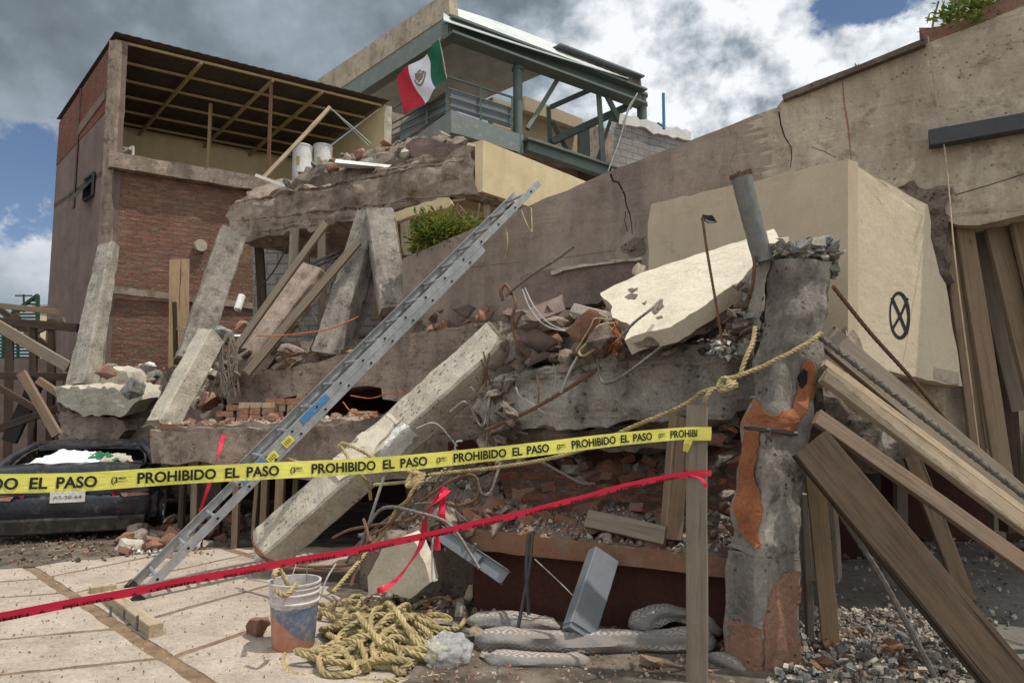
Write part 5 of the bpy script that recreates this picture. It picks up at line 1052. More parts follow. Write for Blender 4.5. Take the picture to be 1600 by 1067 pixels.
r_ = random.Random(91)
def plates(n, ur, vr, dr_, smin, smax, mats, where, group):
    for i in range(n):
        u, v = r_.uniform(*ur), r_.uniform(*vr); d = dr_[0] + (dr_[1] - dr_[0]) * (ur[1] - u) / (ur[1] - ur[0]) + r_.uniform(-.15, .25); s_ = r_.uniform(smin, smax); k = r_.choice(['plate', 'rock', 'plate'])
        m_ = r_.choice(mats); chunk(P(u, v, d), (s_, s_ * r_.uniform(.5, .9), s_ * (r_.uniform(.3, .5) if k == 'plate' else .7)), m_, k, 'broken slab piece jammed ' + where, group, rot=(r_.uniform(-.9, .9), r_.uniform(-.7, .7), r_.uniform(0, 6.28)), cat='slab piece', name='slab_piece')
plates(40, (790, 960), (480, 560), (5.0, 5.9), .16, .5, ['conc', 'conc_d', 'mauve', 'brick', 'conc'], 'in the heap between the dimpled column and the cream slab', 'slab pieces in the central heap')
plates(16, (960, 1170), (535, 555), (4.75, 5.1), .10, .28, ['conc', 'conc_d', 'fresh'], 'along the top of the massive beam', 'slab pieces along the massive beam')
plates(30, (745, 800), (590, 720), (5.5, 5.8), .12, .34, ['conc', 'conc_d', 'conc'], 'in the crushed gap right of the dimpled column', 'slab pieces in the crushed gap')
plates(26, (1110, 1165), (655, 870), (4.75, 5.0), .08, .26, ['conc', 'conc_d', 'brick', 'orange'], 'between the foreground post and the leaning pillar', 'slab pieces beside the leaning pillar')
plates(30, (350, 620), (540, 590), (8.6, 9.3), .14, .4, ['conc', 'conc_d', 'mauve', 'brick'], 'between the collapsed floors', 'slab pieces between the collapsed floors')
plates(14, (330, 380), (530, 640), (8.9, 9.2), .14, .34, ['conc', 'conc_d'], 'left of the middle slab', 'slab pieces left of the middle slab')
plates(24, (640, 790), (790, 840), (5.3, 5.6), .12, .34, ['conc', 'conc_d', 'brick'], 'on the slope below the rebar tangle', 'slab pieces below the rebar tangle')
plates(22, (620, 770), (480, 520), (8.0, 8.6), .14, .4, ['conc', 'conc_d', 'mauve', 'brick'], 'at the foot of the sloping wall', 'slab pieces at the foot of the sloping wall')
# tilted pillar ---------------------------------------------------------------
sec = [(1125, 1258, 1045, 4.12), (1126, 1257, 985, 4.12), (1127, 1257, 930, 4.12), (1126, 1257, 895, 4.12), (1130, 1256, 868, 4.12), (1136, 1254, 850, 4.12), (1140, 1254, 825, 4.12), (1141, 1256, 790, 4.13), (1146, 1262, 750, 4.13), (1152, 1270, 700, 4.14), (1159, 1276, 650, 4.15), (1167, 1283, 600, 4.16), (1173, 1290, 560, 4.17), (1178, 1297, 510, 4.18), (1183, 1303, 470, 4.19), (1190, 1305, 430, 4.2), (1196, 1302, 402, 4.2)]
def pring(ul, ur, v, d, grow=0.0, c=.05):
    a, b = P(ul, v, d + .22), P(ur, v, d + .12); m = P(ul + (ur - ul) * .44, v, d - .02); w = (ur - ul) * d / F
    z = m.z; bk = P((ul + ur) / 2 + 6, v, d + .52)
    l, r_, f_ = V((a.x, a.y, z)), V((b.x, b.y, z)), V((m.x, m.y, z)); bk = V((bk.x, bk.y, z)); ctr = (l + r_ + f_ + bk) / 4
    out = []
    for p0, p1 in ((l, f_), (f_, r_), (r_, bk), (bk, l)):
        for t in (.10, .36, .64, .90): out.append(p0 + (p1 - p0) * t)
    return [q + (q - ctr).normalized() * grow for q in out]
def pil(name, secs, mat, amp, shp, seed, grow=0.0, par=None, freq=4):
    bm = bmesh.new(); rs = [pring(*s_, grow=grow) for s_ in secs]
    loft(bm, rs); refine(bm, .055); rough(bm, amp, freq, seed, shp); return obj(name, bm, mat, par, sharp=40)
pb_ = P(1190, 1045, 4.3); pb_.z = 0; pl_ = root('leaning_pillar', pb_, 'massive broken pillar leaning right in the foreground with orange plaster remnants', 'pillar')
sec0 = [(1125, 1258, 1058, 4.12)] + sec[:5]
stub = pil('base', sec0, 'column', .012, .5, 3, 0, pl_); shaft = pil('shaft', sec[4:], 'column', .032, 1.0, 5, 0, pl_, 3.6)
tp = bvh([stub, shaft])
patch([(1127, 966), (1160, 972), (1190, 982), (1192, 1060), (1170, 1060), (1127, 1042)], tp, .012, 'stucco_left', 'stucco', pl_, 10, 1.5)
patch([(1192, 982), (1198, 950), (1205, 920), (1222, 895), (1240, 892), (1256, 890), (1257, 1040), (1225, 1052), (1193, 1060)], tp, .014, 'stucco_right', 'stucco', pl_, 7, 2.0)
patch([(1172, 615), (1180, 622), (1200, 648), (1210, 650), (1240, 638), (1255, 570), (1268, 562), (1275, 575), (1274, 610), (1262, 640), (1250, 660), (1240, 682), (1200, 678), (1188, 672), (1186, 690), (1182, 720), (1178, 740), (1188, 770), (1192, 800), (1185, 835), (1190, 850), (1180, 858), (1170, 845), (1155, 828), (1148, 800), (1144, 760), (1152, 700), (1160, 660)], tp, .016, 'orange_plaster', 'orange', pl_, 7, 1.5, 4)
patch([(1246, 590), (1254, 575), (1259, 580), (1258, 598), (1252, 606), (1247, 602)], tp, .019, 'hole', 'black', pl_, 5, 1)
patch([(1247, 870), (1256, 866), (1256, 900), (1248, 900)], tp, .010, 'orange_plaster', 'stucco', pl_, 9, 1)
# crushed joint and crumbled head
def crush(center, n, rx, ry, rz, smin, smax, mats, name, seed, par):
    r = random.Random(seed); bm = bmesh.new()
    for _ in range(n):
        q = V((r.gauss(0, .5) * rx, r.gauss(0, .5) * ry, r.gauss(0, .5) * rz)); s_ = r.uniform(smin, smax); b = bmesh.new()
        for _k in range(9): b.verts.new(V((r.uniform(-1, 1), r.uniform(-1, 1), r.uniform(-.7, .7))) * s_)
        bmesh.ops.convex_hull(b, input=b.verts); bmesh.ops.delete(b, geom=[v for v in b.verts if not v.link_faces], context='VERTS'); bmesh.ops.translate(b, verts=b.verts, vec=center + q)
        mi = r.randrange(len(mats))
        for f in b.faces: f.material_index = mi
        t_ = bpy.data.meshes.new('t'); b.to_mesh(t_); b.free(); bm.from_mesh(t_); bpy.data.meshes.remove(t_)
    return obj(name, bm, mats, par, sharp=25)
crush(P(1246, 399, 4.42), 170, .20, .17, .075, .02, .06, ['fresh', 'fresh', 'conc_l'], 'crumbled_top', 3, pl_)
crush(P(1296, 415, 4.40), 40, .04, .10, .10, .02, .045, ['fresh', 'conc'], 'crumbled_top', 4, pl_)
bm = bmesh.new(); tube(bm, [P(1163, 667, 4.16), P(1200, 672, 4.08), P(1245, 678, 4.10)], .014, 6); barw(bm, P(1170, 668, 4.10), P(1240, 676, 4.06), .02, .02); tube(bm, [P(1196, 676, 4.07), P(1206, 690, 4.05)], .006, 5); tube(bm, [P(1203, 675, 4.07), P(1196, 692, 4.05)], .006, 5); obj('iron_strap', bm, 'darkmetal', pl_)
bm = bmesh.new(); tube(bm, [P(1276, 405, 4.35), P(1273, 388, 4.35)], .03, 8); tube(bm, [P(1267, 372, 4.4), P(1267, 383, 4.4)], .028, 10); tube(bm, [P(1255, 384, 4.36), P(1290, 387, 4.32)], .008, 6); obj('bolt', bm, 'rust', pl_)
crush(P(1165, 505, 4.45), 70, .09, .08, .16, .03, .06, ['fresh', 'conc', 'conc_d'], 'crumbled_side', 8, pl_)
crush(P(1135, 545, 4.62), 50, .12, .08, .05, .015, .04, ['white', 'fresh', 'conc_l'], 'crumbled_edge', 9, pl_)
# left shard of the pillar
slab('pillar_shard', [(1178, 430), (1195, 405), (1204, 410), (1192, 470), (1186, 520), (1178, 560), (1168, 545), (1172, 480)], plane(P(1170, 480, 4.4), P(1205, 480, 4.35)), (0, .2, 0), 'column', .05, .02, (.05, .012), 30, .6, label='narrow concrete shard along the left side of the leaning pillar head', cat='broken concrete')
slab('orange_shard', [(1150, 500), (1172, 498), (1176, 530), (1168, 545), (1152, 530)], plane(P(1150, 500, 4.7), P(1176, 500, 4.65)), (0, .12, 0), 'orange', .04, .01, (.04, .01), 31, .3, label='small orange plaster fragment by the head of the leaning pillar', cat='plaster piece')
# steel pipe on the pillar
pp = root('steel_pipe', P(1190, 402, 4.35), 'open ended grey steel pipe rising from the heap beside the pillar head', 'pipe')
a, b = P(1192, 408, 4.35), P(1157, 272, 4.3); bm = bmesh.new(); fr = frames([a, (a + b) / 2, b])
def circ(p, n, b_, r_, k=20): return [p + (n * math.cos(6.2832 * i / k) + b_ * math.sin(6.2832 * i / k)) * r_ for i in range(k)]
ax = (b - a).normalized(); rw = .062; n_, b_2 = fr[0][1], fr[0][2]
loft(bm, [circ(a, n_, b_2, rw), circ(b - ax * .05, n_, b_2, rw), circ(b, n_, b_2, rw * 1.03), circ(b, n_, b_2, rw * .86), circ(b - ax * .25, n_, b_2, rw * .84)], caps=False); refine(bm, .05); rough(bm, .003, 12, 2); obj('tube', bm, 'pipe', pp)
bm = bmesh.new(); loft(bm, [circ(b - ax * .24, n_, b_2, rw * .84), circ(b - ax * .25, n_, b_2, rw * .84)]); obj('bore', bm, 'black', pp)
bm = bmesh.new()
for i in range(20):
    t = i / 20 * 6.283; q = b + (n_ * math.cos(t) + b_2 * math.sin(t)) * rw * .95; barw(bm, q - ax * .02, q + ax * R.uniform(.0, .018), .02, .012)
obj('torn_rim', bm, 'rust', pp)
# thin bent rod with a black scrap
bm = bmesh.new(); rebar_bm(bm, catmull([P(1129, 535, 4.45), P(1118, 470, 4.42), P(1106, 400, 4.4), P(1097, 338, 4.4)]), .008); rr_ = obj('thin_rebar', bm, 'rust', None, 'thin rusty upright bar with a black scrap at its tip over the cream slab', 'rebar')
bm = prism(jag([P(1098, 335, 4.4), P(1112, 336, 4.4), P(1121, 347, 4.42), P(1108, 348, 4.38), P(1100, 342, 4.4)], .02, .005, 2), (0, .02, 0)); obj('scrap', bm, 'wire', rr_)

# ---------------- under the massive beam: broken brick wall, ledge, red wall
px_ = plane(P(745, 860, 5.2), P(1130, 900, 4.55))
led = [onp(735, 826, px_), onp(1142, 874, px_), onp(1142, 902, px_), onp(735, 858, px_)]
bm = prism(led, (.12, .75, .04)); refine(bm, .12); rough(bm, .008, 5, 3, .4); obj('orange_ledge', bm, 'ledge', None, 'long dusty orange ledge running under the rubble to the pillar', 'ledge')
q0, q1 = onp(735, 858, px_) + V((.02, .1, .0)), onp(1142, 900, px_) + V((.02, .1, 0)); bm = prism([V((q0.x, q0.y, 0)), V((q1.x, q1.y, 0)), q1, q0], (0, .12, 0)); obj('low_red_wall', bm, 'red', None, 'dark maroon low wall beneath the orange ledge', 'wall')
cE = [onp(735, 824, px_) + V((0, .02, 0)), onp(1142, 872, px_) + V((0, .02, 0)), P(1160, 812, 5.25), P(740, 785, 5.9)]
hE, tE = heap('ledge_rubble', cE, 'conc_d', 'rubble sloping up from the orange ledge to the broken bricks', 17, .05, 60, 26, .03)
scatter(cE, tE, 60, .05, .18, [('brick', 'rock'), ('conc', 'rock'), ('brick', 'brick'), ('conc_d', 'plate'), ('brick', 'brick')], 'above the orange ledge')
gravel('ledge_crumbs', cE, tE, 1300, .012, .045, ['conc', 'brick', 'conc_l', 'conc_d'], 'small crumbs of concrete and brick above the orange ledge', 8)
plB = plane(P(770, 760, 5.9), P(1160, 740, 5.35))
slab('broken_brick_wall', [(775, 720), (800, 706), (830, 724), (850, 720), (862, 735), (900, 752), (960, 760), (1010, 768), (1040, 755), (1100, 720), (1120, 700), (1160, 690), (1170, 800), (1120, 800), (1000, 810), (860, 800), (790, 790)], plB, (.05, .35, 0), 'brickbk', .06, .03, (.06, .025), 33, .8, 5, label='collapsed brick wall courses under the massive beam', cat='wall', uv=(P(770, 800, 5.9), V((.98, -.2, .03)), V((-.03, 0, 1))))
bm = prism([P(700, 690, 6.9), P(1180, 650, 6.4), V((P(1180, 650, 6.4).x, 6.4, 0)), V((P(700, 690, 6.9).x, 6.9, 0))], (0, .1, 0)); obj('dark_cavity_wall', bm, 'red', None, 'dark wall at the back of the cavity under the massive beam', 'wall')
cF = [P(800, 760, 5.85), P(1110, 760, 5.5), P(1110, 690, 6.2), P(820, 690, 6.5)]
hF, tF = heap('brick_pile', cF, 'brick', 'pile of loose bricks in the cavity behind the tapes', 19, .10, 44, 24, .4)
scatter(cF, tF, 90, .10, .28, [('brick', 'brick'), ('brick', 'rock'), ('conc', 'rock'), ('conc_l', 'plate'), ('brick', 'brick')], 'in the cavity behind the tapes')
lumber('timber', onp(922, 822, px_) + V((0, .15, .02)), onp(1045, 846, px_) + V((0, .1, .02)), .12, .08, 'woodg', 'rough timber lying on the orange ledge left of the rear post', 'timber', face=(0, -1, .3))
# cavity left: rubble slope below the dimpled column
cG = [P(560, 870, 6.0), P(800, 840, 5.4), P(820, 720, 6.3), P(700, 700, 7.0)]
hG, tG = heap('grey_rubble_slope', cG, 'conc_d', 'grey rubble slope under the tangle of rebars', 23, .12, 44, 30, .5)
scatter(cG, tG, 50, .06, .26, [('conc', 'rock'), ('conc_d', 'rock'), ('brick', 'rock'), ('conc', 'plate')], 'under the rebar tangle')
gravel('slope_crumbs', cG, tG, 700, .015, .05, ['conc', 'conc_l', 'conc_d'], 'grey crumbs under the rebar tangle', 9)
slab('curved_panel', [(590, 876), (600, 852), (640, 838), (650, 850), (664, 880), (672, 912), (640, 935), (600, 925), (575, 930), (574, 900)], plane(P(585, 900, 5.4), P(672, 900, 5.15)), (.05, .12, .02), 'creamslab', .06, .012, (.06, .008), 35, .2, label='cream curved panel fragment with sun spots behind the rope pile', cat='plaster piece')
ch = root('steel_channel', P(690, 845, 5.2), 'grey steel channel sloping down behind the red tape', 'metal channel')
a, b = P(686, 832, 5.35), P(790, 902, 4.95); X, Y, Z = frame(a, b, (-.2, -1, .5)); bm = bmesh.new(); barw(bm, a, b, .10, .006, Y); barw(bm, a + X * .05 - Y * .0, b + X * .05, .006, .05, Y); barw(bm, a - X * .05, b - X * .05, .006, .05, Y); obj('channel', bm, 'grmetal', ch)
bm = bmesh.new(); m = a + (b - a) * .55 + Y * .02; barw(bm, m, m + Z * .08, .05, .05, Y); tube(bm, [m + Y * .02, m + Y * .06 + X * .07], .012, 8); obj('socket', bm, 'grmetal', ch)
# grey box
gx = root('metal_box', G(905, 985), 'grey electrical box leaning against the orange ledge', 'metal box')
a, b = P(905, 985, 4.45), P(943, 868, 4.75); bm = bmesh.new(); barw(bm, a, b, .19, .10, (.45, -1, .3), bev=.006, seg=4); rough(bm, .002, 5, 2); obj('body', bm, 'grmetal', gx, sharp=30)
X, Y, Z = frame(a, b, (.45, -1, .3)); bm = bmesh.new(); barw(bm, a + Z * .004 + Y * .053, b - Z * .004 + Y * .053, .17, .006, Y); barw(bm, a - Z * .03, a + Z * .0, .18, .09, Y); obj('lid', bm, 'grmetal', gx)
# ---------------- cables bundle left of the ledge
for i, (pts, m_, r_, lab) in enumerate((([(832, 830, 4.9), (828, 880, 4.8), (815, 950, 4.7), (806, 1000, 4.6)], 'wire', .012, 'dark cable hanging at the left end of the orange ledge'), ([(826, 835, 4.88), (822, 890, 4.78), (826, 960, 4.7)], 'wire', .012, 'second dark cable beside it at the ledge end'), ([(835, 873, 4.85), (870, 905, 4.8), (905, 940, 4.75)], 'wirew', .004, 'thin grey wire running from the cables to the grey box'))):
    bm = bmesh.new(); tube(bm, catmull([P(*q) for q in pts]), r_, 6); obj('cable', bm, m_, None, lab, 'cable')

# ================================================================== FOREGROUND POSTS, TAPES, ROPES
fp = lumber('post', P(1087, 640, 3.9) * 1, P(1091, 628, 3.9), .1, .1, 'woodg', 'x') if False else None
b0 = G(1087, 1072); b0.z = 0; t0 = P(1091, 634, b0.y + .02)
post1 = lumber('post', b0, t0, .115, .10, 'woodg', 'weathered square foreground post carrying the yellow and red tapes', 'post', face=(-.25, -1, 0), bev=.008, warp=.008)
b1 = onp(1057, 856, px_) + V((0, .18, .03)); t1_ = P(1064, 652, b1.y + .05)
lumber('post', b1, t1_, .125, .10, 'woodb', 'shorter brown post standing on the orange ledge behind the foreground post', 'post', face=(.2, -1, 0), bev=.006)
PB = P(1090, 700, b0.y); TB0 = V((PB.x - .02, PB.y - .062)); dA = 2.48; TA0 = V((P(0, 700, dA).x, dA))
def pl2(A2, B2):
    def f(u):
        k = (u - 800) / F; dx, dy = B2.x - A2.x, B2.y - A2.y; t = (k * A2.y - A2.x) / (dx - k * dy); return A2.y + dy * t
    return f
dY = pl2(TA0, TB0)
def tape(name, label, ctrl, dfn, width, mat, words, tsize, inkm, u0, period, first, fold=1.0, wrap=None, seed=0, clip=None):
    r = random.Random(seed); pts = [P(u, v, dfn(u)) for u, v in ctrl]; cl = resample(catmull(pts, 14), .02); n = len(cl)
    rt = root(name, cl[0], label, 'tape'); ups = []
    for i, p in enumerate(cl):
        t = (cl[min(i + 1, n - 1)] - cl[max(i - 1, 0)]).normalized(); w = .22 * noise.noise(V((i * .045, seed, 0))) + fold
        up = V((0, 0, 1)) - t * t.z; up.normalize(); up = Quaternion(t, w) @ up; ups.append((p, t, up, up.cross(t) * (1 if (up.cross(t)).y < 0 else -1)))
    K = 7; bm = bmesh.new(); rows = [[bm.verts.new(p + up * width * (j / (K - 1) - .5) + nn * (.0022 * math.sin(i * .31) + .003 * math.sin(i * .11))) for j in range(K)] for i, (p, t, up, nn) in enumerate(ups)]
    for a_, c_ in zip(rows, rows[1:]):
        for j in range(K - 1): bm.faces.new((a_[j], c_[j], c_[j + 1], a_[j + 1]))
    if wrap: wrap(bm, width)
    band = obj('band', bm, mat, rt, sharp=80)
    tot = (n - 1) * .02
    def at(s):
        i = max(0, min(n - 2, int(s / .02))); k = s / .02 - i; A_, B_ = ups[i], ups[i + 1]
        return A_[0].lerp(B_[0], k), A_[2].lerp(B_[2], k), A_[3].lerp(B_[3], k), i + k
    s = first
    while s < tot:
        for txt, off, sz, bd, shy in words:
            vs, fs = text_geo(txt, 1.0, bd); xs = max(v.x for v in vs); ok = True; bm = bmesh.new()
            target = off[1]; sc = target / xs; new = []
            ex = s + off[0] + target
            if s + off[0] < 0 and ex < 0: bm.free(); continue
            for v in vs: new.append((s + off[0] + v.x * sc, (v.y * sz + shy)))
            V_ = []
            for X_, Y_ in new:
                X2 = min(max(X_, 0), tot - .001); p, up, nn, fi = at(X2); j = (Y_ / width + .5) * (K - 1); V_.append(bm.verts.new(p + up * Y_ + nn * (.0022 * math.sin(fi * .31) + .003 * math.sin(fi * .11) + .0032)))
            for f in fs:
                if all(0 <= new[i][0] <= tot for i in f):
                    try: bm.faces.new([V_[i] for i in f])
                    except Exception: pass
            if clip is not None and bm.faces: pass
            bmesh.ops.delete(bm, geom=[v for v in bm.verts if not v.link_faces], context='VERTS')
            if bm.faces: obj('lettering', bm, inkm, band, sharp=None, norm=False)
            else: bm.free()
        s += period
    return rt
def wrapf(zc, h, du=0.0):
    def f(bm, width):
        c = P(1089, zc, b0.y); bb = [(-.066, -.056), (.062, -.058), (.064, .058), (-.062, .06), (-.067, -.054)]
        vs = [[bm.verts.new((c.x + x + (.004 if k else 0), c.y + y, c.z + (z_ - .5) * h)) for x, y in bb] for k, z_ in enumerate((0, .5, 1))]
        for a_, c_ in zip(vs, vs[1:]):
            for j in range(4): bm.faces.new((a_[j], a_[j + 1], c_[j + 1], c_[j]))
    return f
yc = [(-60, 757), (0, 755.5), (120, 753), (243, 745), (400, 736.5), (600, 725.5), (800, 706), (950, 688), (1050, 678.5), (1106, 676)]
tape('warning_tape', 'bright yellow warning tape with black PROHIBIDO EL PASO lettering stretched across the picture', yc, dY, .067, 'tapey',
     [('PROHIBIDO', (0.0, .275), .055, .030, -.019), ('EL', (.305, .056), .055, .030, -.019), ('PASO', (.385, .128), .055, .030, -.019), ('(3', (.556, .022), .030, .03, -.011), ('MEX', (.580, .026), .014, .02, .000), ('MEXICO', (.580, .030), .008, .0, -.009)],
     .06, 'ink', 0, .64, -.115 - .0 , 0.0, wrapf(677, .075), 2)
dRd = pl2(V((P(0, 900, 2.55).x, 2.55)), TB0)
rc = [(-60, 974), (0, 963), (200, 925), (400, 888), (600, 850), (800, 806), (900, 779), (1000, 754), (1060, 744), (1106, 738)]
tape('warning_tape', 'red folded warning tape with black half hidden letters stretched low across the picture', rc, dRd, .036, 'taper',
     [('A', (.0, .02), .017, .02, -.016), ('LETIMIN', (.06, .16), .017, .025, -.016), ('A', (.25, .02), .017, .02, -.016), ('PELIGRO', (.32, .16), .017, .025, -.016)], .02, 'ink', 0, .54, -.03, .35, wrapf(738, .03), 6)
bm = bmesh.new(); q = P(1078, 690, b0.y - .07)
for k in range(2):
    a_ = [P(1080 - k * 3, 684, b0.y - .06), P(1076 - k * 4, 694, b0.y - .07), P(1071, 706, b0.y - .05)]
    vs = [(bm.verts.new(p + V((-.014, 0, .008))), bm.verts.new(p + V((.014, .004, -.004)))) for p in a_]
    for x_, y_ in zip(vs, vs[1:]): bm.faces.new((x_[0], x_[1], y_[1], y_[0]))
obj('tape_end', bm, 'tapey', None, 'loose yellow tape end curled on the foreground post', 'tape', sharp=None)
# red tape scraps and strips
def strip(pts, w, m_, name, lab, sd=0, tw=1.2):
    cl = resample(catmull([P(*q) for q in pts]), .015); bm = bmesh.new(); fr = frames(cl); vs = []
    for i, (p, n_, b_) in enumerate(fr):
        a = tw * math.sin(i * .11 + sd); d_ = (V((1, 0, 0)) * math.cos(a) + V((0, 1, 0)) * math.sin(a)); t = n_.cross(b_); d_ = (d_ - t * d_.dot(t)).normalized(); vs.append((bm.verts.new(p - d_ * w), bm.verts.new(p + V((0, -.002, 0))), bm.verts.new(p + d_ * w)))
    for x_, y_ in zip(vs, vs[1:]):
        for j in (0, 1): bm.faces.new((x_[j], x_[j + 1], y_[j + 1], y_[j]))
    return obj(name, bm, m_, None, lab, 'tape', sharp=80)
strip([(350, 674, 7.9), (344, 700, 7.55), (335, 730, 7.5), (324, 765, 7.6), (312, 800, 7.7)], .02, 'taper', 'red_strip', 'red tape strip hanging over the edge of the lowest slab')
strip([(697, 762, 5.0), (678, 785, 5.0), (665, 810, 5.05), (658, 850, 5.1), (636, 885, 5.0), (612, 912, 4.9), (588, 924, 4.85)], .022, 'taper', 'red_strip', 'red tape strip curving down before the curved panel')
for k, (q, lab) in enumerate((([(693, 768, 5.0), (690, 790, 4.95), (684, 820, 4.95), (683, 862, 4.95)], 'long red tape tail hanging from the rebar knot'), ([(688, 775, 4.98), (676, 790, 4.95), (672, 806, 4.97)], 'left short red tape tail on the rebar knot'), ([(696, 770, 5.0), (690, 800, 4.93), (694, 818, 4.95)], 'right short red tape tail on the rebar knot'), ([(700, 765, 5.0), (686, 780, 4.9), (664, 795, 4.95)], 'twisted red tape wound on the bent rebar'))): strip(q, .025, 'taper', 'red_strip', lab, k, 1.6)
# ropes
def rope(pts, r_, label, name='rope', n=10):
    bm = bmesh.new(); rope_bm(bm, catmull([P(*q) if not isinstance(q, V) else q for q in pts], n), r_); return obj(name, bm, 'rope', None, label, 'rope', sharp=60)
def knot(c, s, r_, seed, n=7):
    q = random.Random(seed); pts = []
    for i in range(n * 6):
        a = i / 6 * 6.283; pts.append(c + V((math.cos(a) * s * .55 + (i / (n * 6) - .5) * s * 1.3, math.sin(a) * s * .6, math.sin(a + .8) * s * .7 + math.cos(i * .9) * s * .15)))
    return pts
kn1 = P(1136, 600, 3.98); rr1 = .0135
rope([(1284, 520, 4.06), (1262, 536, 4.02), (1225, 556, 3.98), (1190, 573, 3.98), (1160, 585, 3.98)] + knot(kn1, .045, rr1, 1, 5) + [(1100, 612, 4.0), (1070, 632, 4.05), (1030, 650, 4.15), (985, 668, 4.3), (940, 690, 4.4), (900, 705, 4.5), (840, 720, 4.7), (760, 732, 4.9), (700, 738, 5.05), (668, 742, 5.1)], rr1, 'thick yellow rope tied around the leaning pillar and stretched left to the dimpled column')
rope([(1155, 590, 3.98), (1165, 560, 4.0), (1176, 535, 4.05), (1180, 510, 4.12)], rr1, 'short yellow rope rising from the knot along the pillar edge'); rope([(1112, 608, 3.97), (1104, 620, 3.96), (1100, 630, 3.97)], rr1, 'cut rope end hanging below the knot by the pillar')
rope([(440, 712, 6.3), (470, 722, 6.2), (520, 728, 6.0), (580, 736, 5.7), (625, 732, 5.3), (645, 738, 5.1)], .012, 'thin yellow rope running from the ladder to the big knot')
kn2 = P(650, 748, 5.05)
rope([(528, 700, 5.75), (536, 692, 5.75), (560, 702, 5.7), (582, 714, 5.7), (615, 728, 5.4)] + knot(kn2, .06, .014, 2, 6) + [(645, 765, 5.0), (636, 782, 5.0), (620, 794, 5.1)], .014, 'yellow rope looped over the dimpled column and knotted at its right')
rope([(533, 696, 5.75), (545, 716, 5.68), (560, 738, 5.6), (575, 756, 5.7), (579, 780, 5.85)], .014, 'yellow rope strand wrapped down the face of the dimpled column')
rope([(640, 752, 5.1), (610, 755, 5.4), (585, 757, 5.7)], .013, 'short yellow rope behind the dimpled column'); rope([(620, 794, 5.1), (600, 830, 5.1), (575, 860, 5.1), (550, 890, 4.9), (520, 925, 4.7)], .014, 'yellow rope running down through the rebar tangle to the pile')
# rope pile
r_ = random.Random(21); pts = []
def hgt(x, y): return .24 * math.exp(-((x + .78) / .38) ** 2 - ((y - 4.55) / .3) ** 2)
ctrs = [G(550, 1000), G(650, 972), G(600, 1040), G(525, 955), G(695, 985), G(510, 1050), G(660, 1045), G(575, 950)]
cx, cy = ctrs[0].x, ctrs[0].y
for k in range(40):
    t = ctrs[k % 8]; tx, ty = t.x + r_.uniform(-.06, .06), t.y + r_.uniform(-.05, .05); rx, ry = r_.uniform(.09, .22), r_.uniform(.07, .17); ph = r_.uniform(0, 6.28); sg = r_.choice((-1, 1)); base = .018 + k / 40 * 1.15
    m_ = 9
    for j in range(m_):
        a = ph + sg * 6.283 * j / m_ * 1.05; f = j / m_; ccx, ccy = cx + (tx - cx) * f, cy + (ty - cy) * f; x, y = ccx + math.cos(a) * rx, ccy + math.sin(a) * ry
        pts.append(V((x, y, .018 + base * hgt(x, y) + r_.uniform(0, .025) + (.05 if r_.random() < .12 else 0))))
    cx, cy = tx, ty
bm = bmesh.new(); rope_bm(bm, catmull(pts, 6), .0185, .012); obj('rope_pile', bm, 'rope', None, 'big tangled pile of thick yellow rope on the ground right of the bucket', 'rope', sharp=60)
e_ = [G(520, 1030), G(470, 1000), G(442, 1040), G(470, 1062), G(530, 1050), G(560, 1070), G(640, 1068), G(700, 1062)]; rope([q + V((0, 0, .02)) for q in e_], .0185, 'outer loop of yellow rope spreading left of the pile')
e_ = [G(640, 960), G(690, 945), G(726, 965), G(715, 995), G(665, 1000)]; rope([q + V((0, 0, .05)) for q in e_], .0185, 'outer loop of yellow rope at the right end of the pile')
# bucket
bc = G(458, 1016); bc.z = .03; bk = root('bucket', bc, 'dirty blue and orange plastic bucket standing on the paving', 'bucket'); Hb = .40; 
def bring(z, q): return [bc + V((math.cos(i * .1963) * q, math.sin(i * .1963) * q, z)) for i in range(32)]
prof = [(0, .124), (.01, .130), (.22, .143), (.27, .147), (.275, .156), (.285, .157), (.29, .149), (.325, .151), (.33, .157), (.337, .157), (.342, .151), (.36, .152), (.365, .158), (.37, .158), (.376, .153), (.388, .154), (.39, .162), (.40, .162), (.40, .150), (.25, .141), (.03, .126)]
bm = bmesh.new(); loft(bm, [bring(z, q) for z, q in prof]); obj('body', bm, 'bucket', bk, sharp=50)
bm = bmesh.new(); hp = [bc + V((-.02, -.157, .31)), bc + V((.01, -.158, .36)), bc + V((.02, -.12, .46)), bc + V((.03, .0, .55)), bc + V((.04, .10, .47)), bc + V((.03, .155, .33))]; tube(bm, catmull(hp), .0035, 6); obj('handle', bm, 'wirew', bk)
rope([bc + V((-.02, .03, .18)), bc + V((-.05, .02, .36)), bc + V((-.11, .0, .47)), P(428, 900, 4.35), P(434, 888, 4.4)], .016, 'yellow rope end hanging into the bucket'); rope([P(430, 920, 4.2), P(445, 930, 4.15), P(460, 918, 4.25), P(463, 910, 4.3)], .016, 'rope loop above the bucket rim')
# plastic bag
bm = bmesh.new(); bmesh.ops.create_icosphere(bm, subdivisions=5, radius=1); q = G(700, 1045)
for v in bm.verts: 
    c = v.co.copy(); v.co = V((c.x * .135, c.y * .12, c.z * .105)) * (1 + .22 * noise.noise(c * 2.3) + .16 * (.5 - noise.voronoi(c * 3.2)[0][0])) + q + V((0, 0, .10))
obj('plastic_bag', bm, 'plastic', None, 'crumpled clear plastic bag lying by the rope pile', 'plastic bag', sharp=80)
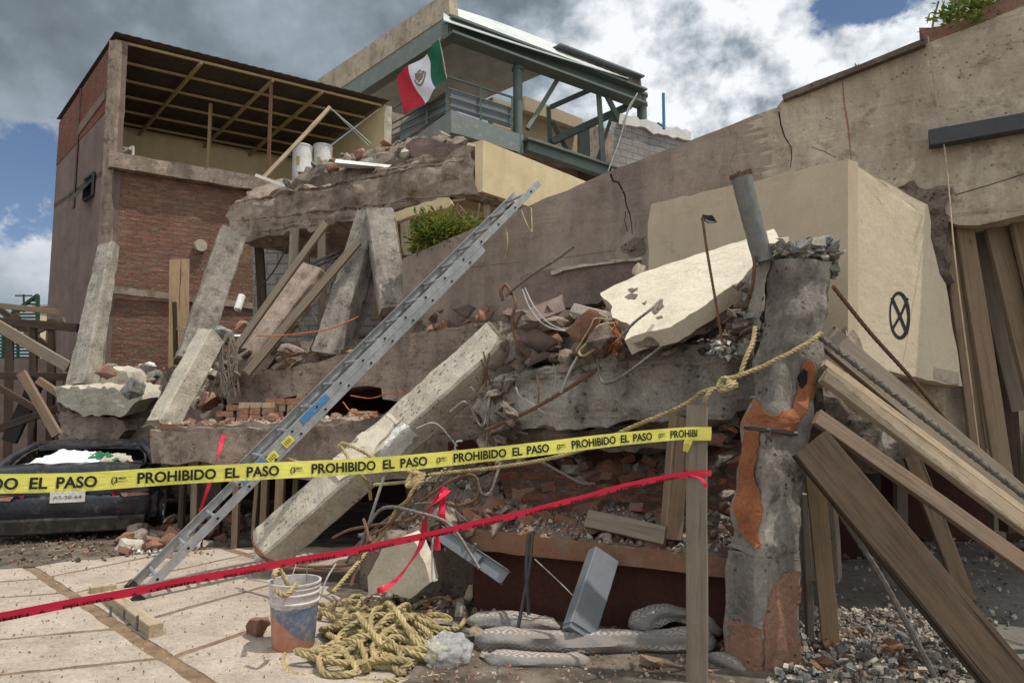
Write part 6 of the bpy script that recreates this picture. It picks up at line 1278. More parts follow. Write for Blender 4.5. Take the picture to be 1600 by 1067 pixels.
# blankets
def roll(pts, r_, label, seed, flat=.7, fold=0):
    cl = resample(catmull([q for q in pts], 10), .03); fr = frames(cl); bm = bmesh.new(); n = len(fr); ul = bm.loops.layers.uv.verify(); rows = []
    for i, (p, a, b) in enumerate(fr):
        t = (cl[min(i + 1, n - 1)] - cl[max(i - 1, 0)]).normalized(); sd_ = t.cross(V((0, 0, 1))).normalized(); u_ = V((0, 0, 1)); e = min(1, i / 3 + .3, (n - 1 - i) / 3 + .3); row = []
        for k in range(22):
            an = 6.2832 * k / 22; rr = r_ * e * (1 + .42 * noise.noise(V((math.cos(an) * 1.5, math.sin(an) * 1.5, i * .16 + seed))) + .07 * math.sin(an * 5 + i * .22 + seed) + .03 * math.sin(an * 11 + i * .1))
            row.append(bm.verts.new(p + sd_ * math.cos(an) * rr + u_ * math.sin(an) * rr * flat))
        rows.append(row)
    for i in range(n - 1):
        for k in range(22):
            f = bm.faces.new((rows[i][k], rows[i][(k + 1) % 22], rows[i + 1][(k + 1) % 22], rows[i + 1][k]))
            for l, (uu, vv) in zip(f.loops, ((i, k), (i, k + 1), (i + 1, k + 1), (i + 1, k))): l[ul].uv = (uu * .03 * 1.6, vv / 22)
    bm.faces.new(rows[0][::-1]); bm.faces.new(rows[-1]); return obj('blanket', bm, 'blanket', None, label, 'blanket', 'blankets on the ground', sharp=70)
z_ = lambda u, v, h: G(u, v) + V((0, 0, h))
roll([z_(742, 1020, .08), z_(820, 1024, .09), z_(900, 1026, .09), z_(990, 1024, .085), z_(1080, 1022, .08), z_(1120, 1020, .07)], .088, 'long rolled grey blanket with white diamond pattern in front of the maroon wall', 1, .75)
roll([z_(758, 1040, .05), z_(820, 1046, .05), z_(880, 1046, .05), z_(925, 1040, .04)], .07, 'dark folded blanket end in front of the rolled one', 4, .6)
roll([z_(730, 985, .07), z_(800, 990, .08), z_(880, 1000, .07)], .085, 'dusty brown blanket roll at the left behind the patterned one', 7, .65)
roll([z_(985, 1008, .12), z_(1040, 1000, .17), z_(1090, 1002, .16), z_(1128, 1012, .08)], .10, 'light folded blanket heaped behind the foreground post', 9, .6)
roll([z_(1108, 1040, .06), z_(1140, 1050, .05), z_(1168, 1058, .025)], .06, 'pale quilted cloth bundle at the foot of the leaning pillar', 12, .75)
# ground debris
cg1 = [G(640, 1100), G(1180, 1100), G(1130, 985), G(700, 985)]; gravel('ground_debris', cg1, None, 1100, .006, .028, ['conc_l', 'brick', 'dirt', 'conc'], 'small grit and crumbs around the blankets', 12)
cg2 = [G(1190, 1100), G(1620, 1100), G(1500, 960), G(1230, 960)]; gravel('stone_chips', cg2, None, 2600, .010, .05, ['conc_l', 'fresh', 'conc', 'conc_d'], 'pale stone chips around the foot of the raking timbers', 13)
scatter([G(1270, 1075), G(1500, 1080), G(1430, 990), G(1290, 985)], None, 60, .04, .12, [('fresh', 'rock'), ('conc_l', 'plate'), ('brick', 'rock')], 'under the raking timbers', pw=1.6)
gravel('floor_crumbs', [G(1280, 980), G(2000, 1000), G(1900, 820), G(1300, 820)], None, 1200, .01, .045, ['conc', 'conc_l', 'conc_d'], 'scattered crumbs on the concrete floor at right', 14)
scatter([G(1250, 900), G(1700, 900), G(1700, 810), G(1250, 810)], None, 40, .05, .2, [('conc', 'rock'), ('conc_d', 'rock')], 'on the floor inside the opening')
gravel('dark_debris', [G(560, 960), G(860, 990), G(900, 900), G(600, 890)], None, 900, .01, .06, ['conc_d', 'conc', 'brick', 'conc_l'], 'mixed debris behind the rope pile', 15)
scatter([G(560, 955), G(860, 985), G(900, 905), G(600, 895)], None, 46, .05, .16, [('conc', 'rock'), ('conc_d', 'rock'), ('brick', 'rock'), ('conc_l', 'plate')], 'behind the rope pile')
gravel('car_debris', [G(-60, 892), G(330, 874), G(460, 800), G(-60, 805)], None, 1500, .012, .05, ['soil', 'brick', 'conc_d', 'dirt', 'soil', 'conc'], 'crumbs and dirt under and beside the car', 16)
scatter([G(180, 872), G(340, 860), G(400, 815), G(230, 815)], None, 90, .08, .34, [('conc', 'rock'), ('brick', 'rock'), ('conc_l', 'plate'), ('brick', 'brick')], 'between the car and the ladder', pw=1.5)
gravel('white_chips', [G(185, 872), G(268, 868), G(275, 850), G(200, 852)], None, 260, .02, .05, ['conc_l', 'white', 'brick'], 'small heap of white chips behind the ladder foot', 17)
gravel('paving_grit', [G(-100, 1100), G(700, 1100), G(420, 880), G(-100, 890)], None, 1500, .004, .014, ['conc_l', 'dirt', 'conc'], 'sparse grit lying on the paving', 18)
for i, (u, v, s, m_, k_, lab) in enumerate(((905, 1035, .09, 'fresh', 'rock', 'pale stone lying against the dark folded blanket'), (1018, 1052, .14, 'woodb', 'rock', 'shiny brown stone left of the foreground post'), (880, 1042, .09, 'conc_l', 'rock', 'small pale stone beside the other on the blanket edge'), (620, 1040, (.22, .14, .08), 'white', 'plate', 'white plaster shard leaning on the rope pile'), (690, 985, (.4, .2, .06), 'white', 'plate', 'white plaster shard lying right of the rope pile'), (760, 1038, (.14, .1, .08), 'conc_l', 'plate', 'pale tile shard near the plastic bag'), (748, 1010, (.2, .16, .12), 'conc', 'rock', 'grey chunk between the plastic bag and the blankets'), (720, 968, (.16, .14, .14), 'conc_l', 'rock', 'square pale chunk behind the right rope loop'), (402, 1000, (.3, .2, .18), 'stucco', 'rock', 'brown chunk in shade left of the bucket'), (1238, 1045, (.08, .06, .06), 'conc', 'rock', 'small block at the pillar foot'), (650, 1010, (.12, .1, .1), 'stucco', 'rock', 'brown chunk on the rope pile edge'), (735, 950, (.12, .12, .24), 'tan', 'rock', 'tan brick standing behind the rope pile'))):
    q = G(u, v); chunk(q + V((0, 0, .03 + (s if not isinstance(s, tuple) else s[2]) * .3)), s, m_, k_, lab, None)
# baulk with pins at the ladder foot
a, b = G(172, 945), G(243, 1002); bt = lumber('timber_baulk', a + V((0, 0, .07)), b + V((0, 0, .07)), .09, .08, 'woodp', 'short square baulk lying on the paving against the ladder foot', 'timber', face=(0, 0, 1))
for i, (u, v, h, lab) in enumerate(((172, 968, .10, 'rebar pin farthest from the camera beside the baulk'), (193, 975, .10, 'middle rebar pin beside the baulk'), (213, 992, .13, 'nearest rebar pin beside the baulk'))):
    q = G(u, v); bm = bmesh.new(); rebar_bm(bm, [q, q + V((.003, 0, h))], .009); obj('rebar_pin', bm, 'steelb', None, lab, 'rebar', 'rebar pins beside the baulk')
bm = bmesh.new(); q = G(155, 930); barw(bm, G(140, 932) + V((0, 0, .05)), G(180, 926) + V((0, 0, .05)), .09, .05, (0, 0, 1)); obj('wood_offcut', bm, 'woodp', None, 'small wood offcut behind the end of the baulk', 'timber')

# ladder ----------------------------------------------------------------------
Fn = G(213, 944); Fn.z = .03; Tn = P(849, 294, 7.75); Z = (Tn - Fn).normalized(); perp = V((-(Tn - Fn).y, (Tn - Fn).x, 0)).normalized()
if perp.y < 0: perp = -perp
Wd = .50; U = Z.cross(perp); U = U if U.z > 0 else -U; Ll = (Tn - Fn).length
ld = root('extension_ladder', Fn, 'long aluminium extension ladder with blue painted rails leaning across the rubble', 'ladder')
def rail(a, b, name='rail', mat='alu'):
    bm = bmesh.new(); barw(bm, a, b, .072, .004, perp, seg=8); X, Y, Zz = frame(a, b, perp)
    return bm, X
for side_, o_ in ((0, 0), (1, Wd)):
    for s0, s1, up_ in ((0, .80, 0), (.20, 1.0, .072)):
        a = Fn + Z * (Ll * s0) + perp * o_ + U * up_; b = Fn + Z * (Ll * s1) + perp * o_ + U * up_; bm = bmesh.new(); d_ = perp * (.013 if side_ == 0 else -.013)
        barw(bm, a, b, .004, .064, U, seg=1); 
        # web plus two flanges
        bm.free(); bm = bmesh.new(); xw = .066
        barw(bm, a, b, xw, .004, perp); barw(bm, a + U * (xw / 2) + d_, b + U * (xw / 2) + d_, .026, .004, U); barw(bm, a - U * (xw / 2) + d_, b - U * (xw / 2) + d_, .026, .004, U)
        rl = obj('rail', bm, 'alu', ld)
        for t0, t1 in ((.205, .25), (.33, .39)):
            if up_ and side_ == 0: 
                bm = bmesh.new(); barw(bm, a + Z * (Ll * (t0 - .2)) - perp * .003 * 1.0 - perp * .001, a + Z * (Ll * (t1 - .2)) - perp * .004, .062, .003, perp); obj('blue_paint', bm, 'blue', rl)
nr = int(Ll / .305)
for k in range(nr):
    s = .20 + k * .305
    if s > Ll - .05: break
    up_ = .072 if s > Ll * .2 else 0; c = Fn + Z * s + U * up_
    bm = bmesh.new(); tube(bm, [c - perp * .006, c + perp * (Wd + .006)], .0155, 12); rg = obj('rung', bm, 'alu', ld)
    bm = bmesh.new(); tube(bm, [c - perp * .009, c - perp * .0062], .0115, 10); obj('rung_hole', bm, 'black', rg)
    if .2 * Ll < s < .79 * Ll:
        c = Fn + Z * (s + .04); bm = bmesh.new(); tube(bm, [c - perp * .0075, c + perp * (Wd + .006)], .0155, 10); rg = obj('rung', bm, 'alu', ld); bm = bmesh.new(); tube(bm, [c - perp * .010, c - perp * .0076], .0115, 10); obj('rung_hole', bm, 'black', rg)
for t in (.295, .262):
    c = Fn + Z * (Ll * t) + U * .036 - perp * .008; bm = bmesh.new(); barw(bm, c - Z * .05, c + Z * .05, .07, .003, perp); lb = obj('label', bm, 'tapey', ld)
    bm = bmesh.new(); 
    for k in range(4): barw(bm, c - perp * .003 - Z * (.03 - k * .018) + U * -.02, c - perp * .003 - Z * (.03 - k * .018) + U * .02, .004, .002, perp)
    obj('label_print', bm, 'ink', lb)
for o_ in (0, Wd):
    bm = bmesh.new(); c = Fn + perp * o_; barw(bm, c - Z * .03, c + Z * .05, .08, .035, perp); obj('foot', bm, 'rubber', ld)
bm = bmesh.new(); tube(bm, catmull([P(815, 330, 7.6), P(823, 350, 7.5), P(831, 362, 7.5), P(830, 325, 7.65)]), .008, 5); tube(bm, catmull([P(790, 350, 7.6), P(793, 380, 7.5), P(789, 405, 7.55)]), .008, 5); obj('ladder_cord', bm, 'rope', None, 'thin yellow cord dangling from the ladder top', 'rope')

# raking shores at right --------------------------------------------------------
gp = 'raking timbers against the leaning pillar'
lumber('raking_plank', P(1266, 692, 4.05), P(1612, 1112, 3.72), .255, .055, 'woodd', 'widest dark old plank raking from the pillar down to the lower right corner', 'raking timber', face=(.1, -1, .25), group=gp)
lumber('raking_plank', P(1274, 652, 4.12), P(1820, 1036, 4.12), .098, .045, 'woodb', 'light brown plank with bright upper edge raking right from the pillar', 'raking timber', face=(-.1, -1, .42), group=gp)
lumber('raking_plank', P(1286, 586, 4.22), P(1860, 1012, 4.3), .10, .05, 'woodp', 'cracked pale timber raking right, lower of a stuck pair', 'raking timber', face=(0, -1, .5), group=gp)
lumber('raking_plank', P(1286, 569, 4.26), P(1860, 992, 4.34), .055, .05, 'woodp', 'upper of the stuck pair of pale raking timbers', 'raking timber', face=(0, -1, .6), group=gp)
lumber('raking_plank', P(1292, 527, 4.42), P(1860, 1000, 4.5), .17, .05, 'woodg', 'highest broad brown plank with pale top edge raking behind the wrapped rod', 'raking timber', face=(-.1, -1, .35), group=gp)
bm = bmesh.new(); cl = [P(1276, 522, 4.18), P(1440, 650, 4.18), P(1640, 806, 4.2), P(1860, 980, 4.25)]; tube(bm, resample(catmull(cl), .05), .017, 8)
fr = frames(resample(catmull(cl), .012)); 
for s_ in (1, -1): tube(bm, [p + (n_ * math.cos(s_ * i * .62) + b_ * math.sin(s_ * i * .62)) * .018 for i, (p, n_, b_) in enumerate(fr)], .0035, 4)
obj('wrapped_rod', bm, 'steelb', None, 'thick ribbed steel rod running parallel above the pale timbers', 'rebar')
bm = bmesh.new(); rebar_bm(bm, catmull([P(1302, 448, 4.3), P(1360, 520, 4.5), P(1430, 598, 4.7), P(1520, 708, 4.9)]), .013); obj('rusty_rod', bm, 'rust', None, 'rusty rod sloping down in front of the cream box from the pillar head', 'rebar')
bm = bmesh.new(); rebar_bm(bm, catmull([P(1272, 740, 4.25), P(1312, 800, 4.2), P(1370, 890, 4.1), P(1418, 975, 4.0), P(1462, 1060, 3.93)]), .0155); obj('ribbed_bar', bm, 'steelb', None, 'ribbed steel bar sloping to the stone chips between post and widest plank', 'rebar')
a = G(1300, 1018); lumber('post', a, P(1270, 735, a.y), .105, .09, 'wood', 'thick new post standing just right of the leaning pillar', 'post', face=(-.35, -1, 0))
a = G(1302, 962); lumber('post', a, P(1282, 760, a.y), .07, .06, 'wood', 'thinner pale post just behind the thick new post', 'post', face=(-.3, -1, 0)); a = G(1264, 1002); lumber('post', a, P(1256, 770, a.y), .045, .06, 'woodg', 'thin grey lath between the pillar and the thick new post', 'post')
a = G(1512, 945); lumber('post', a, P(1415, 690, a.y + .2), .125, .05, 'woodb', 'leaning brown plank footed on the concrete floor', 'post', face=(-.3, -1, .2))
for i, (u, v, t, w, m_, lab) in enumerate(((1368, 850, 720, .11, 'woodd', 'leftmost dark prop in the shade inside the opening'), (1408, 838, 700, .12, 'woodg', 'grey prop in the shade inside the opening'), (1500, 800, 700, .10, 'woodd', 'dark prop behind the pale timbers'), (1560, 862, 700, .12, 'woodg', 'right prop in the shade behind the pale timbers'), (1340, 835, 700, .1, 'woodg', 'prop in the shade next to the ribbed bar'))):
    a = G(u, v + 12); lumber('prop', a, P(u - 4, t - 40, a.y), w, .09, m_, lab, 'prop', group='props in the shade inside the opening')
bm = prism([V((1.6, 7.4, 0)), V((3.6, 7.2, 0)), V((3.6, 7.2, .9)), V((1.6, 7.4, 1.1))], (0, .1, 0)); obj('low_wall', bm, 'red', None, 'dark red low wall deep behind the raking timbers', 'wall')
slab('plaster_flake', [(1360, 668), (1372, 660), (1384, 672), (1388, 695), (1378, 712), (1368, 700)], plane(P(1355, 690, 5.2), P(1390, 690, 5.15)), (0, .05, 0), 'white', .05, .004, (.04, .008), 3, .1, label='white plaster flake hanging between the raking timbers', cat='plaster piece')
slab('torn_concrete', [(1295, 560), (1330, 590), (1350, 630), (1372, 660), (1384, 700), (1390, 740), (1330, 700), (1290, 650)], plane(P(1295, 640, 4.9), P(1390, 640, 5.0)), (0, .4, 0), 'conc_d', .06, .05, (.06, .03), 13, 1.0, label='torn dark concrete right of the pillar behind the timbers', cat='broken concrete')
slab('torn_concrete', [(1325, 505), (1345, 530), (1375, 590), (1400, 650), (1460, 700), (1390, 720), (1340, 650), (1320, 570)], plane(P(1325, 600, 5.2), P(1460, 640, 5.4)), (0, .3, 0), 'conc', .08, .04, (.08, .03), 14, 1.0, label='grey torn concrete below the corner of the cream box', cat='broken concrete')
for i, (u, v, d, lab) in enumerate(((1330, 905, 3.86, 'bolt hole'),)): pass
lumber('cleat', P(1296, 600, 4.14), P(1340, 560, 4.3), .07, .03, 'woodb', 'short brown cleat nailed across the stuck pair of pale timbers', 'timber') if False else None
strip([(1078, 742, 3.84), (1090, 745, 3.83), (1100, 752, 3.84), (1104, 762, 3.85)], .012, 'taper', 'red_tape_end', 'loose red tape end drooping on the foreground post', 2)
for i, (a_, b_, d_, lab) in enumerate((((1540, 1000), (1600, 1012), 0, 'thin twig on the concrete floor right of the widest plank'), ((1270, 1010), (1340, 1055), 0, 'thin stick lying at the foot of the thick new post'))):
    bm = bmesh.new(); q0_, q1_ = G(*a_), G(*b_); tube(bm, catmull([q0_ + V((0, 0, .02)), q0_.lerp(q1_, .5) + V((0, .02, .03)), q1_ + V((0, 0, .02))]), .006, 5); obj('stick', bm, 'woodg', None, lab, 'stick')
# ---------------- rebars and wires in the heap
def rb_(pts, r_, m_, lab, ribs=True, name='rebar'):
    bm = bmesh.new(); cl = catmull([P(*q) for q in pts], 10)
    (rebar_bm(bm, cl, r_) if ribs else tube(bm, cl, r_, 6)); return obj(name, bm, m_, None, lab, 'rebar' if name == 'rebar' else 'wire', sharp=50)
rb_([(790, 462, 5.55), (830, 430, 5.4), (870, 405, 5.3), (897, 385, 5.25)], .011, 'steelb', 'straight bar pointing up right from the top left of the heap')
rb_([(800, 455, 5.6), (806, 475, 5.5), (800, 500, 5.5), (810, 540, 5.5), (830, 560, 5.5)], .012, 'rust', 'bent rusty bar dropping from the top left of the heap')
rb_([(786, 470, 5.6), (782, 455, 5.6), (790, 445, 5.6), (800, 460, 5.55)], .014, 'rust', 'hooked rusty bar end at the top left of the heap')
rb_([(820, 450, 5.5), (835, 480, 5.4), (858, 505, 5.3), (890, 517, 5.2), (925, 512, 5.1)], .006, 'wirew', 'pale curved wire sagging across the dark hollow', False, 'wire'); rb_([(816, 452, 5.5), (830, 485, 5.4), (855, 510, 5.28), (900, 520, 5.15)], .006, 'wirew', 'second pale wire sagging beside the first', False, 'wire')
rb_([(962, 535, 4.7), (990, 505, 4.68), (1015, 485, 4.66), (1034, 468, 4.75), (1028, 484, 4.7)], .009, 'steelb', 'hooked bar sticking up in front of the cream slab')
rb_([(933, 560, 4.95), (940, 595, 4.85), (958, 596, 4.75), (990, 575, 4.7), (1035, 540, 4.7)], .009, 'steelb', 'bent steel bar curling on the front of the massive beam')
rb_([(902, 558, 5.05), (890, 580, 5.0), (876, 615, 5.0)], .010, 'wirew', 'short pale bar hanging down the massive beam')
rb_([(760, 672, 5.45), (830, 640, 5.3), (890, 605, 5.15), (940, 572, 5.1)], .014, 'rust', 'long rusty bar lying diagonally on the massive beam')
rb_([(806, 605, 5.4), (812, 618, 5.35), (830, 630, 5.3), (850, 645, 5.25)], .006, 'wirew', 'thin pale wire bent on the left of the massive beam', False, 'wire'); rb_([(838, 585, 5.35), (842, 610, 5.3), (840, 640, 5.3)], .006, 'rust', 'thin rusty wire hanging on the massive beam', False, 'wire')
rb_([(868, 575, 5.3), (868, 600, 5.2), (860, 622, 5.2)], .004, 'wirew', 'fine wire hanging at the middle of the massive beam', False, 'wire')
rb_([(1180, 400, 4.3), (1175, 450, 4.35), (1160, 480, 4.5), (1130, 505, 4.6)], .011, 'rust', 'rusty bar curving left below the steel pipe')
rb_([(1240, 545, 3.98), (1225, 540, 3.98)], .01, 'rust', 'x') if False else None
gp_ = [([(398, 852, 5.9), (420, 872, 5.8), (470, 884, 5.5), (520, 884, 5.3), (560, 878, 5.2), (580, 850, 5.2), (590, 820, 5.3)], .011, 'rust', 'long rusty bar looping from the column foot'), ([(395, 845, 6.0), (405, 866, 5.9), (440, 886, 5.7), (500, 892, 5.4), (560, 892, 5.1)], .010, 'rust', 'second rusty bar along the column foot'),
       ([(560, 870, 5.1), (572, 830, 5.1), (590, 800, 5.1), (612, 792, 5.05), (650, 800, 4.9), (690, 812, 4.85), (712, 830, 4.8), (735, 865, 4.75), (749, 888, 4.7)], .012, 'steelb', 'thick bar arching over and down to the right'), ([(555, 885, 5.1), (566, 845, 5.1), (578, 812, 5.1), (590, 775, 5.2), (600, 745, 5.4)], .011, 'steelb', 'upright bar crossing behind the tape'),
       ([(520, 840, 5.6), (545, 828, 5.4), (575, 822, 5.2), (600, 818, 5.1), (640, 812, 5.0), (656, 800, 5.0)], .010, 'rust', 'rusty bar curving left of the red knot'), ([(655, 785, 5.1), (680, 768, 5.05), (710, 748, 5.0), (738, 742, 5.0), (748, 760, 5.0), (742, 780, 5.0), (715, 790, 5.0), (700, 788, 5.0)], .011, 'rust', 'ring shaped loop of rusty bar'),
       ([(745, 745, 5.0), (752, 770, 5.0), (765, 770, 5.05), (775, 745, 5.1), (782, 722, 5.2)], .010, 'steelb', 'u shaped bar right of the loop'), ([(540, 880, 5.3), (560, 850, 5.2), (600, 815, 5.15), (640, 790, 5.1), (690, 785, 5.0)], .010, 'steelb', 'bar crossing the tangle from lower left'),
       ([(548, 915, 4.9), (562, 870, 5.0), (575, 840, 5.0), (568, 810, 5.1)], .010, 'rust', 'short rusty bar at the tangle foot'), ([(580, 835, 5.1), (600, 825, 5.05), (625, 800, 5.0), (650, 765, 5.05)], .010, 'rust', 'rusty bar leaning right inside the tangle'),
       ([(677, 830, 4.9), (675, 870, 4.85), (676, 905, 4.8), (684, 905, 4.8)], .007, 'wirew', 'hooked pale rod hanging in the dark gap'), ([(712, 722, 5.4), (711, 700, 5.4), (714, 690, 5.4), (724, 689, 5.4)], .007, 'wirew', 'hooked pale rod above the yellow tape'),
       ([(840, 718, 5.3), (880, 740, 5.2), (910, 755, 5.1), (932, 755, 5.1)], .010, 'steelb', 'thin bar curving over the broken brick wall'), ([(500, 935, 4.9), (510, 905, 4.95), (525, 880, 5.1)], .006, 'wirew', 'thin grey wire behind the bucket'),
       ([(732, 625, 5.6), (742, 650, 5.5), (755, 665, 5.4), (765, 620, 5.5)], .008, 'steelb', 'bent bar between the dimpled column and the massive beam'), ([(770, 590, 5.7), (765, 640, 5.6), (760, 700, 5.5)], .008, 'steelb', 'upright bar between the dimpled column and the massive beam')]
for q, r_, m_, lab in gp_: rb_(q, r_, m_, lab)
q_ = random.Random(77)
for i in range(16):
    u, v = q_.uniform(700, 800), q_.uniform(600, 720); d = 5.7; a = q_.uniform(-1.2, 1.2); L_ = q_.uniform(25, 70); bm = bmesh.new()
    rebar_bm(bm, catmull([P(u, v, d), P(u + L_ * .4 * math.sin(a) + q_.uniform(-8, 8), v - L_ * .5, d - .1), P(u + L_ * math.sin(a), v - L_ * math.cos(a), d - .1)]), .007); obj('rebar', bm, q_.choice(['steelb', 'rust', 'wirew']), None, 'thin bent bar in the crushed gap between the dimpled column and the massive beam', 'rebar', 'bent bars in the crushed gap')
for i in range(14):
    u, v = q_.uniform(455, 520), q_.uniform(440, 560); bm = bmesh.new(); tube(bm, catmull([P(u, v, 9.7), P(u + q_.uniform(-12, 12), v + 25, 9.6), P(u + q_.uniform(-18, 18), v + 60, 9.6)]), .008, 5); obj('wire', bm, q_.choice(['wire', 'steelb']), None, 'loose wire strand hanging between the columns under the highest slab', 'wire', 'wire strands under the highest slab')
for i in range(12):
    u = q_.uniform(338, 375); bm = bmesh.new(); tube(bm, catmull([P(u, 520, 9.0), P(u + q_.uniform(-14, 14), 560, 8.9), P(u + q_.uniform(-18, 18), 620, 8.8)]), .012, 5); obj('rebar', bm, q_.choice(['conc_d', 'steelb']), None, 'frayed bar strand between the short pale column and the middle slab', 'rebar', 'frayed bars left of the middle slab')
rb_([(400, 525, 8.6), (440, 524, 8.5), (480, 520, 8.5), (520, 512, 8.6), (560, 495, 8.7)], .008, 'wireo', 'orange red cable strung across the leaning columns', False, 'wire')
rb_([(536, 628, 7.6), (548, 642, 7.4), (570, 650, 7.3), (590, 648, 7.2)], .006, 'wireo', 'orange wire drooping behind the ladder', False, 'wire'); rb_([(548, 618, 7.6), (580, 622, 7.4), (610, 614, 7.3), (640, 612, 7.2)], .006, 'wireo', 'second orange wire above the first behind the ladder', False, 'wire')
rb_([(383, 500, 9.6), (372, 470, 9.7), (396, 400, 10.8)], .006, 'wire', 'thin dark wire above the hanging white fitting', False, 'wire'); rb_([(406, 450, 10.6), (430, 420, 10.6), (452, 378, 10.6)], .012, 'wire', 'black bar slanting under the left end of the highest slab', False, 'wire')
# fine red copper bundle in the heap
bm = bmesh.new()
for i in range(60): u, v = 962 + q_.gauss(0, 5), 522 + q_.gauss(0, 10); tube(bm, catmull([P(u, v, 4.9), P(u + q_.uniform(-6, 6), v + 6, 4.85), P(u + q_.uniform(-8, 8), v + 12, 4.9)], 3), .002, 4)
obj('copper_wires', bm, 'wireo', None, 'frayed bundle of thin copper wires at the tip of the cream slab', 'wire')
bm = bmesh.new(); tube(bm, catmull([P(960, 505, 4.95), P(935, 510, 4.95), P(918, 535, 4.95), P(905, 550, 4.95), P(912, 556, 4.9), P(930, 545, 4.9)]), .010, 6); tube(bm, catmull([P(955, 500, 4.95), P(930, 498, 4.95), P(922, 512, 4.95), P(900, 548, 4.95)]), .006, 6); obj('yellow_cable', bm, 'rope', None, 'yellow knotted cable hanging over the massive beam', 'cable')

# ================================================================== CAR
cr_ = root('crushed_car', V((-5.02, 8.12, 0)), 'dusty black car with crushed roof and broken rear window, seen from behind', 'car'); O = WO[cr_.name]; yaw = rad(21)
Rm = Matrix.Rotation(yaw, 3, 'Z')
def C_(x, y, z): return O + Rm @ V((x, y, z * .90 + .03))
# body: sections from the rear bumper forward, half width / heights
st = [(-.02, .70, .22, .30, .50, .58), (.0, .82, .19, .34, .60, .66), (.06, .875, .18, .36, .66, .80), (.14, .89, .18, .40, .70, .84), (.40, .90, .18, .40, .72, .87), (.62, .90, .18, .42, .74, .88), (1.3, .91, .18, .42, .76, .86), (2.2, .91, .18, .42, .74, .83), (2.7, .86, .18, .40, .60, .68), (3.1, .80, .2, .38, .5, .55), (3.2, .70, .25, .34, .42, .46)]
bm = bmesh.new(); rings = []
for (y, w, z0, z1, z2, z3) in st:
    half = [(0, z0), (.55 * w, z0), (.90 * w, z0 + .02), (.99 * w, z1), (w, (z1 + z2) / 2), (.985 * w, z2), (.93 * w, z3 - .03), (.8 * w, z3), (.4 * w, z3 + .012), (0, z3 + .016)]
    full = half + [(-x, z) for x, z in half[-2:0:-1]]; rings.append([C_(x, y, z) for x, z in full])
loft(bm, rings); refine(bm, .08); rough(bm, .006, 3.2, 4); body = obj('body', bm, 'carpaint', cr_, sharp=50)
def cabin(sx, sy): return None
# crushed cabin: pillars and roof
bm = bmesh.new(); 
roofp = [(.95, .60, 1.10), (.95, 1.1, 1.15), (.9, 2.0, 1.16), (.8, 2.7, 1.08)]
rg = []
for i, (y, w, z) in enumerate(((.98, .60, 1.13), (1.12, .64, 1.165), (1.4, .66, 1.19), (1.8, .66, 1.18), (2.1, .62, 1.12))):
    rg.append([C_(x * w, y, z + (.02 * math.cos(x * 1.6)) - dz) for x, dz in ((-1, .05), (-.93, .012), (-.6, 0), (-.2, .02), (.15, .035), (.5, .01), (.92, .015), (1, .05), (.9, .06), (0, .06), (-.9, .06))])
loft(bm, rg); refine(bm, .08); rough(bm, .022, 2.4, 6); obj('roof', bm, 'carpaint', cr_, sharp=50)
for sx in (-1, 1):
    bm = bmesh.new(); tube(bm, catmull([C_(sx * .82, .42, .86), C_(sx * .74, .70, 1.0), C_(sx * .62, 1.0, 1.12), C_(sx * .64, 1.2, 1.15)]), lambda t: .055 - .02 * t, 8); rough(bm, .008, 5, 2); obj('rear_pillar', bm, 'carpaint', cr_, sharp=60)
    bm = prism([C_(sx * .80, .75, .87), C_(sx * .66, 1.08, 1.11), C_(sx * .67, 1.7, 1.14), C_(sx * .84, 1.9, .86)], Rm @ V((sx * .01, 0, 0))); obj('side_window', bm, 'glass', cr_, sharp=None)
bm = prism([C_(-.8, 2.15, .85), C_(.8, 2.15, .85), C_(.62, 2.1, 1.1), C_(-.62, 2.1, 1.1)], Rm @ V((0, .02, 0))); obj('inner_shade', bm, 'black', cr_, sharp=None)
# rear window frame, dark interior
bm = bmesh.new(); wf = [C_(-.66, .46, .895), C_(.66, .46, .895), C_(.70, .50, .90), C_(.56, .98, 1.08), C_(0, .98, 1.11), C_(-.56, .98, 1.09), C_(-.70, .50, .90), C_(-.66, .46, .895)]; tube(bm, catmull(wf, 6), .016, 6); obj('window_rim', bm, 'rubber', cr_)
# trunk lid with creases
bm = bmesh.new(); rows = []
for i in range(15):
    t = i / 14; row = []
    for j in range(25):
        s = j / 24 * 2 - 1; y = .02 + .46 * t if t < .5 else .02 + .46 * t; prof = (.64 + .27 * min(1, t * 2.2)) ; x = s * (.60 + .12 * min(1, t * 2)); z = prof + .025 * noise.noise(V((s * 4, t * 5, 2))) + (.03 if t > .35 else 0) * (1 - s * s) * .5
        yy = -.055 + .10 * min(1, t * 2.2) + .40 * max(0, t - .42) / .58
        row.append(C_(x, yy, z + .012))
    rows.append(row)
vs = [[bm.verts.new(c) for c in r_] for r_ in rows]
for a_, c_ in zip(vs, vs[1:]):
    for j in range(24): bm.faces.new((a_[j], a_[j + 1], c_[j + 1], c_[j]))
ex = bmesh.ops.extrude_face_region(bm, geom=list(bm.faces)); bmesh.ops.translate(bm, verts=[g_ for g_ in ex['geom'] if isinstance(g_, bmesh.types.BMVert)], vec=(0, .01, -.02)); lid = obj('boot_lid', bm, 'carpaint', cr_, sharp=50)
bm = bmesh.new(); barw(bm, C_(-.17, -.098, .555), C_(.17, -.098, .555), .125, .012, (0, -1, 0)); pt_ = obj('number_plate', bm, 'white', lid)
vs_, fs_ = text_geo('AS-20-64', 1.0, .01); mx_ = max(v.x for v in vs_); bm = bmesh.new(); nv = [bm.verts.new(C_(-.14 + v.x / mx_ * .28, -.107, .532 + v.y * .055)) for v in vs_]
for f in fs_: bm.faces.new([nv[i] for i in f])
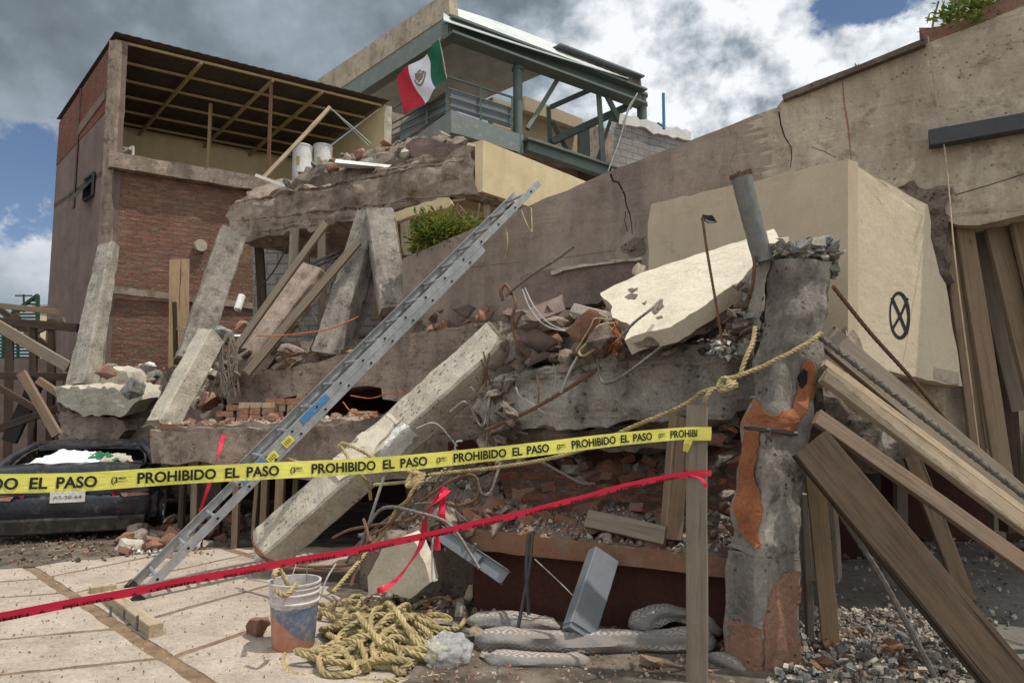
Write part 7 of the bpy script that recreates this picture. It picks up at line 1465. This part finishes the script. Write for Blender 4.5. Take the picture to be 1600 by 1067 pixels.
obj('plate_lettering', bm, 'conc_d', pt_, sharp=None, norm=False)
for sx in (-1, 1):
    q = [(.42, -.035, .70), (.60, -.03, .74), (.84, .06, .77), (.895, .22, .76), (.90, .24, .70), (.86, .06, .625), (.60, -.03, .60), (.45, -.035, .62)]
    bm = prism([C_(sx * x, y - .02, z - .115) for x, y, z in q], Rm @ V((0, .05, 0))); refine(bm, .06); tl_ = obj('tail_light', bm, 'redlens', cr_, sharp=40)
    q = [(.52, -.05, .685), (.80, .02, .72), (.84, .06, .69), (.80, .015, .65), (.55, -.05, .64)]
    bm = prism([C_(sx * x, y - .028, z - .115) for x, y, z in q], Rm @ V((0, .03, 0))); obj('lens_insert', bm, 'flagw' if False else 'stucco', tl_, sharp=40)
bm = bmesh.new(); rg = []
for x in [i / 12 * 2 - 1 for i in range(13)]:
    y = .10 * abs(x) ** 3 * 1.3; rg.append([C_(x * .895, y - .07, .26), C_(x * .895, y - .09, .40), C_(x * .895, y - .085, .52), C_(x * .885, y - .04, .57), C_(x * .86, y + .06, .57), C_(x * .86, y + .06, .22)])
loft(bm, rg); refine(bm, .08); rough(bm, .008, 3, 5); obj('bumper', bm, 'carpaint', cr_, sharp=50)
bm = bmesh.new(); barw(bm, C_(-.78, -.07, .20), C_(.78, -.07, .20), .17, .06, (0, -1, 0), bev=.02, seg=10); rough(bm, .012, 3, 2); obj('lower_skirt', bm, 'rubber', cr_)
for sx in (-1, 1):
    for y in (.82,):
        bm = bmesh.new(); a_, b_ = C_(sx * .70, y, .30), C_(sx * .90, y, .30); fr = frames([a_, b_]); loft(bm, [circ(a_, fr[0][1], fr[0][2], .28, 28), circ(a_.lerp(b_, .1), fr[0][1], fr[0][2], .30, 28), circ(a_.lerp(b_, .9), fr[0][1], fr[0][2], .30, 28), circ(b_, fr[0][1], fr[0][2], .28, 28)])
        wh = obj('wheel', bm, 'rubber', cr_); bm = bmesh.new(); b2 = b_ + (b_ - a_).normalized() * .004
        for k in range(10): t = k * .6283; dd = fr[0][1] * math.cos(t) + fr[0][2] * math.sin(t); barw(bm, b2 + dd * .03, b2 + dd * .19, .03, .008, (b_ - a_))
        loft(bm, [circ(b2 - (b_ - a_).normalized() * .006, fr[0][1], fr[0][2], .2, 24), circ(b2 - (b_ - a_).normalized() * .003, fr[0][1], fr[0][2], .2, 24)]); obj('rim', bm, 'grmetal', wh)
    bm = bmesh.new(); barw(bm, C_(sx * .93, 1.75, .93), C_(sx * 1.03, 1.75, .93), .12, .08, (0, 0, 1), bev=.02); obj('mirror', bm, 'carpaint', cr_)
# papers and cloths in the broken rear window
def drape(pts, m_, lab, sd, name='white_cloth'):
    bm = bmesh.new(); n = 16; vs = []
    for i in range(n):
        row = []
        for j in range(n):
            p = bilin(pts, i / (n - 1), j / (n - 1)); row.append(bm.verts.new(p + V((0, 0, .035 * noise.noise(V((i * .45, j * .45, sd))) + .05 * math.sin(math.pi * i / (n - 1)) * math.sin(math.pi * j / (n - 1)))) + noise.noise_vector(V((i * .3, j * .3, sd + 9))) * .03))
        vs.append(row)
    for a_, c_ in zip(vs, vs[1:]):
        for j in range(n - 1): bm.faces.new((a_[j], c_[j], c_[j + 1], a_[j + 1]))
    ex = bmesh.ops.extrude_face_region(bm, geom=list(bm.faces)); bmesh.ops.translate(bm, verts=[g_ for g_ in ex['geom'] if isinstance(g_, bmesh.types.BMVert)], vec=(0, 0, -.006)); return obj(name, bm, m_, None, lab, 'cloth', sharp=60)
drape([C_(-.58, .50, .93), C_(.20, .48, .92), C_(.16, .88, 1.03), C_(-.30, .92, 1.06)], 'cloth', 'crumpled white cloth stuffed in the broken rear window of the car', 1)
drape([C_(.06, .52, .93), C_(.40, .52, .93), C_(.34, .80, 1.01), C_(.02, .80, 1.02)], 'clothg', 'green and white cloth right of the crumpled white one', 2, 'green_cloth'); drape([C_(.20, .50, .94), C_(.56, .50, .93), C_(.48, .8, .99), C_(.24, .8, 1.0)], 'conc_l', 'pale rubble and paper at the right of the rear window', 3, 'papers')
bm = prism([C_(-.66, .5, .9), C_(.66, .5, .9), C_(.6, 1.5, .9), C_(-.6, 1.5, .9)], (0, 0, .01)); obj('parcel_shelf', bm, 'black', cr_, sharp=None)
bm = prism([C_(-.64, 1.25, .88), C_(.64, 1.25, .88), C_(.6, 1.2, 1.12), C_(-.6, 1.2, 1.12)], (0, .03, 0)); obj('seat_back', bm, 'rubber', cr_, sharp=None)
